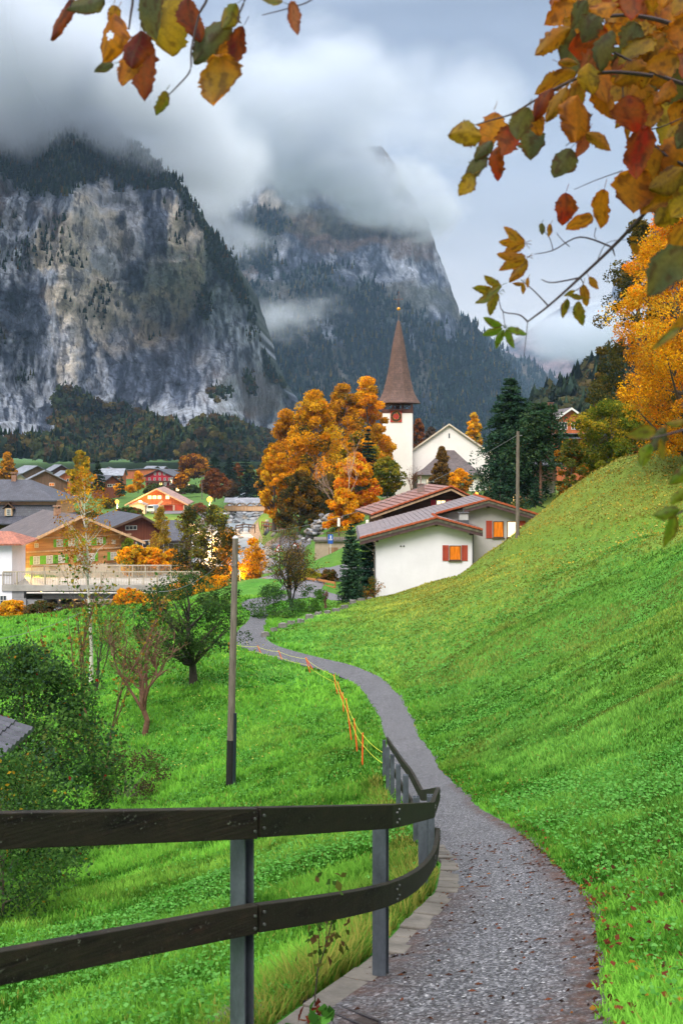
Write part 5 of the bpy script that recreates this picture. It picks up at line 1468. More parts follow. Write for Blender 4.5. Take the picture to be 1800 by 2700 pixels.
# ------------------------------------------------------------------ the white house and the two behind it
def tile_field(b, p0, du, dv, nu, nv, rng, lift=0.05, th=0.03):
    """separate lapped tiles: du along the eave, dv up the slope (whole vectors)"""
    n = du.cross(dv).normalized()
    if n.z < 0: n = -n
    for i in range(nu):
        for j in range(nv):
            a = p0 + du * (i / nu) + dv * (j / nv)
            u = du * (0.955 / nu); v = dv * (1.08 / nv)
            k = rng.uniform(-0.006, 0.006)
            A, B_, C, D_ = a + n * (lift + k), a + u + n * (lift + k), a + u + v + n * 0.004, a + v + n * 0.004
            m = (u * 0.5); h = n * 0.022
            b.add([A, B_, C, D_, A + m + h, D_ + m + h, A - n * th, B_ - n * th], [(0, 4, 5, 3), (4, 1, 2, 5), (6, 7, 1, 4, 0)])
def build_white_house():
    rng = random.Random(11)
    base = Vector((0, 0, 0))
    root = empty('house', (6.75, 84, -11.6), 0, 'white-fronted house with red shutters and tiled roof on the slope', 'house')
    o0 = Vector((6.75, 84, -11.6))
    L = lambda x, y, z: Vector((x, y, z)) - o0
    tile = NT('roof_tiles'); v = tile.coord('Object'); n = tile.noise(v, 0.9, 5, 0.65); n2 = tile.noise(v, 7, 4, 0.7)
    c = tile.ramp(n, [(0.3, (0.105, 0.085, 0.092)), (0.7, (0.20, 0.15, 0.15))]); c = tile.mix(0.5, c, tile.ramp(n2, [(0.3, (0.65,) * 3), (0.7, (1.2,) * 3)]), 'MULTIPLY')
    tile.principled(c, 0.42, n2, 0.3, 0.01, 0, 0.5); tile = tile.m
    orange = plain('orange_tiles', (0.38, 0.085, 0.03), 0.6, 0.3, 5, 0.3)
    global ORANGE_TILE, GREY_TILE
    ORANGE_TILE, GREY_TILE = orange, tile
    sl, srA, srB = 0.268, 0.265, 0.305
    rAx, rAz, rBx, rBz, eLx, eLz = 7.73, -5.07, 12.53, -3.78, 1.48, -6.62
    zl = lambda x: rBz - (rBx - x) * sl
    # walls (front wing, then the wider main part behind it)
    b = MB(); b.prism([(2.8 - o0.x, -2), (10.7 - o0.x, -2), (10.7 - o0.x, rAz - (10.7 - rAx) * srA - 0.28 - o0.z), (rAx - o0.x, rAz - 0.28 - o0.z), (2.8 - o0.x, zl(2.8) - 0.28 - o0.z)], 0, 4.02); b.build('front_wall', WHITE, root)
    b = MB(); b.prism([(2.85 - o0.x, -2), (16.4 - o0.x, -2), (16.4 - o0.x, rBz - (16.4 - rBx) * srB - 0.3 - o0.z), (rBx - o0.x, rBz - 0.3 - o0.z), (2.85 - o0.x, zl(2.85) - 0.3 - o0.z)], 4.0, 12.5); b.build('rear_wall', GREYW, root)
    # roof deck
    b = MB()
    t = 0.16
    def quad(xa, za, xb, zb, y0, y1): b.prism([(xa - o0.x, za - o0.z), (xb - o0.x, zb - o0.z), (xb - o0.x, zb - t - o0.z), (xa - o0.x, za - t - o0.z)], y0 - 84, y1 - 84)
    quad(rAx, rAz, eLx, zl(eLx), 83.2, 87.25); quad(rAx, rAz, 11.46, rAz - (11.46 - rAx) * srA, 83.2, 88.2)
    quad(rBx, rBz, eLx, zl(eLx), 87.25, 97.3); quad(rBx, rBz, 17.05, rBz - (17.05 - rBx) * srB, 87.25, 97.3)
    roof = b.build('roof', DKWOOD, root)
    b = MB()
    tile_field(b, L(eLx, 83.2, zl(eLx)), Vector((0, 4.05, 0)), Vector((rAx - eLx, 0, rAz - zl(eLx))), 13, 17, rng)
    zR = rAz - (11.46 - rAx) * srA
    tile_field(b, L(11.46, 83.2, zR), Vector((0, 5.0, 0)), Vector((rAx - 11.46, 0, rAz - zR)), 15, 10, rng)
    tile_field(b, L(eLx, 87.25, zl(eLx)), Vector((0, 10.05, 0)), Vector((rBx - eLx, 0, rBz - zl(eLx))), 26, 28, rng)
    zRB = rBz - (17.05 - rBx) * srB
    tile_field(b, L(17.05, 87.25, zRB), Vector((0, 10.05, 0)), Vector((rBx - 17.05, 0, rBz - zRB)), 26, 12, rng)
    b.build('tile_field', tile, roof)
    # orange verge and ridge tiles, mossy and brown barge boards
    b = MB()
    def verge(xa, za, xb, zb, y, n):
        for i in range(n):
            p = L(xa + (xb - xa) * i / n, y, za + (zb - za) * i / n); q = L(xa + (xb - xa) * (i + 0.96) / n, y, za + (zb - za) * (i + 0.96) / n)
            b.bar(p + Vector((0, -0.03, 0.015)), q + Vector((0, -0.03, 0.05)), 0.2, 0.15)
    verge(eLx, zl(eLx), rAx, rAz, 83.2, 16); verge(11.46, zR, rAx, rAz, 83.2, 10)
    verge(rAx + 0.3, zl(rAx + 0.3), rBx, rBz, 87.25, 12); verge(17.05, zRB, rBx, rBz, 87.25, 12)
    for (x, z, y0, y1, n) in ((rAx, rAz, 83.25, 87.2, 10), (rBx, rBz, 87.25, 97, 24)):
        for i in range(n):
            a = y0 + (y1 - y0) * i / n; c = y0 + (y1 - y0) * (i + 1.05) / n
            b.tube([L(x, a, z + 0.05), L(x, c, z + 0.02)], [0.13, 0.11], 8)
    b.build('ridge_tiles', orange, roof)
    moss = plain('mossy_board', (0.13, 0.12, 0.085), 0.9, 0.45, 4, 0.5); brn = plain('fascia_board', (0.085, 0.045, 0.045), 0.75, 0.3, 4, 0.3)
    for (mat, d0, d1, yo, nm) in ((moss, 0.10, 0.30, -0.06, 'verge_board'), (brn, 0.30, 0.56, -0.02, 'barge_board')):
        for (xa, za, xb, zb, y) in ((eLx, zl(eLx), rAx, rAz, 83.2), (11.46, zR, rAx, rAz, 83.2), (rAx + 2.6, zl(rAx + 2.6), rBx, rBz, 87.25), (17.05, zRB, rBx, rBz, 87.25)):
            b = MB(); A, B_ = L(xa, y + yo, za), L(xb, y + yo, zb)
            V = [A - Vector((0, 0, d0)), B_ - Vector((0, 0, d0)), B_ - Vector((0, 0, d1)), A - Vector((0, 0, d1))]
            V += [p + Vector((0, 0.06, 0)) for p in V]
            b.add(V, [(0, 1, 2, 3), (7, 6, 5, 4), (0, 4, 5, 1), (3, 2, 6, 7), (0, 3, 7, 4), (1, 5, 6, 2)]); b.build(nm, mat, roof)
    # rafters' ends
    for (x, y, z) in ((rAx, 83.5, rAz - 0.5), (2.9, 83.5, zl(2.9) - 0.52), (10.55, 83.5, rAz - 2.82 * srA - 0.5), (rBx, 87.6, rBz - 0.55)):
        b = MB(); b.box(x - 0.1 - o0.x, y - 84 - 0.15, z - o0.z - 0.2, x + 0.1 - o0.x, y - 84 + 0.5, z - o0.z); b.build('purlin', brn, roof)
    # gutter and pipes
    b = MB(); b.tube([L(eLx - 0.08, 83.2, zl(eLx) - 0.1), L(eLx - 0.08, 97, zl(eLx) - 0.1)], 0.09, 8); b.tube([L(eLx - 0.05, 83.5, zl(eLx) - 0.2), L(2.72, 83.9, -8.05), L(2.72, 83.92, -11.8)], 0.055, 8)
    b.tube([L(10.78, 83.95, -6.1), L(10.78, 83.95, -10.6)], 0.05, 8); b.build('gutter', LAMP_METAL, root)
    # windows
    window(root, 9.30 - o0.x, (1200 - 1458) / 32.14 + 11.6, 0.98, 1.22, 0, 0, LIT_OR, FRAME_B, 1, 1, SH_RED, 0.50, sill=True)
    zc = (1200 - 1396) / 30.7 + 11.6
    for (x, p) in ((13.46, LIT_OR), (14.66, LIT_YE)): window(root, x - o0.x, zc, 0.92, 1.40, 4.0, 0, p, FRAME_B, 1, 1, sill=True)
    for x in (12.66, 15.52):
        o = boxpart('shutter', SH_RED, root, [(x - 0.26 - o0.x, 3.94, zc - 0.75, x + 0.26 - o0.x, 3.985, zc + 0.75), (x - 0.2 - o0.x, 3.925, zc - 0.5, x + 0.2 - o0.x, 3.94, zc - 0.42), (x - 0.2 - o0.x, 3.925, zc + 0.42, x + 0.2 - o0.x, 3.94, zc + 0.5)])
    d = plain('vent_black', (0.02, 0.02, 0.022), 0.5)
    for x in (1056, 1064):
        p = P(x, 1440, 84); b = MB(); b.tube([p - o0 + Vector((0, -0.06, 0)), p - o0 + Vector((0, 0.03, 0))], 0.07, 10); b.build('vent', d, root)
    # chimney
    cx, cy = 10.25 - o0.x, 2.2
    z0 = rAz - (10.25 - rAx) * srA - o0.z - 0.2
    c = boxpart('chimney', render_wall('pale_flue', (0.5, 0.49, 0.47)), roof, [(cx - 0.36, cy - 0.36, z0, cx + 0.36, cy + 0.36, z0 + 1.05)], 0.01)
    boxpart('chimney_cap', LAMP_METAL, roof, [(cx - 0.46, cy - 0.46, z0 + 1.07, cx + 0.46, cy + 0.46, z0 + 1.13), (cx - 0.05, cy - 0.05, z0 + 1.13, cx + 0.05, cy + 0.05, z0 + 1.45)])
    boxpart('flashing', LAMP_METAL, roof, [(cx - 0.42, cy - 0.42, z0 - 0.02, cx + 0.42, cy - 0.365, z0 + 0.5), (cx - 0.42, cy - 0.36, z0 - 0.02, cx - 0.365, cy + 0.42, z0 + 0.5)])
    # red chalet behind
    r = gable('chalet', (9.4, 100, -9.1), R(9.5), 11.0, 6.8, 3.72, 5.94, DKWOOD, DKWOOD, 'dark timber chalet with crimson shutters behind the white house', 'house', over=1.35, of=0.9, xr=1.1, t=0.12)
    b = MB()
    s1, s2 = 2.22 / 6.6, 2.22 / 4.4
    xl_, xr_ = -5.5 - 1.35, 5.5 + 1.35
    zL, zR2 = 3.72 - s1 * 1.35 + 0.12, 3.72 - s2 * 1.35 + 0.12
    tile_field(b, Vector((xl_, -0.9, zL)), Vector((0, 8.6, 0)), Vector((1.1 - xl_, 0, 6.06 - zL)), 14, 13, rng, 0.08, 0.05)
    tile_field(b, Vector((xr_, -0.9, zR2)), Vector((0, 8.6, 0)), Vector((1.1 - xr_, 0, 6.06 - zR2)), 14, 8, rng, 0.08, 0.05)
    rf = [k for k in r.children if k.name.startswith('roof')][0]
    b.build('tile_field', plain('pink_tiles', (0.23, 0.11, 0.09), 0.55, 0.35, 2, 0.3), rf)
    b = MB()
    for (xa, za, xb, zb, n) in ((xl_, zL, 1.1, 6.06, 16), (xr_, zR2, 1.1, 6.06, 11)):
        for i in range(n):
            p = Vector((xa + (xb - xa) * i / n, -0.95, za + (zb - za) * i / n)); q = Vector((xa + (xb - xa) * (i + .96) / n, -0.95, za + (zb - za) * (i + .96) / n))
            b.bar(p + Vector((0, 0, 0.02)), q + Vector((0, 0, 0.06)), 0.2, 0.14)
    b.build('ridge_tiles', orange, rf)
    for (xa, za, xb, zb) in ((xl_, zL, 1.1, 6.06), (xr_, zR2, 1.1, 6.06)): b = MB(); b.bar((xa, -0.86, za - 0.28), (xb, -0.86, zb - 0.28), 0.08, 0.2); b.build('barge_board', PALEWOOD, rf)
    window(r, 0.3, 4.15, 0.95, 1.1, -0.0, 0, LIT_YE, FRAME_W, 2, 2, SH_CRIM, 0.5)
    window(r, 2.4, 4.35, 0.42, 0.5, 0, 0, GLASS, FRAME_W, 1, 1)
    boxpart('chimney', plain('flue_brick', (0.25, 0.17, 0.15), 0.8, 0.3, 5, 0.4), rf, [(-1.3, 2.6, 4.4, -0.7, 3.2, 6.15), (-1.37, 2.53, 6.17, -0.63, 3.27, 6.25), (-1.05, 2.85, 6.25, -0.95, 2.95, 7.0)])
build_white_house()

# ------------------------------------------------------------------ the church
def build_church():
    Yc = 200.0; s = F / Yc
    root = empty('church', (10.9, Yc, -7.2), R(-5), 'white church with clock tower and tall brown shingled spire', 'church')
    W = 5.85; h = W / 2; cy = h
    zt = (1200 - 1089) / s + 7.2; zb = (1200 - 1061) / s + 7.2
    wall = render_wall('church_render', (0.84, 0.79, 0.74), 0.10)
    boxpart('tower_wall', wall, root, [(-h, 0, -2.5, h, W, zt)])
    wood = timber('belfry_timber', (0.10, 0.04, 0.028), 0.35, 6)
    t = 0.35
    bel = boxpart('belfry', wood, root, [(-h - 0.06, -0.06, zt + 0.003, h + 0.06, W + 0.06, zt + 0.75)] +
            [(x - 0.16, y - 0.16, zt + 0.75, x + 0.16, y + 0.16, zb - 0.05) for x in np.linspace(-h + 0.15, h - 0.15, 4) for y in (0.12, W - 0.12)] +
            [(x - 0.16, y - 0.16, zt + 0.75, x + 0.16, y + 0.16, zb - 0.05) for x in (-h + 0.15, h - 0.15) for y in (2.0, 3.8)] + [(-h, 0, zb - 0.33, h, W, zb - 0.04)])
    b = MB()
    for x in np.linspace(-h + 0.15, h - 0.15, 4)[:-1]:
        d = (W - 0.3) / 3
        b.bar((x, 0.05, zt + 0.8), (x + d, 0.05, zb - 0.4), 0.06, 0.10); b.bar((x + d, 0.09, zt + 0.8), (x, 0.09, zb - 0.4), 0.06, 0.10)
    b.build('brace', wood, bel)
    bl = MB(); bl.lathe([(0.62, 0.0), (0.55, 0.12), (0.42, 0.45), (0.34, 0.8), (0.12, 0.98), (0.02, 1.02)], 18, (0, cy, zt + 0.78)); bl.build('bell', plain('bronze', (0.10, 0.075, 0.035), 0.4, 0.2, 4, 0.1, 0.8), bel)
    prof = [(57.5, 1062), (56, 1059), (50, 1050), (44.5, 1040), (40.5, 1030), (36, 1013), (29.5, 985), (23, 950), (16.4, 905), (11.5, 880), (7.5, 860), (4.5, 845), (1.0, 838)]
    b = MB(); k = 1 / math.cos(math.pi / 8)
    b.lathe([(r / s * k, (1200 - y) / s + 7.2) for r, y in prof], 8, (0.15, cy, 0), math.pi / 8)
    sp = add_uv(b.build('spire', SHINGLE, root))
    b = MB(); zz = lambda y: (1200 - y) / s + 7.2
    b.lathe([(0.30, zz(846)), (0.16, zz(838)), (0.10, zz(816)), (0.08, zz(812))], 8, (0.15, cy, 0)); b.build('finial', LAMP_METAL, sp)
    gold = plain('gilding', (0.75, 0.36, 0.05), 0.35, 0.15, 4, 0.1, 0.7)
    b = MB(); b.lathe([(0.02, -0.34)] + [(0.34 * math.sin(a), -0.34 * math.cos(a)) for a in np.linspace(0.2, 2.95, 10)] + [(0.02, 0.34)], 16, (0.15, cy, zz(809))); b.build('ball', gold, sp, smooth=True)
    b = MB(); b.tube([(0.15, cy, zz(805)), (0.15, cy, zz(764))], 0.05, 6); b.tube([(0.15 - 0.75, cy, zz(783)), (0.15 + 0.75, cy, zz(783))], 0.045, 6)
    for (x, z) in ((0.15 - 0.75, zz(783)), (0.9, zz(783)), (0.15, zz(764))): b.obox((x, cy, z), (0.1, 0, 0), (0, 0.03, 0), (0, 0, 0.1))
    b.build('cross', plain('cross_iron', (0.18, 0.09, 0.05), 0.5, 0.2, 4, 0.1, 0.6), sp)
    # clock
    cz = zz(1098); cxx = -0.25; hw = 1.12
    ck = boxpart('clock', plain('clock_red', (0.42, 0.03, 0.02), 0.6, 0.12, 4, 0.1), root, [(cxx - hw, -0.14, cz - hw, cxx + hw, -0.062, cz + hw)])
    def ring(r0, r1, y, n=48):
        m = MB(); V = []
        for i in range(n):
            a = 2 * math.pi * i / n
            for r in (r0, r1): V.append((cxx + r * math.cos(a), y, cz + r * math.sin(a))); V.append((cxx + r * math.cos(a), y + 0.03, cz + r * math.sin(a)))
        Fs = []
        for i in range(n):
            j = (i + 1) % n
            Fs += [(i * 4, i * 4 + 2, j * 4 + 2, j * 4), (i * 4 + 2, i * 4 + 3, j * 4 + 3, j * 4 + 2), (i * 4 + 1, i * 4, j * 4, j * 4 + 1)]
        return m.add(V, Fs)
    ring(0.60, 1.04, -0.168).build('dial', plain('clock_black', (0.015, 0.012, 0.012), 0.5, 0.1, 4, 0.05), ck)
    ring(1.04, 1.09, -0.170).build('rim', gold, ck); ring(0.56, 0.60, -0.170).build('inner_rim', gold, ck)
    b = MB()
    NUM = ['XII', 'I', 'II', 'III', 'IV', 'V', 'VI', 'VII', 'VIII', 'IX', 'X', 'XI']
    for hh, txt in enumerate(NUM):
        a = math.pi / 2 - hh * math.pi / 6
        er = Vector((math.cos(a), 0, math.sin(a))); et = Vector((math.sin(a), 0, -math.cos(a)))
        wd = {'I': 0.085, 'V': 0.15, 'X': 0.15}; tot = sum(wd[c] for c in txt); u = -tot / 2
        for c in txt:
            m = u + wd[c] / 2; y = Vector((cxx, -0.18, cz))
            pt = lambda q, r: y + et * q + er * r
            if c == 'I': b.bar(pt(m, 0.66), pt(m, 0.98), 0.012, 0.05, (0, 1, 0))
            if c == 'V': b.bar(pt(m, 0.66), pt(m - 0.055, 0.98), 0.012, 0.045, (0, 1, 0)); b.bar(pt(m, 0.66), pt(m + 0.055, 0.98), 0.014, 0.035, (0, 1, 0))
            if c == 'X': b.bar(pt(m - 0.055, 0.66), pt(m + 0.055, 0.98), 0.012, 0.045, (0, 1, 0)); b.bar(pt(m + 0.055, 0.66), pt(m - 0.055, 0.98), 0.014, 0.035, (0, 1, 0))
            u += wd[c]
    b.build('numerals', gold, ck)
    for (ang, ln, nm) in ((R(72), 0.86, 'minute_hand'), (R(-122), 0.66, 'hour_hand')):
        b = MB(); d = Vector((math.cos(ang), 0, math.sin(ang))); c = Vector((cxx, -0.20, cz))
        b.bar(c - d * 0.15, c + d * ln, 0.014, 0.085, (0, 1, 0)); b.obox(c + d * ln * 0.8, d * 0.09, Vector((0, 0.008, 0)), Vector((-d.z, 0, d.x)) * 0.09); b.build(nm, gold, ck)
    boxpart('clock_hood', wood, root, [(cxx - 1.35, -0.55, cz + hw + 0.08, cxx + 1.35, -0.065, cz + hw + 0.2)])
    # nave with plain gable
    n0 = Vector((21.0 - 10.9, 3.0, 0))
    aw = zz(1116); ew = zz(1192); xw = 8.0
    b = MB(); b.prism([(n0.x - xw, -2.5), (n0.x + xw, -2.5), (n0.x + xw, ew), (n0.x, aw - 0.3), (n0.x - xw, ew)], 3.0, 27); b.build('nave_wall', wall, root)
    b = MB(); sl = (aw - ew) / xw; slab_pair(b, n0.x, aw, n0.x - xw - 0.5, ew - sl * 0.5, n0.x + xw + 0.5, ew - sl * 0.5, 2.6, 27.4, 0.22); nr = add_uv(b.build('nave_roof', tiles('church_tiles', (0.13, 0.075, 0.065)), root))
    b = MB(); slab_pair(b, n0.x, aw + 0.04, n0.x - xw - 0.55, ew - sl * 0.55 + 0.04, n0.x + xw + 0.55, ew - sl * 0.55 + 0.04, 2.45, 2.59, 0.34); b.build('barge_board', plain('rake_trim', (0.62, 0.52, 0.40), 0.7, 0.15), nr)
    boxpart('slit_window', GLASS, root, [(n0.x - 0.13, 2.97, zz(1155), n0.x + 0.13, 3.02, zz(1142))])
    b = MB(); b.tube([(n0.x - xw - 0.35, 2.75, ew - 0.5), (n0.x - xw + 0.02, 2.9, ew - 0.9), (n0.x - xw + 0.02, 2.9, 0)], 0.09, 6); b.build('drainpipe', LAMP_METAL, root)
    # apse with flared slate roof
    ax = n0.x - 0.1
    boxpart('apse_wall', wall, root, [(ax - 6.0, -3.0, -2.5, ax + 6.0, 2.99, zz(1254))])
    rings = [(7.0, -4.0, zz(1251)), (5.2, -2.3, zz(1238)), (3.0, 0.3, zz(1212)), (1.05, 2.6, zz(1187))]
    V = []
    for (x, y, z) in rings: V += [(ax - x, 2.95, z), (ax - x, y, z), (ax + x, y, z), (ax + x, 2.95, z)]
    Fs = [(4 * i + j, 4 * i + j + 1, 4 * i + j + 5, 4 * i + j + 4) for i in range(3) for j in range(3)] + [(12, 13, 14, 15), (3, 2, 1, 0)]
    b = MB(); b.add(V, Fs); add_uv(b.build('apse_roof', tiles('apse_slate', (0.10, 0.075, 0.075), 0.4), root))
    boxpart('cornice', plain('pale_cornice', (0.6, 0.5, 0.4), 0.7, 0.12), root, [(ax - 6.3, -3.3, zz(1257), ax + 6.3, -3.003, zz(1252.5))])
    for x in (-4, 4): window(root, ax + x, 1.9, 0.8, 1.4, -3.0, 0, LIT_PALE, FRAME_B, 2, 2)
build_church()

# ------------------------------------------------------------------ houses on the right
def build_right_houses():
    r = empty('house', (21.6, 118, -6.6), R(-3), 'grey-walled house with dark timber upper floor behind the pine', 'house')
    boxpart('wall', GREYW, r, [(-2.9, 0, -2, 2.9, 7, 3.75)]); boxpart('upper_wall', BRWOOD, r, [(-3.0, -0.5, 3.753, 3.0, 7.1, 5.6)])
    b = MB(); b.add([(-3.6, -1.3, 5.55), (3.6, -1.3, 5.55), (3.6, 3.5, 7.4), (-3.6, 3.5, 7.4), (-3.6, 8, 5.55), (3.6, 8, 5.55), (-3.6, -1.3, 5.4), (3.6, -1.3, 5.4), (3.6, 8, 5.4), (-3.6, 8, 5.4)], [(0, 1, 2, 3), (3, 2, 5, 4), (6, 7, 1, 0), (9, 8, 7, 6), (4, 5, 8, 9), (1, 7, 8, 5, 2), (0, 3, 4, 9, 6)]); add_uv(b.build('roof', SLATE, r))
    boxpart('balcony', BRWOOD, r, [(-3.0 + i * 0.24, -1.1, 3.76, -2.82 + i * 0.24, -1.06, 4.75) for i in range(25)] + [(-3.0, -1.15, 4.75, 3.0, -1.0, 4.83), (-3.0, -1.1, 3.64, 3.0, -0.5, 3.75)])
    boxpart('corner_post', plain('post_lamp_tint', (0.55, 0.33, 0.12), 0.7, 0.2), r, [(-1.35, -1.1, -1.2, -1.05, -0.8, 3.63)])  # warm lamplight is painted into the post's orange colour
    window(r, 0.8, 1.6, 0.9, 1.2, 0, 0, LIT_PALE, FRAME_B, 2, 1); window(r, -2.2, 1.4, 1.0, 1.3, 0, 0, LIT_YE, FRAME_B, 2, 1)
    r = gable('chalet', (33.5, 150, 2.2), R(4), 4.6, 6, 3.0, 4.55, ORWOOD, BROWNT, 'small red chalet on the hillside at the right with white windows', 'house', over=0.5, of=0.6, chimney=(-2.2, 3.0, 2.6, 5.3, plain('chimney_brick', (0.30, 0.12, 0.08), 0.8, 0.3, 5, 0.4)), trim=FRAME_W, deep=6)
    for x in (-1.15, 0.75): window(r, x, 2.1, 1.3, 1.1, 0, 0, GLASS, FRAME_W, 3, 1)
    b = MB(); b.prism([(-2.9, 0.95), (2.7, 0.95), (2.7, 0.85), (-2.9, 0.85)], -2.6, -0.01); b.add([(-2.9, -2.6, 0.2), (2.7, -2.6, 0.2), (2.7, -0.02, 0.84), (-2.9, -0.02, 0.84)], [(0, 1, 2, 3)]); add_uv(b.build('porch_roof', GREYT, r))
    t = empty('trellis', P(1290, 1322, 112), 0, 'rustic timber trellis under the big fir beside the church yard', 'trellis')
    b = MB()
    for i in range(7): b.box(i * 0.36 - 0.04, -0.04, -0.6, i * 0.36 + 0.04, 0.04, 1.7)
    for z in (0.5, 1.1, 1.6): b.box(-0.1, -0.08, z - 0.04, 2.3, -0.042, z + 0.04)
    b.build('lattice', PALEWOOD, t)
    boxpart('infill', CREAMW, t, [(0, 0.3, -0.8, 2.2, 0.5, 1.5)])
build_right_houses()

# ------------------------------------------------------------------ bridge and the village
def build_bridge():
    Y = 106.0; s = F / Y
    root = empty('bridge', (-20, Y, -13), 0, 'concrete road bridge with pale slatted railing over the river', 'bridge')
    X = lambda px: (px - 900) / s + 20; Z = lambda py: (1200 - py) / s + 13
    conc = render_wall('bridge_concrete', (0.40, 0.37, 0.33), 0.4)
    d0 = -2.9
    boxpart('deck', conc, root, [(X(30), d0, Z(1549), X(540), 3.4, Z(1533))], 0.03)
    boxpart('girder', render_wall('girder_concrete', (0.16, 0.15, 0.14), 0.4), root, [(X(130), d0 + 0.6, Z(1571), X(520), 2.8, Z(1549) - 0.003)])
    b = MB(); b.tube([(X(95), d0 - 0.12, Z(1553)), (X(525), d0 - 0.12, Z(1553.5))], 0.09, 8); b.build('pipe', plain('pale_pipe', (0.55, 0.5, 0.45), 0.5), root)
    ab = render_wall('abutment_stone', (0.34, 0.33, 0.33), 0.5)
    boxpart('abutment', ab, root, [(X(-60), d0 + 0.2, -6, X(85), 3.0, Z(1549) - 0.004), (X(85), d0 + 0.3, -6, X(136), 2.8, Z(1572) - 0.01), (X(60), d0 - 0.05, -6, X(92), d0 + 0.195, Z(1568))])
    boxpart('abutment', ab, root, [(X(425), d0 + 0.4, -6, X(560), 3.0, Z(1552) - 0.01)])
    metal = plain('railing_lamp_tint', (0.46, 0.39, 0.29), 0.55, 0.15, 4, 0.1, 0.2)  # pale warm colour stands in for lamplight on the slats
    for (yy, x0, x1) in ((d0 + 0.12, 32, 536), (3.2, 60, 540)):
        b = MB(); n = 120
        for i in range(n):
            x = X(x0) + (X(x1) - X(x0)) * i / (n - 1); b.box(x - 0.018, yy - 0.02, Z(1531.5), x + 0.018, yy + 0.02, Z(1501))
        b.box(X(x0), yy - 0.05, Z(1501), X(x1), yy + 0.05, Z(1498)); b.box(X(x0), yy - 0.03, Z(1533) + 0.06, X(x1), yy + 0.03, Z(1531.5))
        b.build('railing', metal, root)
        for i in range(15):
            x = X(x0) + (X(x1) - X(x0)) * i / 14
            boxpart('railing_post', metal, root, [(x - 0.05, yy - 0.07, Z(1533) + 0.004, x + 0.05, yy + 0.07, Z(1500.5))])
build_bridge()
def wins(root, xs, zs, w_, h, pane=None, frame=None, shut=None, y=0.0, nx=2, nz=2, rz=0.0, lits=()):
    for i, z in enumerate(zs):
        for j, x in enumerate(xs):
            window(root, x, z, w_, h, y, rz, LIT_YE if (i, j) in lits else (pane or GLASS), frame, nx, nz, shut)
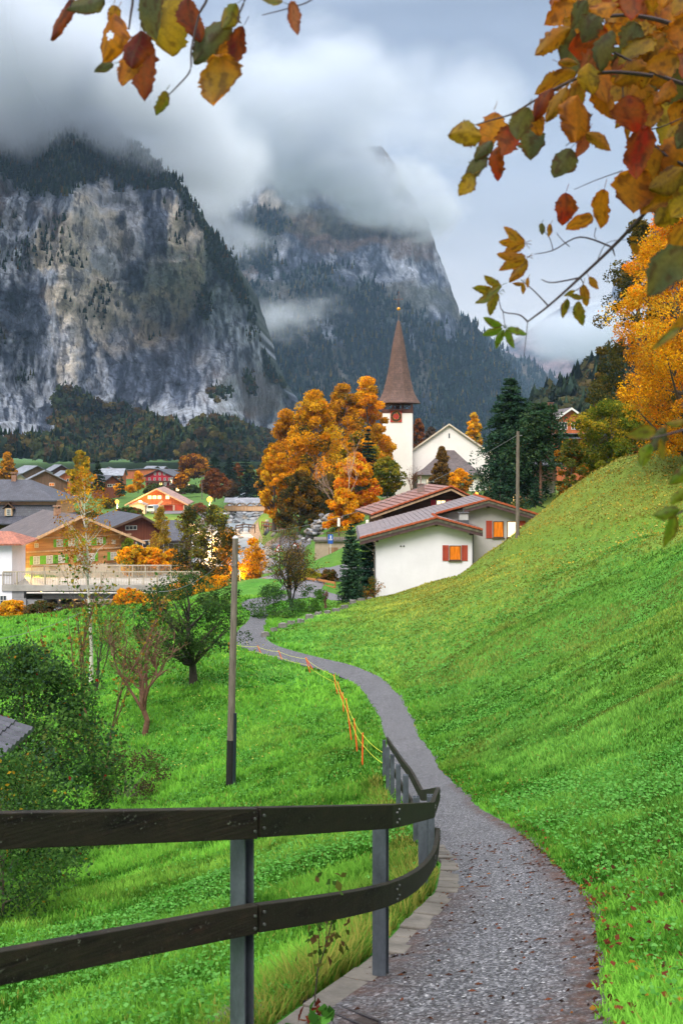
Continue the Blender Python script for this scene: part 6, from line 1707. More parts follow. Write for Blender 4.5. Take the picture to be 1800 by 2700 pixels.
def build_village():
    # big log chalet with green shutters
    p = P(207, 1505, 120)
    r = gable('chalet', (p.x, 120, -13.2), R(33), 13.2, 12.5, 3.1, 6.0, HONEY, BROWNT, 'large log chalet with bright green shutters beside the bridge', 'house', over=1.2, of=1.3, trim=PALEWOOD, lower=CREAMW, lower_h=0.35, chimney=(-0.6, 6.0, 5.4, 6.7, plain('chimney_tan', (0.36, 0.2, 0.12), 0.8, 0.3)))
    lace = plain('lace_pane', (0.45, 0.42, 0.36), 0.4, 0.4, 6, 0.1)
    for x in (-4.9, -3.4, -2.0, 0.2, 1.6, 4.3): window(r, x, 1.15, 0.72, 0.92, 0, 0, lace, FRAME_W, 2, 3, SH_GREEN, 0.36)
    for x in (-2.2, -0.8, 1.2, 2.6): window(r, x, 3.0, 0.72, 0.85, 0, 0, lace, FRAME_W, 2, 3, SH_GREEN, 0.34)
    for x in (-0.9, 0.9): window(r, x, 4.65, 0.5, 0.6, 0, 0, lace, FRAME_W, 2, 2)
    for x in (-4.9, 4.3): window(r, x, 2.85, 0.45, 0.5, 0, 0, lace, FRAME_W, 2, 2)
    boxpart('beam', PALEWOOD, r, [(-6.5, -0.16, 2.05, 6.5, -0.01, 2.22), (-6.5, -0.12, 3.62, 6.5, -0.01, 3.74)])
    for x in (-5.0, -1.2, 1.2, 5.0):
        b = MB(); b.bar((x, -0.05, 2.9 - abs(x) * 0.05 + 0.6), (x, -1.1, 4.0 + (5 - abs(x)) * 0.28), 0.16, 0.16, (1, 0, 0)); b.build('bracket', PALEWOOD, r)
    for x in (-3.0, 0.9, 3.9): boxpart('flower_box', plain('flowers', (0.24, 0.10, 0.03), 0.9, 0.9, 12, 0.5), r, [(x - 0.5, -0.35, 0.42, x + 0.5, -0.08, 0.66)])
    b0 = empty('annex', P(48, 1506, 119), R(8), 'brightly lit cream annex under the eave of the log chalet', 'annex')
    boxpart('wall', CREAMW, b0, [(-1.3, 0, -1, 1.3, 3, 2.5)]); b = MB(); b.prism([(-1.7, 2.55), (1.7, 2.55), (1.7, 2.68), (-1.7, 2.68)], -0.5, 3.2); b.build('roof', BROWNT, b0)
    window(b0, -0.75, 1.2, 0.55, 1.1, 0, 0, LIT_YE, FRAME_W, 1, 2, SH_GREEN, 0.25); window(b0, 0.6, 1.2, 0.6, 1.1, 0, 0, LIT_YE, FRAME_W, 2, 2)
    lm = MB(); lm.lathe([(0.02, 0), (0.16, 0.05), (0.2, 0.3), (0.1, 0.38)], 10, (-0.1, -0.35, 2.05)); lm.build('wall_lamp', BULB, b0)
    point_lamp((0.3, -2.6, 2.2), 13000, (1.0, 0.55, 0.16), 0.3, b0)
    # white house at the left edge
    r = empty('house', P(-22, 1596, 103.2), R(2), 'plain white house with red eave at the left edge by the bridge', 'house')
    boxpart('wall', WHITE, r, [(-3.2, 0, -3, 2.05, 5, 6.1)]); b = MB(); b.add([(-4, -0.7, 6.25), (3.2, -0.7, 6.25), (1.2, 2.5, 7.3), (-4, 2.5, 7.3), (-4, 5.6, 6.25), (3.2, 5.6, 6.25), (-4, -0.7, 6.08), (3.2, -0.7, 6.08), (3.2, 5.6, 6.08), (-4, 5.6, 6.08)], [(0, 1, 2, 3), (3, 2, 5, 4), (1, 7, 8, 5, 2), (6, 7, 1, 0), (9, 8, 7, 6), (4, 5, 8, 9), (0, 3, 4, 9, 6)]); add_uv(b.build('roof', REDT, r))
    boxpart('string_course', FRAME_B, r, [(-3.2, -0.04, 3.02, 2.07, -0.002, 3.08)]); window(r, 1.2, 0.5, 0.7, 1.0, 0, 0, GLASS, FRAME_W, 2, 2)
    # dark mansard house
    Y = 150; s = F / Y; X = lambda px: (px - 900) / s + 46; Z = lambda py: (1200 - py) / s + 13.2
    r = empty('house', (-46, Y, -13.2), 0, 'dark slate mansard house with dormer at the left edge', 'house')
    boxpart('wall', BRWOOD, r, [(X(-150), 0.3, -2, X(140), 11, Z(1380))])
    def hip(x0, x1, y0, y1, z0, x2, x3, y2, y3, z1, nm, mat, th=0.18):
        b = MB(); V = [(x0, y0, z0), (x1, y0, z0), (x1, y1, z0), (x0, y1, z0), (x2, y2, z1), (x3, y2, z1), (x3, y3, z1), (x2, y3, z1)]
        V += [(x, y, z - th) for x, y, z in V[:4]]
        b.add(V, [(0, 1, 5, 4), (1, 2, 6, 5), (2, 3, 7, 6), (3, 0, 4, 7), (4, 5, 6, 7), (8, 9, 1, 0), (9, 10, 2, 1), (10, 11, 3, 2), (11, 8, 0, 3), (11, 10, 9, 8)])
        return add_uv(b.build(nm, mat, r))
    hip(X(-190), X(162), -1.2, 12, Z(1379), X(-150), X(147), 0.25, 11.2, Z(1361), 'skirt_roof', SLATE)
    hip(X(-150), X(147), 0.25, 11.2, Z(1361) + 0.01, X(-145), X(144), 0.9, 10.6, Z(1332), 'mansard_roof', SLATE, 0.0)
    boxpart('fascia', plain('pink_fascia', (0.42, 0.22, 0.17), 0.7, 0.15), r, [(X(-146), 0.85, Z(1332) + 0.004, X(145), 10.65, Z(1323))])
    up = hip(X(-190), X(151), 0.1, 11.5, Z(1323) + 0.2, X(-60), X(47), 5.0, 6.4, Z(1267), 'upper_roof', SLATE)
    boxpart('chimney', plain('roof_chimney', (0.28, 0.15, 0.10), 0.8, 0.3), up, [(X(4), 4.6, Z(1275), X(16), 5.3, Z(1254)), (X(2), 4.5, Z(1250), X(18), 5.4, Z(1247)), (X(5), 4.7, Z(1254), X(7), 5.2, Z(1250)), (X(13), 4.7, Z(1254), X(15), 5.2, Z(1250))])
    d = boxpart('dormer', PALEWOOD, r, [(X(13), 0.0, Z(1360), X(33), 1.6, Z(1340))]); b = MB(); slab_pair(b, X(23), Z(1326), X(8), Z(1341), X(38), Z(1341), -0.25, 2.0, 0.1); b.build('dormer_roof', FRAME_B, d)
    window(r, X(24), Z(1350.5), 0.62, 0.95, -0.01, 0, GLASS, FRAME_W, 3, 3, name='dormer_window')
    # brown barn and its shed
    p = P(352, 1475, 140)
    r = gable('barn', (p.x + 0.2, 139, -14.2), R(28), 9.0, 12, 3.9, 5.9, REDWOOD, SLATE, 'brown timber barn with dark roof and white framed windows', 'barn', over=1.2, of=0.9, xr=0.9, trim=FRAME_B, lower=None)
    window(r, -0.3, 4.35, 1.6, 0.6, 0, 0, GLASS, FRAME_W, 3, 1); window(r, -3.2, 1.9, 1.9, 1.3, 0, 0, GLASS, FRAME_W, 3, 1); window(r, 1.3, 1.6, 1.9, 2.0, 0, 0, GLASS, FRAME_W, 2, 2)
    b0 = empty('shed', P(470, 1474, 136), R(4), 'open shed with steep dark tiled roof by the river', 'shed')
    b = MB(); b.add([(-2.4, -0.9, 2.55), (2.2, -0.9, 2.55), (0.9, 3.0, 5.0), (-2.4, 3.0, 5.0), (-2.4, -0.9, 2.4), (2.2, -0.9, 2.4), (1.0, 3.0, 4.85), (-2.4, 3.0, 4.85)], [(0, 1, 2, 3), (4, 7, 6, 5), (0, 4, 5, 1), (1, 5, 6, 2), (2, 6, 7, 3), (3, 7, 4, 0)]); add_uv(b.build('roof', SLATE, b0))
    boxpart('wall', BRWOOD, b0, [(-2.3, 0.5, -2, 1.5, 3, 2.5)]); window(b0, -0.6, 1.3, 2.8, 1.6, 0.5, 0, plain('screen_pane', (0.16, 0.13, 0.10), 0.5), FRAME_W, 4, 2)
    boxpart('corner_post', FRAME_W, b0, [(1.95, -0.7, -2, 2.07, -0.58, 2.38)])
    # small white house with red roof, lit
    p = P(143, 1350, 210); r = gable('house', (p.x, 210, -12.8), R(22), 5.6, 7, 3.0, 4.5, WHITE, REDT, 'small white house with red roof behind the mansard house', 'house', over=0.5, of=0.6, xr=-0.6, trim=REDT)
    boxpart('door', FRAME_B, r, [(1.6, -0.05, 0, 2.4, -0.003, 1.9)]); point_lamp((0.0, -1.6, 2.4), 1800, (1, 0.8, 0.5), 0.2, r)
    # big orange hall
    p = P(414, 1348, 232)
    r = gable('hall', (p.x, 232, -12.9), R(3), 12.4, 13, 2.0, 5.2, ORWOOD, tiles('rosy_sheet', (0.34, 0.20, 0.17), 0.8, 1.5), 'wide orange timber hall with lit gable windows on the flat meadow', 'hall', over=0.9, of=0.9, lower=CREAMW, lower_h=1.55, trim=PALEWOOD)
    for x in (-1.6, -0.5, 0.6, 2.4): window(r, x, 3.35, 0.95, 0.9, 0, 0, LIT_YE, FRAME_B, 2, 1)
    for x in (-3.3, -2.0): window(r, x, 0.9, 0.9, 0.8, -0.0, 0, GLASS, FRAME_W, 2, 1)
    boxpart('door', SH_RED, r, [(4.0, -0.06, 0.0, 5.9, -0.004, 1.7)]); boxpart('garage_door', SH_RED, r, [(1.6, -0.06, 0.0, 3.6, -0.004, 1.5)])
    b = MB(); b.bar((-0.6, -0.6, -0.1), (1.4, -0.6, 1.7), 0.9, 0.14); b.bar((-0.6, -1.05, 0.75), (1.4, -1.05, 2.55), 0.06, 0.5); b.build('stair', PALEWOOD, r)
    boxpart('balcony', ORWOOD, r, [(1.4, -1.0, 1.75, 3.4, -0.92, 2.5), (1.4, -1.0, 1.66, 3.4, -0.01, 1.75)])
    point_lamp((-3.0, -3.0, 3.2), 420, (1, 0.6, 0.2), 0.3, r)
    p = P(364, 1356, 222); r = gable('garage', (p.x, 222, -12.9), R(6), 3.1, 4.5, 2.0, 2.7, CREAMW, GREYT, 'small cream garage in front of the orange hall', 'garage', over=0.35, of=0.3)
    window(r, -0.2, 1.2, 0.5, 0.5, 0, 0, GLASS, FRAME_W, 1, 1)
    # parked van
    v = empty('parked_van', P(397, 1353, 221), R(-8), 'small pale blue van parked in front of the orange hall', 'van')
    b = MB(); b.prism([(-0.85, 0.35), (0.85, 0.35), (0.85, 1.0), (0.68, 1.6), (0.4, 1.72), (-0.4, 1.72), (-0.68, 1.6), (-0.85, 1.0)], 0, 3.4); b.build('body', plain('pale_blue_paint', (0.30, 0.42, 0.55), 0.3, 0.1, 3, 0.05, 0.2, 0.6), v, bevel=0.06)
    boxpart('windscreen', GLASS, v, [(-0.6, -0.03, 1.05, 0.6, -0.004, 1.55)])
    for x in (-0.72, 0.72):
        for y in (0.6, 2.8):
            b = MB(); b.tube([(x - 0.1, y, 0.3), (x + 0.1, y, 0.3)], 0.3, 12); b.build('wheel', PLASTIC, v)
        boxpart('headlight', FRAME_W, v, [(x * 0.85 - 0.12, -0.02, 0.6, x * 0.85 + 0.12, -0.003, 0.78)])
    # covered footbridge
    Y = 256; s = F / Y; r = empty('covered_bridge', P(648, 1345, Y), R(-3), 'covered wooden footbridge with grey roof across the river', 'bridge')
    L_ = 10.4; b = MB(); b.add([(-L_ / 2, -1.9, 1.95), (L_ / 2, -1.9, 1.95), (L_ / 2, 0, 3.1), (-L_ / 2, 0, 3.1), (L_ / 2, 1.9, 1.95), (-L_ / 2, 1.9, 1.95)], [(0, 1, 2, 3), (3, 2, 4, 5), (0, 5, 4, 1), (1, 4, 2), (0, 3, 5)]); add_uv(b.build('roof', GREYT, r))
    boxpart('parapet', PALEWOOD, r, [(-L_ / 2, -1.5, -0.1, L_ / 2, -1.4, 0.98), (-L_ / 2, 1.4, -0.1, L_ / 2, 1.5, 0.98)]); boxpart('deck', BRWOOD, r, [(-L_ / 2, -1.39, -0.3, L_ / 2, 1.39, -0.05)])
    b = MB()
    for y in (-1.45, 1.45):
        for i in range(4):
            x = -L_ / 2 + 1.3 + i * 2.6
            b.bar((x - 1.25, y, 0.99), (x, y, 1.93), 0.12, 0.16); b.bar((x + 1.25, y, 0.99), (x, y, 1.93), 0.12, 0.16)
    b.build('truss', PALEWOOD, r)
    for x in (-L_ / 2 - 0.2, L_ / 2 + 0.2): boxpart('abutment', CONC, r, [(x - 0.8, -1.8, -4, x + 0.8, 1.8, -0.302)])
    # far houses: px centre, foot y, Y, width, depth, eave, ridge, turn, wall, roof, label, lit windows
    far = [
     (120, 1300, 262, 11.0, 9, 2.8, 5.6, 18, BRWOOD, GREYT, 'dark brown chalet with grey roof above the small white house', [(-2.6, 2.9), (1.6, 2.9)], LIT_OR),
     (178, 1283, 310, 8.0, 8, 2.2, 4.6, 28, ORWOOD, GREYT, 'red gabled chalet half hidden behind the yellow tree', [(0.4, 2.6)], GLASS),
     (98, 1268, 360, 9.5, 10, 3.0, 5.2, 40, BRWOOD, GREYT, 'brown chalet with grey roof and pale lower wall in the far row', [(0.5, 2.8), (2.2, 2.8)], GLASS),
     (162, 1262, 380, 9.0, 9, 2.4, 5.0, 30, DKWOOD, GREYT, 'dark chalet with wide grey roof at the back of the village', [(0.5, 2.0)], GLASS),
     (52, 1282, 330, 5.0, 6, 1.9, 3.9, 30, CREAMW, GREYT, 'little cream house with steep blue grey roof by the orange tree', [(0.3, 2.0)], LIT_OR),
     (295, 1294, 290, 5.2, 8, 2.4, 4.2, 35, REDWOOD, SLATE, 'narrow red brown chalet right of the birch crown', [(-0.6, 2.0), (0.9, 2.0)], GLASS),
     (286, 1258, 420, 6.5, 9, 2.6, 4.0, 10, ORWOOD, GREYT, 'orange chalet on the far meadow above the long house', [(-1, 2), (1.2, 2)], GLASS),
     (420, 1284, 335, 9.5, 9, 3.6, 5.6, -14, SH_CRIM, SLATE, 'crimson chalet with rows of small white windows far across the meadow', [], GLASS),
     (464, 1298, 322, 4.2, 4, 1.9, 2.9, -8, BRWOOD, BRWOOD, 'little brown hay barn right of the crimson chalet', [], GLASS),
     (413, 1244, 620, 5.5, 7, 2.0, 3.4, 60, BRWOOD, GREYT, 'left one of the two pale roofed sheds on the far green slope', [], GLASS),
     (437, 1244, 630, 5.0, 7, 1.9, 3.2, 60, BRWOOD, GREYT, 'right one of the two pale roofed sheds on the far green slope', [], GLASS),
     (395, 1247, 520, 26, 5, 1.4, 2.2, 2, ORWOOD, GREYT, 'long low orange building under the far green slope', [], GLASS),
     (28, 1254, 420, 8, 8, 2.2, 4.2, 20, BRWOOD, GREYT, 'brown house peeping between the orange tree and the mansard roof', [], GLASS),
    ]
    for (px, py, Y, W, D, He, Hr, rz, wm, rm, lb, wl, pane) in far:
        p = P(px, py, Y)
        r = gable('chalet' if 'barn' not in lb and 'shed' not in lb else 'barn', p, R(rz), W, D, He, Hr, wm, rm, lb, 'house' if 'barn' not in lb and 'shed' not in lb else 'barn', over=0.9, of=0.7, deep=3)
        for (x, z) in wl: window(r, x, z * 0.75, 1.3, 0.8, 0, 0, pane, FRAME_W, 2, 1)
        if 'crimson' in lb:
            for z, xs in ((4.3, (-1.4, 0.2, 1.8)), (2.6, (-3.4, -1.6, 0.2, 2.0, 3.6)), (0.8, (-3.4, -1.2, 2.0))):
                for x in xs: window(r, x, z, 0.7, 0.9, 0, 0, GLASS, FRAME_W, 2, 2)
            window(r, 0.6, 0.9, 1.1, 1.0, 0, 0, LIT_YE, FRAME_W, 2, 1); window(r, 5.0 - 0.7, 1.5, 0.6, 2.2, 0, 0, LIT_YE, FRAME_W, 1, 1)
            boxpart('balcony', DKWOOD, r, [(-4.6, -0.9, 1.5, 4.6, -0.8, 2.1), (-4.6, -0.9, 1.4, 4.6, -0.01, 1.5)])
    r = gable('long_house', P(328, 1270, 370), R(92), 8, 8.5, 2.6, 4.6, ORWOOD, GREYT, 'long house with blue grey roof beyond the yellow tree', 'house', over=0.9, of=0.5, deep=3)
    for k in range(4): window(r, -4.0, 1.5, 0.9, 0.8, 1.2 + k * 2.0, R(-90), LIT_YE if k == 3 else GLASS, FRAME_W, 2, 1)
build_village()

# ------------------------------------------------------------------ roadside things by the white house
def build_roadside():
    Y = 110; s = F / Y
    r = empty('transformer_hut', P(890, 1490, Y), R(0), 'small beige flat-roofed hut with brown door beside the road', 'hut')
    boxpart('wall', render_wall('stained_beige', (0.50, 0.39, 0.29), 0.4), r, [(-2.45, 0, -1.5, 2.45, 3.4, 2.55)]); boxpart('roof', CONC, r, [(-2.6, -0.25, 2.553, 2.6, 3.6, 2.75)])
    boxpart('door', timber('tan_door', (0.30, 0.17, 0.09)), r, [(-0.95, -0.05, 0.0, 0.02, -0.004, 1.9)]); boxpart('vent', FRAME_B, r, [(-1.75, -0.04, 0.15, -1.15, -0.004, 0.5)])
    boxpart('railing', BRWOOD, r, [(-1.2 + i * 0.2, 0.1, 2.76, -1.12 + i * 0.2, 0.14, 3.45) for i in range(19)] + [(-1.25, 0.09, 3.45, 2.55, 0.15, 3.52)])
    def sign(name, px, py, Y, pole, kind, label):
        p = P(px, py, Y); g = hz(p.x, Y); z = p.z - g
        o = empty(name, (p.x, Y, g), 0, label, 'road sign'); b = MB(); b.tube([(0, 0.04, -0.2), (0, 0.04, z + 0.3)], 0.035, 8); b.build('pole', FRAME_W, o)
        red = plain('sign_red', (0.5, 0.02, 0.02), 0.4, 0.05); wht = plain('sign_white', (0.75, 0.75, 0.75), 0.4, 0.05); blu = plain('sign_blue', (0.03, 0.10, 0.42), 0.4, 0.05); blk = plain('sign_black', (0.02, 0.02, 0.02), 0.4)
        def disc(r_, y, m, nm, n=24, ph=0.0):
            b = MB(); V = [(r_ * math.cos(2 * math.pi * k / n + ph), y, z + r_ * math.sin(2 * math.pi * k / n + ph)) for k in range(n)] + [(r_ * math.cos(2 * math.pi * k / n + ph), y + 0.02, z + r_ * math.sin(2 * math.pi * k / n + ph)) for k in range(n)]
            b.add(V, [tuple(range(n)), tuple(range(2 * n - 1, n - 1, -1))] + [(k, k + n, (k + 1) % n + n, (k + 1) % n) for k in range(n)]); return b.build(nm, m, o)
        if kind == 'tri': disc(0.52, 0.0, red, 'sign_plate', 3, math.pi / 2); disc(0.36, -0.025, wht, 'sign_face', 3, math.pi / 2); boxpart('symbol', blk, o, [(-0.05, -0.035, z - 0.12, 0.05, -0.027, z + 0.14)])
        if kind == 'round':
            disc(0.36, 0.0, red, 'sign_plate'); disc(0.27, -0.025, wht, 'sign_face'); boxpart('symbol', blk, o, [(-0.16, -0.035, z - 0.05, -0.02, -0.027, z + 0.06), (0.03, -0.035, z - 0.05, 0.16, -0.027, z + 0.06)])
            boxpart('sub_plate', wht, o, [(-0.32, 0, z - 1.35, 0.32, 0.02, z - 0.75)])
        if kind == 'blue': boxpart('sign_plate', blu, o, [(-0.26, 0, z - 0.55, 0.26, 0.02, z + 0.45)]); boxpart('symbol', wht, o, [(-0.04, -0.012, z - 0.05, 0.09, -0.002, z + 0.32), (-0.18, -0.012, z - 0.16, 0.19, -0.002, z - 0.09)])
        return o
    sign('triangle_sign', 735, 1448, 106, 0, 'tri', 'red-bordered triangular warning sign by the river rocks')
    sign('round_sign', 778, 1442, 104, 0, 'round', 'round red-rimmed sign with small white plate beneath it')
    sign('blue_sign', 871, 1420, 108.5, 0, 'blue', 'blue rectangular sign with white symbol in front of the beige hut')
    def post(px, py0, py1, Y, m, name, label, cat, r_=0.05):
        p, q = P(px, py1, Y), P(px, py0, Y); o = empty(name, p, 0, label, cat); b = MB(); b.tube([(0, 0, -0.6), (0, 0, q.z - p.z)], r_, 8); b.build('post', m, o); return o, q.z - p.z
    post(792.5, 1428, 1510, 103, plain('tan_post', (0.5, 0.33, 0.18), 0.8), 'snow_pole', 'plain tan pole just right of the round sign', 'pole')
    for (px, y0, y1, y2, Y, lb) in ((893, 1367, 1388, 1408, 118, 'white cylinder lamp on a post before the orange tree'), (968, 1371, 1392, 1405, 112, 'white cylinder lamp on a post beside the chalet roof')):
        o, h = post(px, y1, y2, Y, FRAME_B, 'bollard_lamp', lb, 'lamp', 0.06); hh = (y1 - y0) / F * Y
        b = MB(); b.lathe([(0.05, h), (0.16, h + 0.01), (0.16, h + hh - 0.03), (0.12, h + hh)], 14); b.build('lamp_shade', plain('opal_shade', (0.8, 0.78, 0.74), 0.4, 0.05), o)
    o, h = post(950, 1524, 1575, 80, FRAME_B, 'globe_lamp', 'glass globe lamp on a post among the conifers', 'lamp', 0.04)
    b = MB(); b.lathe([(0.02, h - 0.14)] + [(0.15 * math.sin(a), h - 0.15 * math.cos(a)) for a in np.linspace(0.3, 2.9, 8)] + [(0.01, h + 0.15)], 14); b.build('globe', GLASS, o, smooth=True)
    # lit street lamps
    def lamp(px, py, Y, power, label, glow_r=0.35, hbase=None):
        p = P(px, py, Y); g = hz(p.x, Y)
        o = empty('street_lamp', (p.x, Y, g), 0, label, 'street lamp'); h = p.z - g
        b = MB(); b.tube([(0, 0.3, -0.2), (0, 0.3, h * 0.6), (0, 0.3, h + 0.25)], [0.08, 0.06, 0.05], 8); b.tube([(0, 0.3, h + 0.25), (0, 0, h + 0.3)], 0.04, 6); b.build('post', LAMP_METAL, o)
        b = MB(); b.lathe([(0.02, h + 0.36), (glow_r * 0.5, h + 0.3), (glow_r * 0.6, h + 0.22)], 12); b.build('lamp_shade', LAMP_METAL, o)
        b = MB(); b.lathe([(0.02, h + 0.2 - 2 * glow_r), (glow_r * 0.7, h + 0.2 - 1.7 * glow_r), (glow_r, h + 0.2 - glow_r), (glow_r * 0.7, h + 0.2 - 0.3 * glow_r), (0.05, h + 0.205)], 12); b.build('bulb', BULB, o, smooth=True)
        point_lamp((0, -0.2, h - glow_r * 2 - 0.4), power, (1.0, 0.50, 0.12), 0.3, o)
    lamp(309, 1320, 205, 9000, 'glowing street lamp beside the birch crown', 0.42)
    lamp(553, 1312, 200, 9000, 'glowing street lamp in front of the red brown tree', 0.55)
    lamp(568, 1444, 113, 380, 'glowing street lamp among the riverside trees', 0.28)
    lamp(632, 1494, 104.5, 480, 'low street lamp lighting the road behind the riverside trees', 0.2)
    lamp(1255, 1302, 116, 1200, 'small glowing lamp above the dark chalet roof', 0.22)
    o, h = post(533, 1256, 1310, 235, LAMP_METAL, 'floodlight_mast', 'unlit double-headed light mast by the meadow', 'lamp', 0.09)
    boxpart('lamp_head', LAMP_METAL, o, [(-0.7, -0.15, h, -0.1, 0.15, h + 0.15), (0.1, -0.15, h, 0.7, 0.15, h + 0.15)])
    # timber guard rails
    def rail_fence(pts, Y, rows, m, label, name='guard_rail', hgt=0.18):
        a = P(*pts[0], Y[0]); o = empty(name, a, 0, label, 'fence')
        n = len(pts)
        W_ = [P(*q, y) - a for q, y in zip(pts, Y)]
        for dz in rows:
            b = MB()
            for p, q in zip(W_[:-1], W_[1:]): b.bar(p - Vector((0, 0, dz)), q - Vector((0, 0, dz)), 0.1, hgt)
            b.build('rail', m, o)
        tot = int(max(3, (W_[-1] - W_[0]).length / 1.8)) + 1
        for k in range(tot):
            t = k / (tot - 1) * (n - 1); i = min(int(t), n - 2); p = W_[i] + (W_[i + 1] - W_[i]) * (t - i)
            boxpart('post', m, o, [(p.x - 0.07, p.y + 0.052, p.z - 1.3, p.x + 0.07, p.y + 0.16, p.z + 0.08)])
    rail_fence([(815, 1503), (860, 1496), (905, 1490)], (100, 101.5, 103), (0, 0.42), plain('rail_brown', (0.16, 0.09, 0.06), 0.85), 'brown timber guard rail below the beige hut')
    rail_fence([(800, 1524), (840, 1529), (883, 1537)], (96, 93.5, 90), (0, 0.42), plain('rail_orange', (0.40, 0.17, 0.05), 0.85), 'orange timber guard rail beside the road bend')
    rail_fence([(580, 1541), (650, 1534), (700, 1526)], (101, 100, 99), (0, 0.45), plain('rail_tan', (0.45, 0.24, 0.08), 0.85), 'lamplit timber guard rail along the road behind the riverside trees')
    rail_fence([(622, 1386), (648, 1382), (672, 1385)], (172, 172, 170), (0, 0.45), BRWOOD, 'small brown fence at the end of the riverside walk')
    rail_fence([(690, 1376), (725, 1382), (762, 1388)], (170, 160, 150), (0, 0.5), REDWOOD, 'low red brown log rail under the orange trees')
    # sheep fence of yellow tape on the meadow
    rail_fence([(378, 1613), (430, 1612), (500, 1608)], (73, 73, 73), (0, 0.25), plain('tape_yellow', (0.6, 0.55, 0.05), 0.7), 'yellow tape fence on a short stake at the meadow edge', 'tape_fence', 0.03)
    # stone edging where the slope ends above the gravel
    rng = random.Random(9)
    pts = [(700, 1671), (722, 1661), (745, 1652), (768, 1644), (792, 1637), (815, 1629), (838, 1621), (862, 1613), (885, 1606), (908, 1598), (930, 1591), (952, 1584), (975, 1575)]
    for i, (px, py) in enumerate(pts):
        Y_ = 61.5 + i * 1.35; p = P(px, py, Y_); g = hz(p.x, Y_)
        L_ = rng.uniform(0.28, 0.42); b = MB(); V = []
        for z in (0.0, 1.0):
            for k in range(7):
                a = 2 * math.pi * k / 7; q = rng.uniform(0.8, 1.15) * (1 - 0.25 * z); V.append((math.cos(a) * L_ * q, math.sin(a) * 0.22 * q, -0.2 + z * rng.uniform(0.42, 0.52)))
        b.add(V, [tuple(range(6, -1, -1)), tuple(range(7, 14))] + [(k, (k + 1) % 7, (k + 1) % 7 + 7, k + 7) for k in range(7)])
        o = b.build('edging_stone', MOSS_STONE, loc=(p.x, Y_, g)); o.rotation_euler = (0, 0, rng.uniform(0.2, 0.6))
        tag(o, 'grey edging stone in the row along the lower rim of the slope', 'stone', 'edging stones along the slope rim')
build_roadside()
def rocks(name, centers, sizes, seed, mat, label, cat='rocks'):
    rng = np.random.default_rng(seed)
    n = len(centers); ph = (1 + 5 ** .5) / 2
    ico = np.array([(-1, ph, 0), (1, ph, 0), (-1, -ph, 0), (1, -ph, 0), (0, -1, ph), (0, 1, ph), (0, -1, -ph), (0, 1, -ph), (ph, 0, -1), (ph, 0, 1), (-ph, 0, -1), (-ph, 0, 1)]) / 1.9
    f = np.array([(0, 11, 5), (0, 5, 1), (0, 1, 7), (0, 7, 10), (0, 10, 11), (1, 5, 9), (5, 11, 4), (11, 10, 2), (10, 7, 6), (7, 1, 8), (3, 9, 4), (3, 4, 2), (3, 2, 6), (3, 6, 8), (3, 8, 9), (4, 9, 5), (2, 4, 11), (6, 2, 10), (8, 6, 7), (9, 8, 1)])
    V = ico[None] * rng.uniform(0.6, 1.3, (n, 12, 1)) * np.stack([rng.uniform(0.7, 1.3, n), rng.uniform(0.7, 1.3, n), rng.uniform(0.5, 0.9, n)], -1)[:, None] * np.asarray(sizes)[:, None, None] + np.asarray(centers)[:, None]
    c = pick([(0.15, 0.155, 0.17), (0.26, 0.265, 0.28), (0.08, 0.085, 0.095), (0.22, 0.19, 0.16)], n, rng)
    o = mesh_np(name, V.reshape(-1, 3), (np.arange(n)[:, None, None] * 12 + f[None]).reshape(-1, 3), mat, col=np.repeat(c, 12, 0))
    return tag(o, label, cat, kind='stuff')
def build_rocks():
    rng = np.random.default_rng(41)
    RK = vcol('boulder', 0.85, 3, 0.5, 0.1, 0.4, 2.0)
    c = []
    d = np.array(smooth_line([(p[0], p[1], 0) for p in RIVER], 40))
    for q in d[::1]:
        if q[1] < 100 or q[1] > 330: continue
        wd = np.interp(q[1], RIVER[:, 1], RIVER_W)
        for s in (-1, 1):
            for _ in range(3): c.append((q[0] + s * (wd + rng.uniform(-1.2, 4.5)), q[1] + rng.normal(0, 2)))
    for _ in range(260):   # the pile by the signs
        c.append((rng.uniform(-10.5, -5.8) , rng.uniform(112, 150)))
    c = np.array(c); z = np.maximum(h_base(c[:, 0], c[:, 1]), WATER_Z - 0.1)
    ok = (road_dist(c[:, 0], c[:, 1]) > 0.6) & ~((c[:, 0] > -8) & (c[:, 1] > 150))
    c, z = c[ok], z[ok]
    rocks('rubble', np.c_[c, z + 0.05], rng.uniform(0.25, 0.95, len(c)), 42, RK, 'grey boulders and rubble lining the river banks')
    n = 330; t = rng.random(n); px = 818 + 50 * t + rng.normal(0, 9, n); py = 1422 - 48 * t + rng.normal(0, 12, n); Y = 121 + 9 * t
    C = np.array([P(a, b, y) for a, b, y in zip(px, py, Y)])
    rocks('boulder_wall', C, rng.uniform(0.2, 0.5, n), 43, RK, 'steep piled stone wall below the small orange tree')
    # snags standing out of the white water
build_rocks()
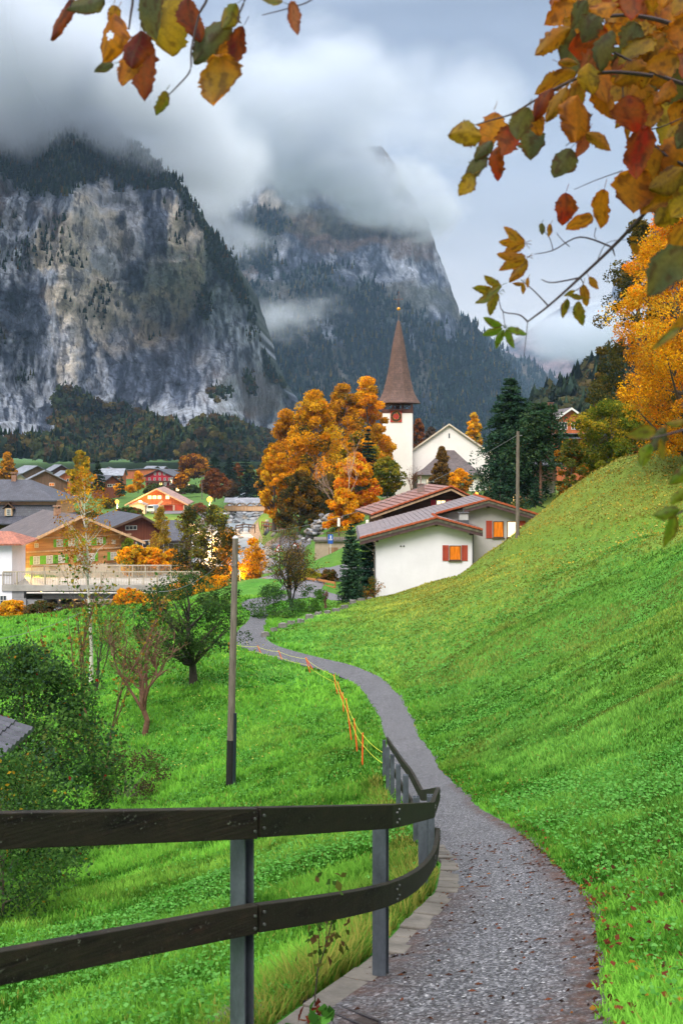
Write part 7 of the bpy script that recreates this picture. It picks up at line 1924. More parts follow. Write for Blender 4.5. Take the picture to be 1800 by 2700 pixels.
# ------------------------------------------------------------------ trees of the village, the churchyard and the right-hand slope
OR_A = [(0.80, 0.36, 0.012), (0.74, 0.28, 0.010), (0.78, 0.46, 0.02), (0.52, 0.26, 0.015)]
OR_B = [(0.54, 0.23, 0.012), (0.42, 0.17, 0.014), (0.62, 0.30, 0.015), (0.22, 0.14, 0.018)]
YEL = [(0.78, 0.40, 0.012), (0.74, 0.31, 0.010), (0.66, 0.42, 0.03), (0.74, 0.23, 0.010)]
GRN_Y = [(0.16, 0.17, 0.02), (0.26, 0.22, 0.022), (0.09, 0.12, 0.02), (0.34, 0.22, 0.02)]
RUST = [(0.24, 0.075, 0.022), (0.17, 0.06, 0.025), (0.30, 0.11, 0.025), (0.10, 0.055, 0.03)]
OLIVE = [(0.06, 0.07, 0.02), (0.10, 0.10, 0.024), (0.05, 0.06, 0.03), (0.16, 0.11, 0.02)]
def T(name, px, top, Y, rpx, pal, n, label, seed, shape='egg', foot=None, base=0.12, leaf=None, group=None, nclump=96, cat='tree', **kw):
    g = on_ground(px, Y)
    if foot is not None: g.z = (HOR - foot) / F * Y
    g.z -= 0.15
    H = (HOR - top) / F * Y - g.z
    return broadleaf(name, g, H, rpx / F * Y, H * base, pal, int(n * (2.0 if leaf is None else 1)), leaf or max(0.18, 0.0025 * Y), nclump, seed, shape, label=label, group=group, cat=cat, **kw)
def build_trees():
    # the autumn wood left of the tower
    T('tree', 757, 1085, 168, 68, OR_B, 9000, 'brown orange broad tree at the left of the autumn wood', 101, foot=1385)
    T('tree', 830, 1042, 160, 86, OR_A + [(0.12, 0.10, 0.02)], 12000, 'tallest full orange tree in the middle of the autumn wood', 102, foot=1395, nclump=110)
    T('tree', 905, 1020, 182, 70, OR_B + OR_A[:1], 9000, 'dark orange tree behind the tall full orange one', 103, foot=1350)
    T('tree', 968, 1000, 188, 62, OR_A, 9500, 'orange tree rising against the left side of the church tower', 104, foot=1330)
    T('tree', 722, 1180, 158, 38, OR_A, 4500, 'low orange tree at the river end of the autumn wood', 105, foot=1392)
    T('tree', 945, 1150, 165, 66, GRN_Y + OR_A[:1], 8000, 'yellow green tree low between the wood and the tower', 106, foot=1340)
    T('tree', 790, 1250, 150, 60, [(0.05, 0.055, 0.02), (0.09, 0.07, 0.02), (0.20, 0.10, 0.015)], 5500, 'undergrowth tree beneath the autumn wood with shade painted into dark leaves', 107, foot=1392, base=0.02, shape='spread')  # leaf palette carries the shade beneath the wood
    T('tree', 870, 1260, 152, 55, [(0.04, 0.05, 0.02), (0.08, 0.07, 0.02), (0.16, 0.10, 0.015)], 4500, 'underwood tree behind the stone wall with shade painted into dark leaves', 108, foot=1388, base=0.02, shape='spread')  # dark leaves again stand for shade under the wood
    T('tree', 938, 1200, 132, 62, YEL + [(0.55, 0.12, 0.02)], 9500, 'glowing yellow orange tree in front of the autumn wood', 109, foot=1372)
    T('tree', 905, 1292, 121, 48, YEL, 6000, 'small bright yellow tree behind the beige hut', 110, foot=1408, base=0.02)
    T('tree', 1020, 1208, 142, 44, GRN_Y, 4200, 'green and yellow tree at the foot of the church tower', 111, foot=1305)
    g = on_ground(895, 126); g.z = (HOR - 1390) / F * 126
    twig_tree('bare_tree', g, 9.4, 0.5, 2, 112, None, 0, 0.1, plain('pale_twig', (0.34, 0.24, 0.18), 0.9), 'bare pale-twigged tree among the orange ones', 'tree', None, 4, 0.10, 0, 0.12, up=0.9)
    g = P(970, 1280, 158); conifer('fir', g, (1280 - 1127) / F * 158, 1.7, 0.3, 113, ((0.015, 0.03, 0.02), (0.02, 0.04, 0.028)), 18, 9, 9, 0.45, 'dark slim fir standing before the orange trees by the tower')
    T('tree', 1101, 1108, 242, 22, RUST, 1500, 'rust red tree between the tower and the church gable', 114, foot=1200)
    T('tree', 1135, 1128, 260, 26, [(0.10, 0.07, 0.06), (0.14, 0.09, 0.06), (0.08, 0.06, 0.05)], 1300, 'grey brown leafless tree behind the church gable', 115, foot=1200)
    T('tree', 1248, 1092, 238, 23, YEL[:3], 2600, 'bright yellow tree behind the right side of the church gable', 116, foot=1200)
    T('tree', 1164, 1180, 188, 30, [(0.20, 0.11, 0.025), (0.14, 0.09, 0.025), (0.26, 0.14, 0.03)], 3600, 'brown conical tree in front of the church apse', 117, shape='cone', foot=1290, base=0.08)
    T('bush', 1212, 1240, 182, 30, YEL[:2] + OR_A[:2], 2600, 'orange bush glowing at the right of the church apse', 118, foot=1296, base=0.02, cat='bush')
    g = P(1084, 1294, 185); twig_tree('bare_shrub', g, 5.0, 0.6, 6, 119, [(0.25, 0.10, 0.03)], 60, 0.3, TWIG_RED, 'bare reddish shrub against the white tower wall', 'shrub', None, 3, 0.06, 0, 0.14)
    # churchyard conifers
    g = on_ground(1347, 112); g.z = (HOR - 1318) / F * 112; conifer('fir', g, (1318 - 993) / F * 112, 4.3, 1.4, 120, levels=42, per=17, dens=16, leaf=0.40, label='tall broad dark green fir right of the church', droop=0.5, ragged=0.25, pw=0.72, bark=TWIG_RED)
    g = on_ground(1424, 108); g.z = (HOR - 1325) / F * 108; conifer('pine', g, (1325 - 1062) / F * 108, 3.1, 5.0, 121, ((0.02, 0.05, 0.022), (0.03, 0.065, 0.03), (0.045, 0.075, 0.03)), 24, 16, 12, 0.36, 'spruce with tall bare reddish trunk beside the grey house', droop=0.55, ragged=0.35, pw=0.38, bark=plain('ruddy_bark', (0.18, 0.09, 0.06), 0.9, 0.35, 5, 0.5))
    g = on_ground(1411, 101); g.z = (HOR - 1333) / F * 101; conifer('spruce', g, 3.1, 0.95, 0.1, 122, levels=12, per=8, dens=8, leaf=0.22, label='young spruce in front of the grey house wall')
    g = on_ground(1318, 106); g.z = (HOR - 1330) / F * 106; conifer('spruce', g, 2.6, 2.2, 0.2, 123, levels=7, per=9, dens=9, leaf=0.26, label='low spreading dark spruce under the tall fir', droop=0.3)
    T('bush', 1476, 1300, 92, 24, [(0.12, 0.18, 0.03), (0.30, 0.26, 0.03), (0.06, 0.12, 0.02)], 900, 'yellow green shrub on the slope edge by the house eave', 124, foot=1372, base=0.0, cat='bush')
    # shrubs and trees above the slope
    T('tree', 1505, 1160, 85, 52, [(0.07, 0.10, 0.02), (0.12, 0.14, 0.025), (0.36, 0.14, 0.012), (0.18, 0.16, 0.03)], 3600, 'thin-leaved green shrub tree with orange lower leaves on the slope rim', 125, foot=1325, base=0.06, tr=0.012, nclump=60)
    T('tree', 1612, 1068, 86, 92, [(0.12, 0.16, 0.018), (0.20, 0.21, 0.02), (0.07, 0.11, 0.018), (0.36, 0.26, 0.02)], 11000, 'big rounded green and yellow tree at the top of the slope', 126, 'round', foot=1275, base=0.02, nclump=110)
    T('tree', 1585, 985, 128, 44, [(0.12, 0.10, 0.02), (0.20, 0.12, 0.018), (0.07, 0.08, 0.02)], 4200, 'olive orange tree behind the rounded green tree', 127, foot=1190, base=0.1)
    T('tree', 1688, 590, 100, 105, [(0.05, 0.055, 0.018), (0.09, 0.08, 0.02), (0.16, 0.11, 0.018), (0.035, 0.045, 0.018)], 12000, 'tall dark olive tree behind the golden tree', 128, 'egg', foot=1200, base=0.10, nclump=120, lobes=0.4)
    T('maple', 1828, 500, 66, 195, YEL + [(0.50, 0.20, 0.01)], 78000, 'huge golden yellow tree at the right edge above the slope', 129, 'egg', foot=1245, base=0.06, nclump=320, leaf=0.165, lobes=0.3, rc=1.0, limbs=45)
    T('bush', 1700, 1175, 76, 45, [(0.05, 0.10, 0.02), (0.08, 0.14, 0.025), (0.2, 0.05, 0.02)], 2600, 'dark green bush under the golden tree on the slope rim', 130, 'round', foot=1248, base=0.0, cat='bush')
    T('tree', 1660, 1000, 118, 50, OLIVE + OR_B[:1], 4200, 'dim olive tree between the golden tree and the hillside', 131, foot=1200, base=0.1)
    # village trees
    T('tree', 20, 1196, 330, 26, OR_B + OR_A[:1], 2600, 'orange tree at the far left behind the mansard house', 140, foot=1270, shape='cone')
    T('tree', 213, 1192, 205, 26, [(0.34, 0.26, 0.02), (0.24, 0.22, 0.02), (0.42, 0.24, 0.015)], 3400, 'yellow green columnar tree rising behind the birch crown', 141, shape='column', foot=1340)
    g = P(258, 1290, 235); conifer('fir', g, (1290 - 1213) / F * 235, 1.6, 0.3, 142, ((0.012, 0.025, 0.016), (0.018, 0.035, 0.022)), 16, 9, 8, 0.6, 'dark fir just right of the yellow green columnar tree')
    T('bush', 316, 1277, 285, 14, OR_A[:2] + RUST[:1], 900, 'round orange bush above the left street lamp', 143, 'round', foot=1306, base=0.0, cat='bush')
    T('tree', 365, 1244, 275, 12, YEL, 1300, 'narrow golden tree left of the crimson chalet', 144, 'column', foot=1296)
    g = P(322, 1300, 270); conifer('fir', g, 4.0, 1.1, 0.1, 145, levels=9, per=7, dens=6, leaf=0.5, label='small dark fir beside the round orange bush')
    T('bush', 346, 1280, 265, 12, OR_A, 700, 'low orange bush left of the narrow golden tree', 146, 'round', foot=1296, base=0.0, cat='bush')
    T('bush', 288, 1316, 240, 16, [(0.08, 0.10, 0.025), (0.14, 0.12, 0.03)], 700, 'olive bush under the left street lamp', 181, 'round', foot=1338, base=0.0, cat='bush')
    T('bush', 525, 1330, 225, 20, [(0.20, 0.07, 0.04), (0.13, 0.08, 0.03)], 800, 'reddish hedge bush right of the orange hall', 182, 'spread', foot=1348, base=0.0, cat='bush')
    T('bush', 232, 1350, 180, 26, [(0.10, 0.12, 0.03), (0.20, 0.14, 0.03), (0.06, 0.09, 0.02)], 1100, 'brown green bush below the yellow green columnar tree', 183, 'round', foot=1372, base=0.0, cat='bush')
    T('hedge', 412, 1280, 300, 30, [(0.05, 0.07, 0.02), (0.08, 0.09, 0.02)], 1600, 'dark hedge in front of the crimson chalet', 147, 'spread', foot=1298, base=0.0, cat='hedge')
    T('hedge', 505, 1282, 300, 22, [(0.04, 0.06, 0.02), (0.06, 0.08, 0.02)], 1100, 'dark hedge right of the little hay barn', 148, 'spread', foot=1297, base=0.0, cat='hedge')
    T('bush', 340, 1342, 190, 34, [(0.04, 0.07, 0.02), (0.07, 0.10, 0.022), (0.16, 0.06, 0.02)], 2400, 'dark green bush left of the cream garage', 149, 'round', foot=1366, base=0.0, cat='bush')
    T('bush', 170, 1338, 165, 32, [(0.06, 0.10, 0.02), (0.10, 0.13, 0.02)], 1800, 'green hedge bush below the small white house', 150, 'round', foot=1368, base=0.0, cat='bush')
    T('tree', 512, 1203, 360, 40, RUST + OR_B, 4200, 'broad orange brown tree in front of the valley woods', 151, 'round', foot=1262)
    T('tree', 478, 1250, 320, 16, OR_A[:2] + RUST, 1200, 'small orange tree right of the crimson chalet', 152, 'round', foot=1292)
    for (px, top, ft, Y, rr, sd, lb) in ((567, 1196, 1262, 340, 3.2, 153, 'leftmost dark fir of the row by the far river'), (604, 1206, 1268, 330, 2.8, 154, 'second dark fir of the row by the far river'), (648, 1190, 1312, 290, 3.4, 155, 'tallest dark fir above the covered bridge'), (685, 1224, 1310, 285, 2.2, 156, 'slim dark fir right of the covered bridge roof')):
        g = P(px, ft, Y); conifer('fir', g, (ft - top) / F * Y, rr, 0.4, sd, ((0.014, 0.03, 0.022), (0.02, 0.042, 0.03)), 18, 9, 8, 0.7, lb)
    T('tree', 626, 1224, 335, 16, RUST, 1500, 'rust coloured tree between the dark firs', 157, foot=1290)
    T('tree', 566, 1240, 248, 34, RUST + [(0.20, 0.10, 0.05)], 3600, 'red brown tree behind the middle street lamp', 158, foot=1318)
    T('tree', 660, 1232, 300, 24, OLIVE, 2400, 'olive tree behind the covered bridge', 159, foot=1310)
    T('tree', 706, 1215, 270, 30, OLIVE + OR_B[:2], 2800, 'olive and orange tree at the right end of the covered bridge', 160, foot=1318)
    T('tree', 610, 1268, 290, 22, [(0.09, 0.06, 0.04), (0.12, 0.075, 0.04)], 1600, 'brown thicket left of the covered bridge', 161, foot=1312, base=0.0)
    g = P(424, 1458, 127); broadleaf('larch', g, (1458 - 1336) / F * 127, 1.55, 0.3, [(0.50, 0.30, 0.02), (0.40, 0.27, 0.03), (0.30, 0.22, 0.03)], 4200, 0.2, 70, 162, 'cone', label='slender golden larch in front of the brown barn', tr=0.016, rc=0.42, lobes=0.5)
    # behind the bridge railing
    T('bush', 352, 1442, 112, 36, YEL[:3] + [(0.20, 0.22, 0.03)], 3600, 'yellow bush left behind the bridge railing by the log chalet', 163, 'round', foot=1512, base=0.0, cat='bush')
    T('bush', 405, 1450, 113, 40, YEL + OR_A, 4200, 'orange yellow bush behind the middle of the bridge railing', 164, 'round', foot=1512, base=0.0, cat='bush')
    T('bush', 456, 1452, 114, 32, OR_A + YEL[:1], 3000, 'orange bush behind the bridge railing near the shed', 165, 'round', foot=1512, base=0.0, cat='bush')
    T('tree', 340, 1420, 122, 22, [(0.22, 0.28, 0.03), (0.16, 0.22, 0.025)], 1600, 'light green small tree between log chalet and barn', 166, 'egg', foot=1500, base=0.1)
    # in front of the bridge
    T('bush', 340, 1556, 97, 40, YEL + [(0.5, 0.2, 0.02)], 3800, 'bright yellow bush in front of the bridge pier', 167, 'round', foot=1612, base=0.0, cat='bush')
    T('bush', 408, 1572, 96, 34, YEL[:2] + OR_A[:1], 2600, 'second yellow bush right of the bridge pier', 168, 'round', foot=1606, base=0.0, cat='bush')
    T('bush', 30, 1588, 97, 38, OR_A + [(0.5, 0.28, 0.02)], 2600, 'orange bush below the white house at the left edge', 169, 'round', foot=1645, base=0.0, cat='bush')
    T('bush', 105, 1590, 97, 42, [(0.10, 0.075, 0.025), (0.16, 0.09, 0.03), (0.07, 0.09, 0.025)], 2400, 'brown scrub in front of the bridge abutment', 170, 'spread', foot=1632, base=0.0, cat='bush')
    T('bush', 200, 1600, 98, 60, [(0.09, 0.055, 0.035), (0.12, 0.07, 0.04), (0.07, 0.06, 0.03)], 2200, 'dull brown scrub under the bridge span', 171, 'spread', foot=1628, base=0.0, cat='bush')
    T('bush', 480, 1540, 97, 44, YEL + OR_A, 3400, 'golden shrubs under the riverside trees', 172, 'round', foot=1600, base=0.0, cat='bush')
    T('bush', 560, 1520, 98, 46, OR_A + YEL[:1] + [(0.2, 0.14, 0.02)], 3200, 'orange shrubs along the road behind the tall pole', 173, 'round', foot=1592, base=0.0, cat='bush')
    # riverside trees
    for (px, top, Y, rp, pal, n, sd, lb) in ((505, 1345, 109, 44, OLIVE + GRN_Y[:1], 2300, 174, 'sparse olive riverside tree right of the shed'), (560, 1330, 108, 50, OLIVE + GRN_Y[:2], 2600, 175, 'taller sparse riverside tree round the street lamp left of the pole'), (600, 1400, 106, 34, OLIVE + OR_B[:2], 1500, 176, 'thin riverside tree left of the tall pole top')):
        T('tree', px, top, Y, rp, pal, n, lb, sd, foot=1585, base=0.22, nclump=60, rc=0.75, tr=0.011, limbs=45, lobes=0.4)
    T('tree', 665, 1425, 104, 32, OR_A, 1900, 'slim orange tree right of the tall pole', 177, foot=1580, base=0.1, nclump=45, rc=0.55, limbs=30)
    T('bush', 868, 1504, 94, 22, [(0.20, 0.10, 0.03), (0.12, 0.08, 0.03), (0.08, 0.08, 0.02)], 1100, 'rusty round shrub behind the orange guard rail', 178, 'round', foot=1536, base=0.0, cat='bush')
    T('hedge', 810, 1508, 97, 45, [(0.34, 0.30, 0.02), (0.22, 0.22, 0.02)], 1800, 'yellow green verge hedge above the road bend', 179, 'spread', foot=1532, base=0.0, cat='hedge')
    T('bush', 1010, 1278, 150, 26, [(0.04, 0.06, 0.02), (0.06, 0.09, 0.02)], 1200, 'dark shrub under the churchyard wall', 180, 'spread', foot=1305, base=0.0, cat='bush')
build_trees()
# ------------------------------------------------------------------ the overhanging branches close to the camera
TWIG_FINE = plain('fine_twig', (0.045, 0.028, 0.03), 0.8, 0.25, 20, 0.2)
PAL = {
 'or': ((0.54, 0.27, 0.014), (0.46, 0.18, 0.014)), 'ol': ((0.36, 0.24, 0.02), (0.42, 0.20, 0.015)), 'ye': ((0.46, 0.34, 0.02), (0.28, 0.25, 0.025)),
 're': ((0.36, 0.025, 0.008), (0.30, 0.09, 0.01)), 'dr': ((0.12, 0.012, 0.010), (0.26, 0.07, 0.01)), 'gg': ((0.085, 0.125, 0.085), (0.13, 0.15, 0.05)),
 'gy': ((0.14, 0.20, 0.02), (0.26, 0.22, 0.02)), 'gr': ((0.10, 0.24, 0.02), (0.18, 0.30, 0.03)), 'pk': ((0.36, 0.15, 0.09), (0.34, 0.09, 0.03)),
}
def leaf_mesh(L_, W, pal, seed, teeth=7, lobed=0.0, hole=False):
    """one leaf lying in its own XZ plane, stalk at the origin, tip towards -Z: ribbed, curled, toothed edge"""
    rng = np.random.default_rng(seed)
    nu, nv = 27, 13
    u = np.linspace(0, 1, nu)
    prof = np.sin(np.pi * np.clip(u, 0, 1) ** 0.85) ** 0.72
    prof[0] = 0.03; prof[-1] = 0.02
    V, C = [], []
    ca, cb = [np.array(c) * np.array((0.98, 0.74, 0.45)) for c in pal]
    curl, bend, tw = rng.uniform(-0.35, 0.35), rng.uniform(-0.35, 0.35), rng.uniform(-0.3, 0.3)
    sx, sy = rng.uniform(0, 50, 2)
    for i in range(nu):
        for j in range(nv):
            v = (j / (nv - 1)) * 2 - 1
            e = 1.0
            if abs(v) > 0.8: e = 1 + (0.05 * rng.normal() - 0.07 * (i % 2) - 0.05 * (i % 3 == 0) - lobed * 0.30 * abs(math.sin(i * 0.66 + 0.4 + (v > 0))) + 0.14 * float(vnoise(sx + i * 0.35, v * 3 + sy))) * (1.0 if abs(v) > 0.99 else 0.5)
            x = v * prof[i] * W / 2 * e + 0.06 * W * math.sin(u[i] * 5 + sx)
            z = -u[i] * L_ - abs(v) * 0.05 * L_ * (0.5 - u[i]) - (0.10 * L_ * abs(v) if i == 0 else 0)
            y = curl * W * 0.5 * v * v + bend * L_ * (u[i] - 0.3) ** 2 + tw * x * u[i] + 0.03 * W * abs(math.sin(u[i] * 16 + abs(v) * 5)) * abs(v) + 0.05 * W * abs(v)
            V.append((x, y, z))
            t = float(np.clip(0.5 + 0.9 * vnoise(sx + v * 1.3, sy + u[i] * 2.4) + 0.45 * (abs(v) - 0.4), 0, 1))
            c = ca * (1 - t) + cb * t
            s = float(vnoise(sx + v * 4, sy + u[i] * 6, 3.0))
            if s > 0.42: c = c * 0.45 + np.array((0.05, 0.012, 0.006)) * 0.55
            if abs(v) < 0.05 or abs(((u[i] * 7 - abs(v) * 1.6) % 1.0) - 0.5) < 0.10: c = c * 0.72 + np.array((0.06, 0.04, 0.01)) * 0.4
            m_ = float(vnoise(sx * 2 + u[i] * 5, sy * 2 + v * 3, 8.0))
            if abs(v) > 0.8 and m_ > 0.15 or abs(v) > 0.6 and m_ > 0.45: c = c * 0.4 + np.array((0.12, 0.022, 0.008)) * 0.5
            C.append(c)
    Fs = grid_faces(nu, nv)
    if hole: Fs = np.array([f for k, f in enumerate(Fs) if k not in [i * 12 + j for i, js in ((10, (5,)), (11, (4, 5, 6)), (12, (4, 5, 6)), (13, (5, 6)), (14, (5,))) for j in js]])
    # the stalk
    b = len(V); st = [(-0.0008, 0, 0.0), (0.0008, 0, 0.0), (0.0008 + 0.004, 0.002, 0.22 * L_), (-0.0008 + 0.004, 0.002, 0.22 * L_), (0, 0.0015, 0), (0.004, 0.0035, 0.22 * L_)]
    V += st; C += [ca * 0.6] * 6
    Fs = np.concatenate([Fs, np.array([[b, b + 1, b + 2, b + 3], [b + 1, b + 4, b + 5, b + 2], [b + 4, b, b + 3, b + 5]])])
    return np.array(V), Fs, np.clip(np.array(C), 0, 1)
LEAF_NEAR = NT('large_leaf')
def _ln():
    m = LEAF_NEAR
    v = m.coord('Object'); n = m.noise(v, 160, 4, 0.7)
    c = m.mix(0.6, m.attr('Col'), m.ramp(n, [(0.3, (0.6,) * 3), (0.7, (1.25,) * 3)]), 'MULTIPLY')
    p = m.n('ShaderNodeBsdfPrincipled'); m.l(c, p.inputs['Base Color']); p.inputs['Roughness'].default_value = 0.55; p.inputs['Specular IOR Level'].default_value = 0.3
    t = m.n('ShaderNodeBsdfTranslucent'); m.l(c, t.inputs[0])
    x = m.n('ShaderNodeMixShader'); x.inputs[0].default_value = 0.66; m.l(p.outputs[0], x.inputs[1]); m.l(t.outputs[0], x.inputs[2]); m.l(x.outputs[0], m.out.inputs['Surface'])
_ln(); LEAF_NEAR = LEAF_NEAR.m
def twig(b, pts, Y, r0, r1):
    n = len(pts); p = [P(q[0], q[1], Y + (q[2] if len(q) > 2 else 0)) for q in pts]
    L_ = smooth_line(p, 5); m = len(L_)
    b.tube(L_, [r0 + (r1 - r0) * k / (m - 1) for k in range(m)], 6)
def branch(label, Y, twigs, leaves, seed, cat='branch'):
    """twigs: ([(px,py)...], r0, r1); leaves: (px,py centre, length px, width px, tip direction deg (0 = right, 90 = down), palette [, extra Y])"""
    rng = np.random.default_rng(seed)
    o0 = P(*twigs[0][0][0][:2], Y)
    root = empty('leafy_branch', o0, 0, label, cat)
    for pts, r0, r1 in twigs:
        b = MB(); twig(b, pts, Y, r0, r1)
        b.v = [tuple(Vector(v) - o0) for v in b.v]
        b.build('twig', TWIG_FINE, root)
    for i, lf in enumerate(leaves):
        px, py, ln, wd, ang, pal = lf[:6]
        yy = Y + rng.uniform(-0.12, 0.12) + (lf[6] if len(lf) > 6 else 0)
        k = yy / F
        V, Fs, C = leaf_mesh(ln * k, wd * k, PAL[pal], seed * 100 + i, lobed=(1.0 if len(lf) > 7 and lf[7] == 'l' else 0.2), hole=(len(lf) > 7 and lf[7] == 'h'))
        o = mesh_np('leaf', V, Fs, LEAF_NEAR, root, C, smooth=True)
        a = R(ang)
        d = Vector((math.cos(a), 0, -math.sin(a)))
        c = P(px, py, yy) - d * ln * k * 0.5
        o.location = c - o0
        o.rotation_euler = (Matrix.Rotation(R(90) - a, 3, 'Y').inverted() @ Matrix.Rotation(rng.uniform(-0.5, 0.5), 3, 'Z')).to_euler()
    return root
branch('overhanging autumn branch with big orange and green leaves at the upper left', 2.3,
 [([(330, -60), (350, -10), (345, 40), (340, 78)], 0.004, 0.002), ([(560, -60), (545, 0), (525, 40), (505, 130), (502, 185), (470, 225), (440, 255)], 0.0035, 0.0012), ([(655, -60), (645, 0), (628, 45), (636, 62)], 0.003, 0.0015), ([(160, -60), (190, -10), (185, 20)], 0.003, 0.0015), ([(860, -50), (820, 0), (760, 22), (690, 40)], 0.002, 0.001)],
 [(163, 48, 135, 52, 112, 'dr'), (228, 12, 110, 60, 160, 'gg'), (286, 95, 135, 105, 108, 'or', 0, 'h'), (398, 30, 150, 90, 80, 'gg'), (445, 55, 170, 150, 95, 'ye'), (508, 52, 130, 85, 75, 'dr', 0.05), (384, 190, 160, 95, 95, 'dr', 0, 'l'), (336, 180, 100, 85, 100, 'or'), (360, 130, 110, 85, 100, 'dr'),
  (274, 178, 60, 26, 155, 'gg'), (556, 108, 160, 92, 125, 'gg'), (606, 45, 85, 55, 120, 'gy'), (622, 125, 125, 55, 110, 'dr'), (581, 212, 150, 128, 92, 'ol', -0.06), (604, 150, 100, 60, 110, 'or'), (426, 272, 75, 36, 110, 'gy'), (718, 6, 60, 32, 180, 'gy'), (776, 48, 100, 42, 78, 'pk'), (300, 40, 60, 40, 90, 'ol')], 31)
rng_ = np.random.default_rng(71)
mass = []
tries = 0
while len(mass) < 74 and tries < 4000:
    tries += 1
    x, y = rng_.uniform(1440, 1830), rng_.uniform(-40, 560)
    lim = np.interp(y, [-40, 60, 130, 200, 260, 320, 420, 480, 560], [1470, 1480, 1500, 1545, 1600, 1690, 1700, 1700, 1760])
    if x < lim: continue
    if any((x - m[0]) ** 2 + (y - m[1]) ** 2 < 35 ** 2 for m in mass): continue
    if 300 < y < 400 and x < 1760: continue
    ln = rng_.uniform(80, 135)
    mass.append((x, y, ln, ln * rng_.uniform(0.62, 0.9), rng_.uniform(70, 170), ['or', 'or', 'ol', 'ol', 'ol', 're', 'ye', 'gg', 'pk'][int(rng_.integers(0, 9))], rng_.uniform(-0.25, 0.35), 'l' if rng_.random() < 0.35 else ''))
branch('dense overhanging branch of orange leaves at the upper right', 2.5,
 [([(1860, 120), (1760, 60), (1640, 40), (1540, 60), (1480, 100)], 0.007, 0.002), ([(1860, 240), (1740, 200), (1640, 150), (1580, 120)], 0.006, 0.002), ([(1860, 460), (1770, 420), (1720, 380), (1690, 340)], 0.006, 0.002), ([(1640, 210), (1642, 260), (1650, 300), (1668, 345)], 0.002, 0.001), ([(1690, 345), (1740, 335), (1800, 310)], 0.002, 0.0015)],
 mass + [(1457, 108, 125, 62, 145, 'ol', 0, 'l'), (1495, 36, 130, 95, 160, 'or', 0, 'l'), (1497, 165, 58, 26, 5, 'ol'), (1636, 278, 55, 24, 160, 'ol'), (1637, 314, 62, 26, 120, 'ol'), (1659, 336, 68, 26, 95, 'ol'), (1685, 402, 155, 88, 95, 're'), (1672, 502, 130, 118, 100, 'or'), (1738, 515, 160, 75, 130, 'or'), (1790, 320, 120, 90, 100, 'or'), (1775, 420, 150, 110, 110, 'or'), (1730, 440, 110, 90, 120, 'ol')], 32)
branch('leaf spray of green and red leaves hanging left of the dense orange branch', 2.4,
 [([(1720, 200), (1620, 190), (1540, 200), (1470, 230), (1400, 270), (1350, 300), (1290, 318), (1250, 330)], 0.005, 0.0012), ([(1560, 300), (1530, 350), (1490, 385)], 0.002, 0.001)],
 [(1226, 353, 92, 78, 182, 'ye'), (1292, 345, 110, 95, 100, 'or', 0, 'l'), (1335, 372, 90, 80, 110, 're', 0, 'l'), (1312, 430, 95, 52, 92, 're', 0, 'l'), (1275, 395, 70, 40, 130, 'gg'), (1250, 442, 100, 56, 125, 'gg'), (1230, 488, 72, 50, 125, 'ye'), (1374, 325, 100, 70, 110, 'gg'), (1400, 375, 92, 86, 95, 'gg'), (1412, 322, 78, 50, 70, 'or'), (1428, 268, 100, 50, 125, 'dr'), (1484, 430, 95, 72, 118, 'gg'),
  (1534, 380, 85, 38, 112, 'pk'), (1577, 372, 85, 40, 35, 'ol'), (1522, 312, 130, 112, 95, 'or'), (1467, 215, 125, 58, 150, 'ol'), (1468, 270, 110, 50, 120, 'ol'), (1520, 250, 90, 60, 100, 'ol'), (1575, 195, 185, 125, 80, 'or'), (1590, 265, 120, 60, 70, 'or')], 33)
cmp_ = []
def leaflets(cx, cy, n, ln, a0, a1, pal, r=28):
    for k in range(n):
        a = a0 + (a1 - a0) * k / max(1, n - 1)
        cmp_.append((cx + r * math.cos(R(a)), cy + r * math.sin(R(a)), ln, ln * 0.42, a, pal))
leaflets(1330, 862, 5, 58, 20, 200, 'gr', 34)
leaflets(1310, 770, 3, 70, 110, 190, 'gy', 34); leaflets(1392, 676, 3, 82, 125, 180, 'ol', 46); leaflets(1382, 640, 3, 74, 150, 215, 'ol', 34)
leaflets(1316, 756, 2, 60, 140, 215, 'gy', 22); leaflets(1378, 748, 2, 34, 90, 180, 'ol', 12)
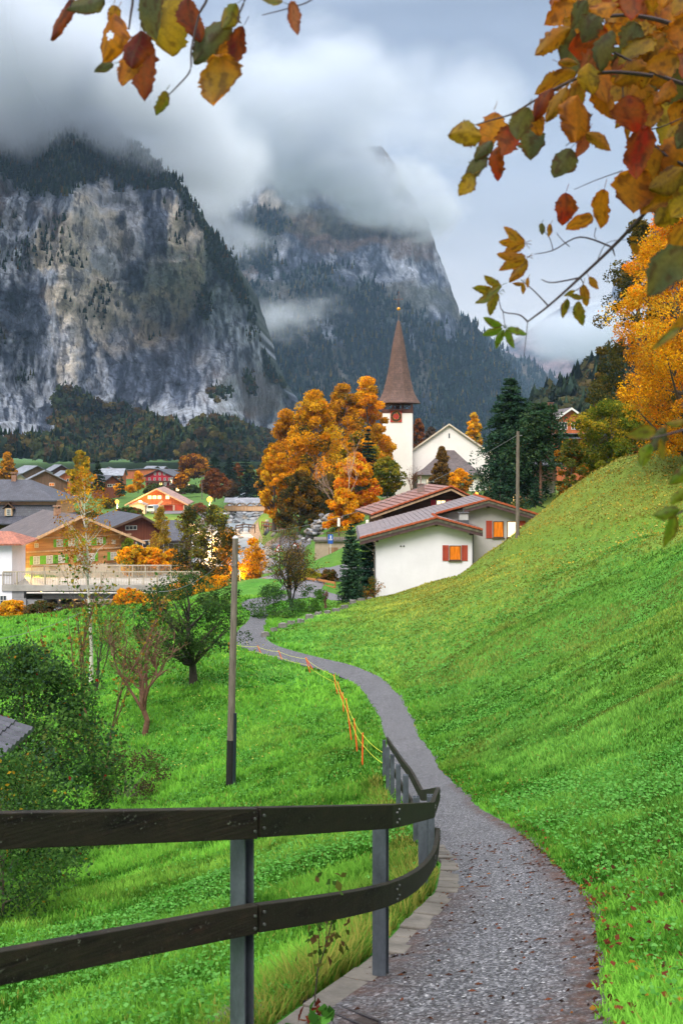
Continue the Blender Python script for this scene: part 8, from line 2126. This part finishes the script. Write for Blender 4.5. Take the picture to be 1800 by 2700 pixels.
branch('long twig with small olive leaflets reaching down across the sky', 2.6,
 [([(1780, 470), (1694, 567), (1613, 652), (1528, 732), (1448, 804), (1390, 848)], 0.0062, 0.0024), ([(1613, 652), (1528, 625), (1457, 660), (1408, 670)], 0.0026, 0.001), ([(1457, 660), (1448, 628), (1432, 608)], 0.0014, 0.0008), ([(1500, 650), (1480, 632), (1466, 614)], 0.0014, 0.0008), ([(1528, 732), (1457, 745), (1426, 737)], 0.0026, 0.001), ([(1444, 806), (1408, 768), (1372, 737)], 0.0022, 0.001), ([(1390, 848), (1368, 830), (1325, 821), (1314, 786)], 0.0024, 0.001), ([(1390, 848), (1384, 905), (1380, 940)], 0.0012, 0.0007), ([(1325, 821), (1330, 860)], 0.0014, 0.0008), ([(1613, 652), (1620, 676)], 0.003, 0.0008), ([(1528, 732), (1535, 752), (1500, 775)], 0.0016, 0.0008), ([(1572, 690), (1600, 640), (1660, 632)], 0.0012, 0.0007), ([(1570, 600), (1566, 622), (1572, 630)], 0.0012, 0.0007), ([(1640, 450), (1570, 475), (1512, 500)], 0.0014, 0.0008)],
 cmp_ + [(1488, 550, 92, 62, 95, 're'), (1583, 550, 112, 66, 100, 'or'), (1528, 585, 82, 46, 150, 'or'), (1428, 603, 34, 18, 90, 'gg'), (1448, 607, 38, 16, 100, 'ol'), (1390, 745, 30, 13, 95, 'ol'), (1490, 812, 55, 24, 100, 'gy'), (1528, 826, 70, 34, 80, 'gy'), (1540, 778, 62, 28, 85, 'ol'), (1516, 782, 50, 20, 190, 'gy'), (1564, 746, 44, 22, 50, 'ol'), (1502, 774, 34, 15, 150, 'gy'), (1671, 656, 38, 22, 60, 'ol'), (1669, 628, 26, 11, 350, 'ol')], 34)
branch('drooping large leaf cluster at the right edge in front of the golden tree', 1.7,
 [([(1900, 600), (1830, 640), (1790, 680)], 0.004, 0.0015), ([(1900, 820), (1840, 840), (1800, 860)], 0.003, 0.001)],
 [(1758, 712, 170, 105, 130, 'gg'), (1790, 640, 140, 80, 120, 'ol'), (1755, 890, 100, 26, 145, 'gy'), (1790, 850, 80, 30, 140, 'ol')], 35)
branch('green leaf spray at the right edge over the slope rim', 1.8,
 [([(1900, 1120), (1820, 1130), (1760, 1145), (1700, 1160)], 0.004, 0.001), ([(1900, 1330), (1820, 1340), (1760, 1370)], 0.003, 0.001)],
 [(1690, 1142, 85, 44, 175, 'gy'), (1735, 1160, 80, 48, 120, 'gg'), (1700, 1200, 70, 40, 115, 'gr'), (1745, 1185, 60, 30, 80, 'gy'), (1780, 1115, 60, 26, 170, 'gy'), (1758, 1352, 75, 40, 170, 'gr'), (1765, 1400, 95, 52, 100, 'gr'), (1795, 1250, 80, 40, 140, 'gr'), (1790, 1310, 70, 34, 150, 'gr')], 36)
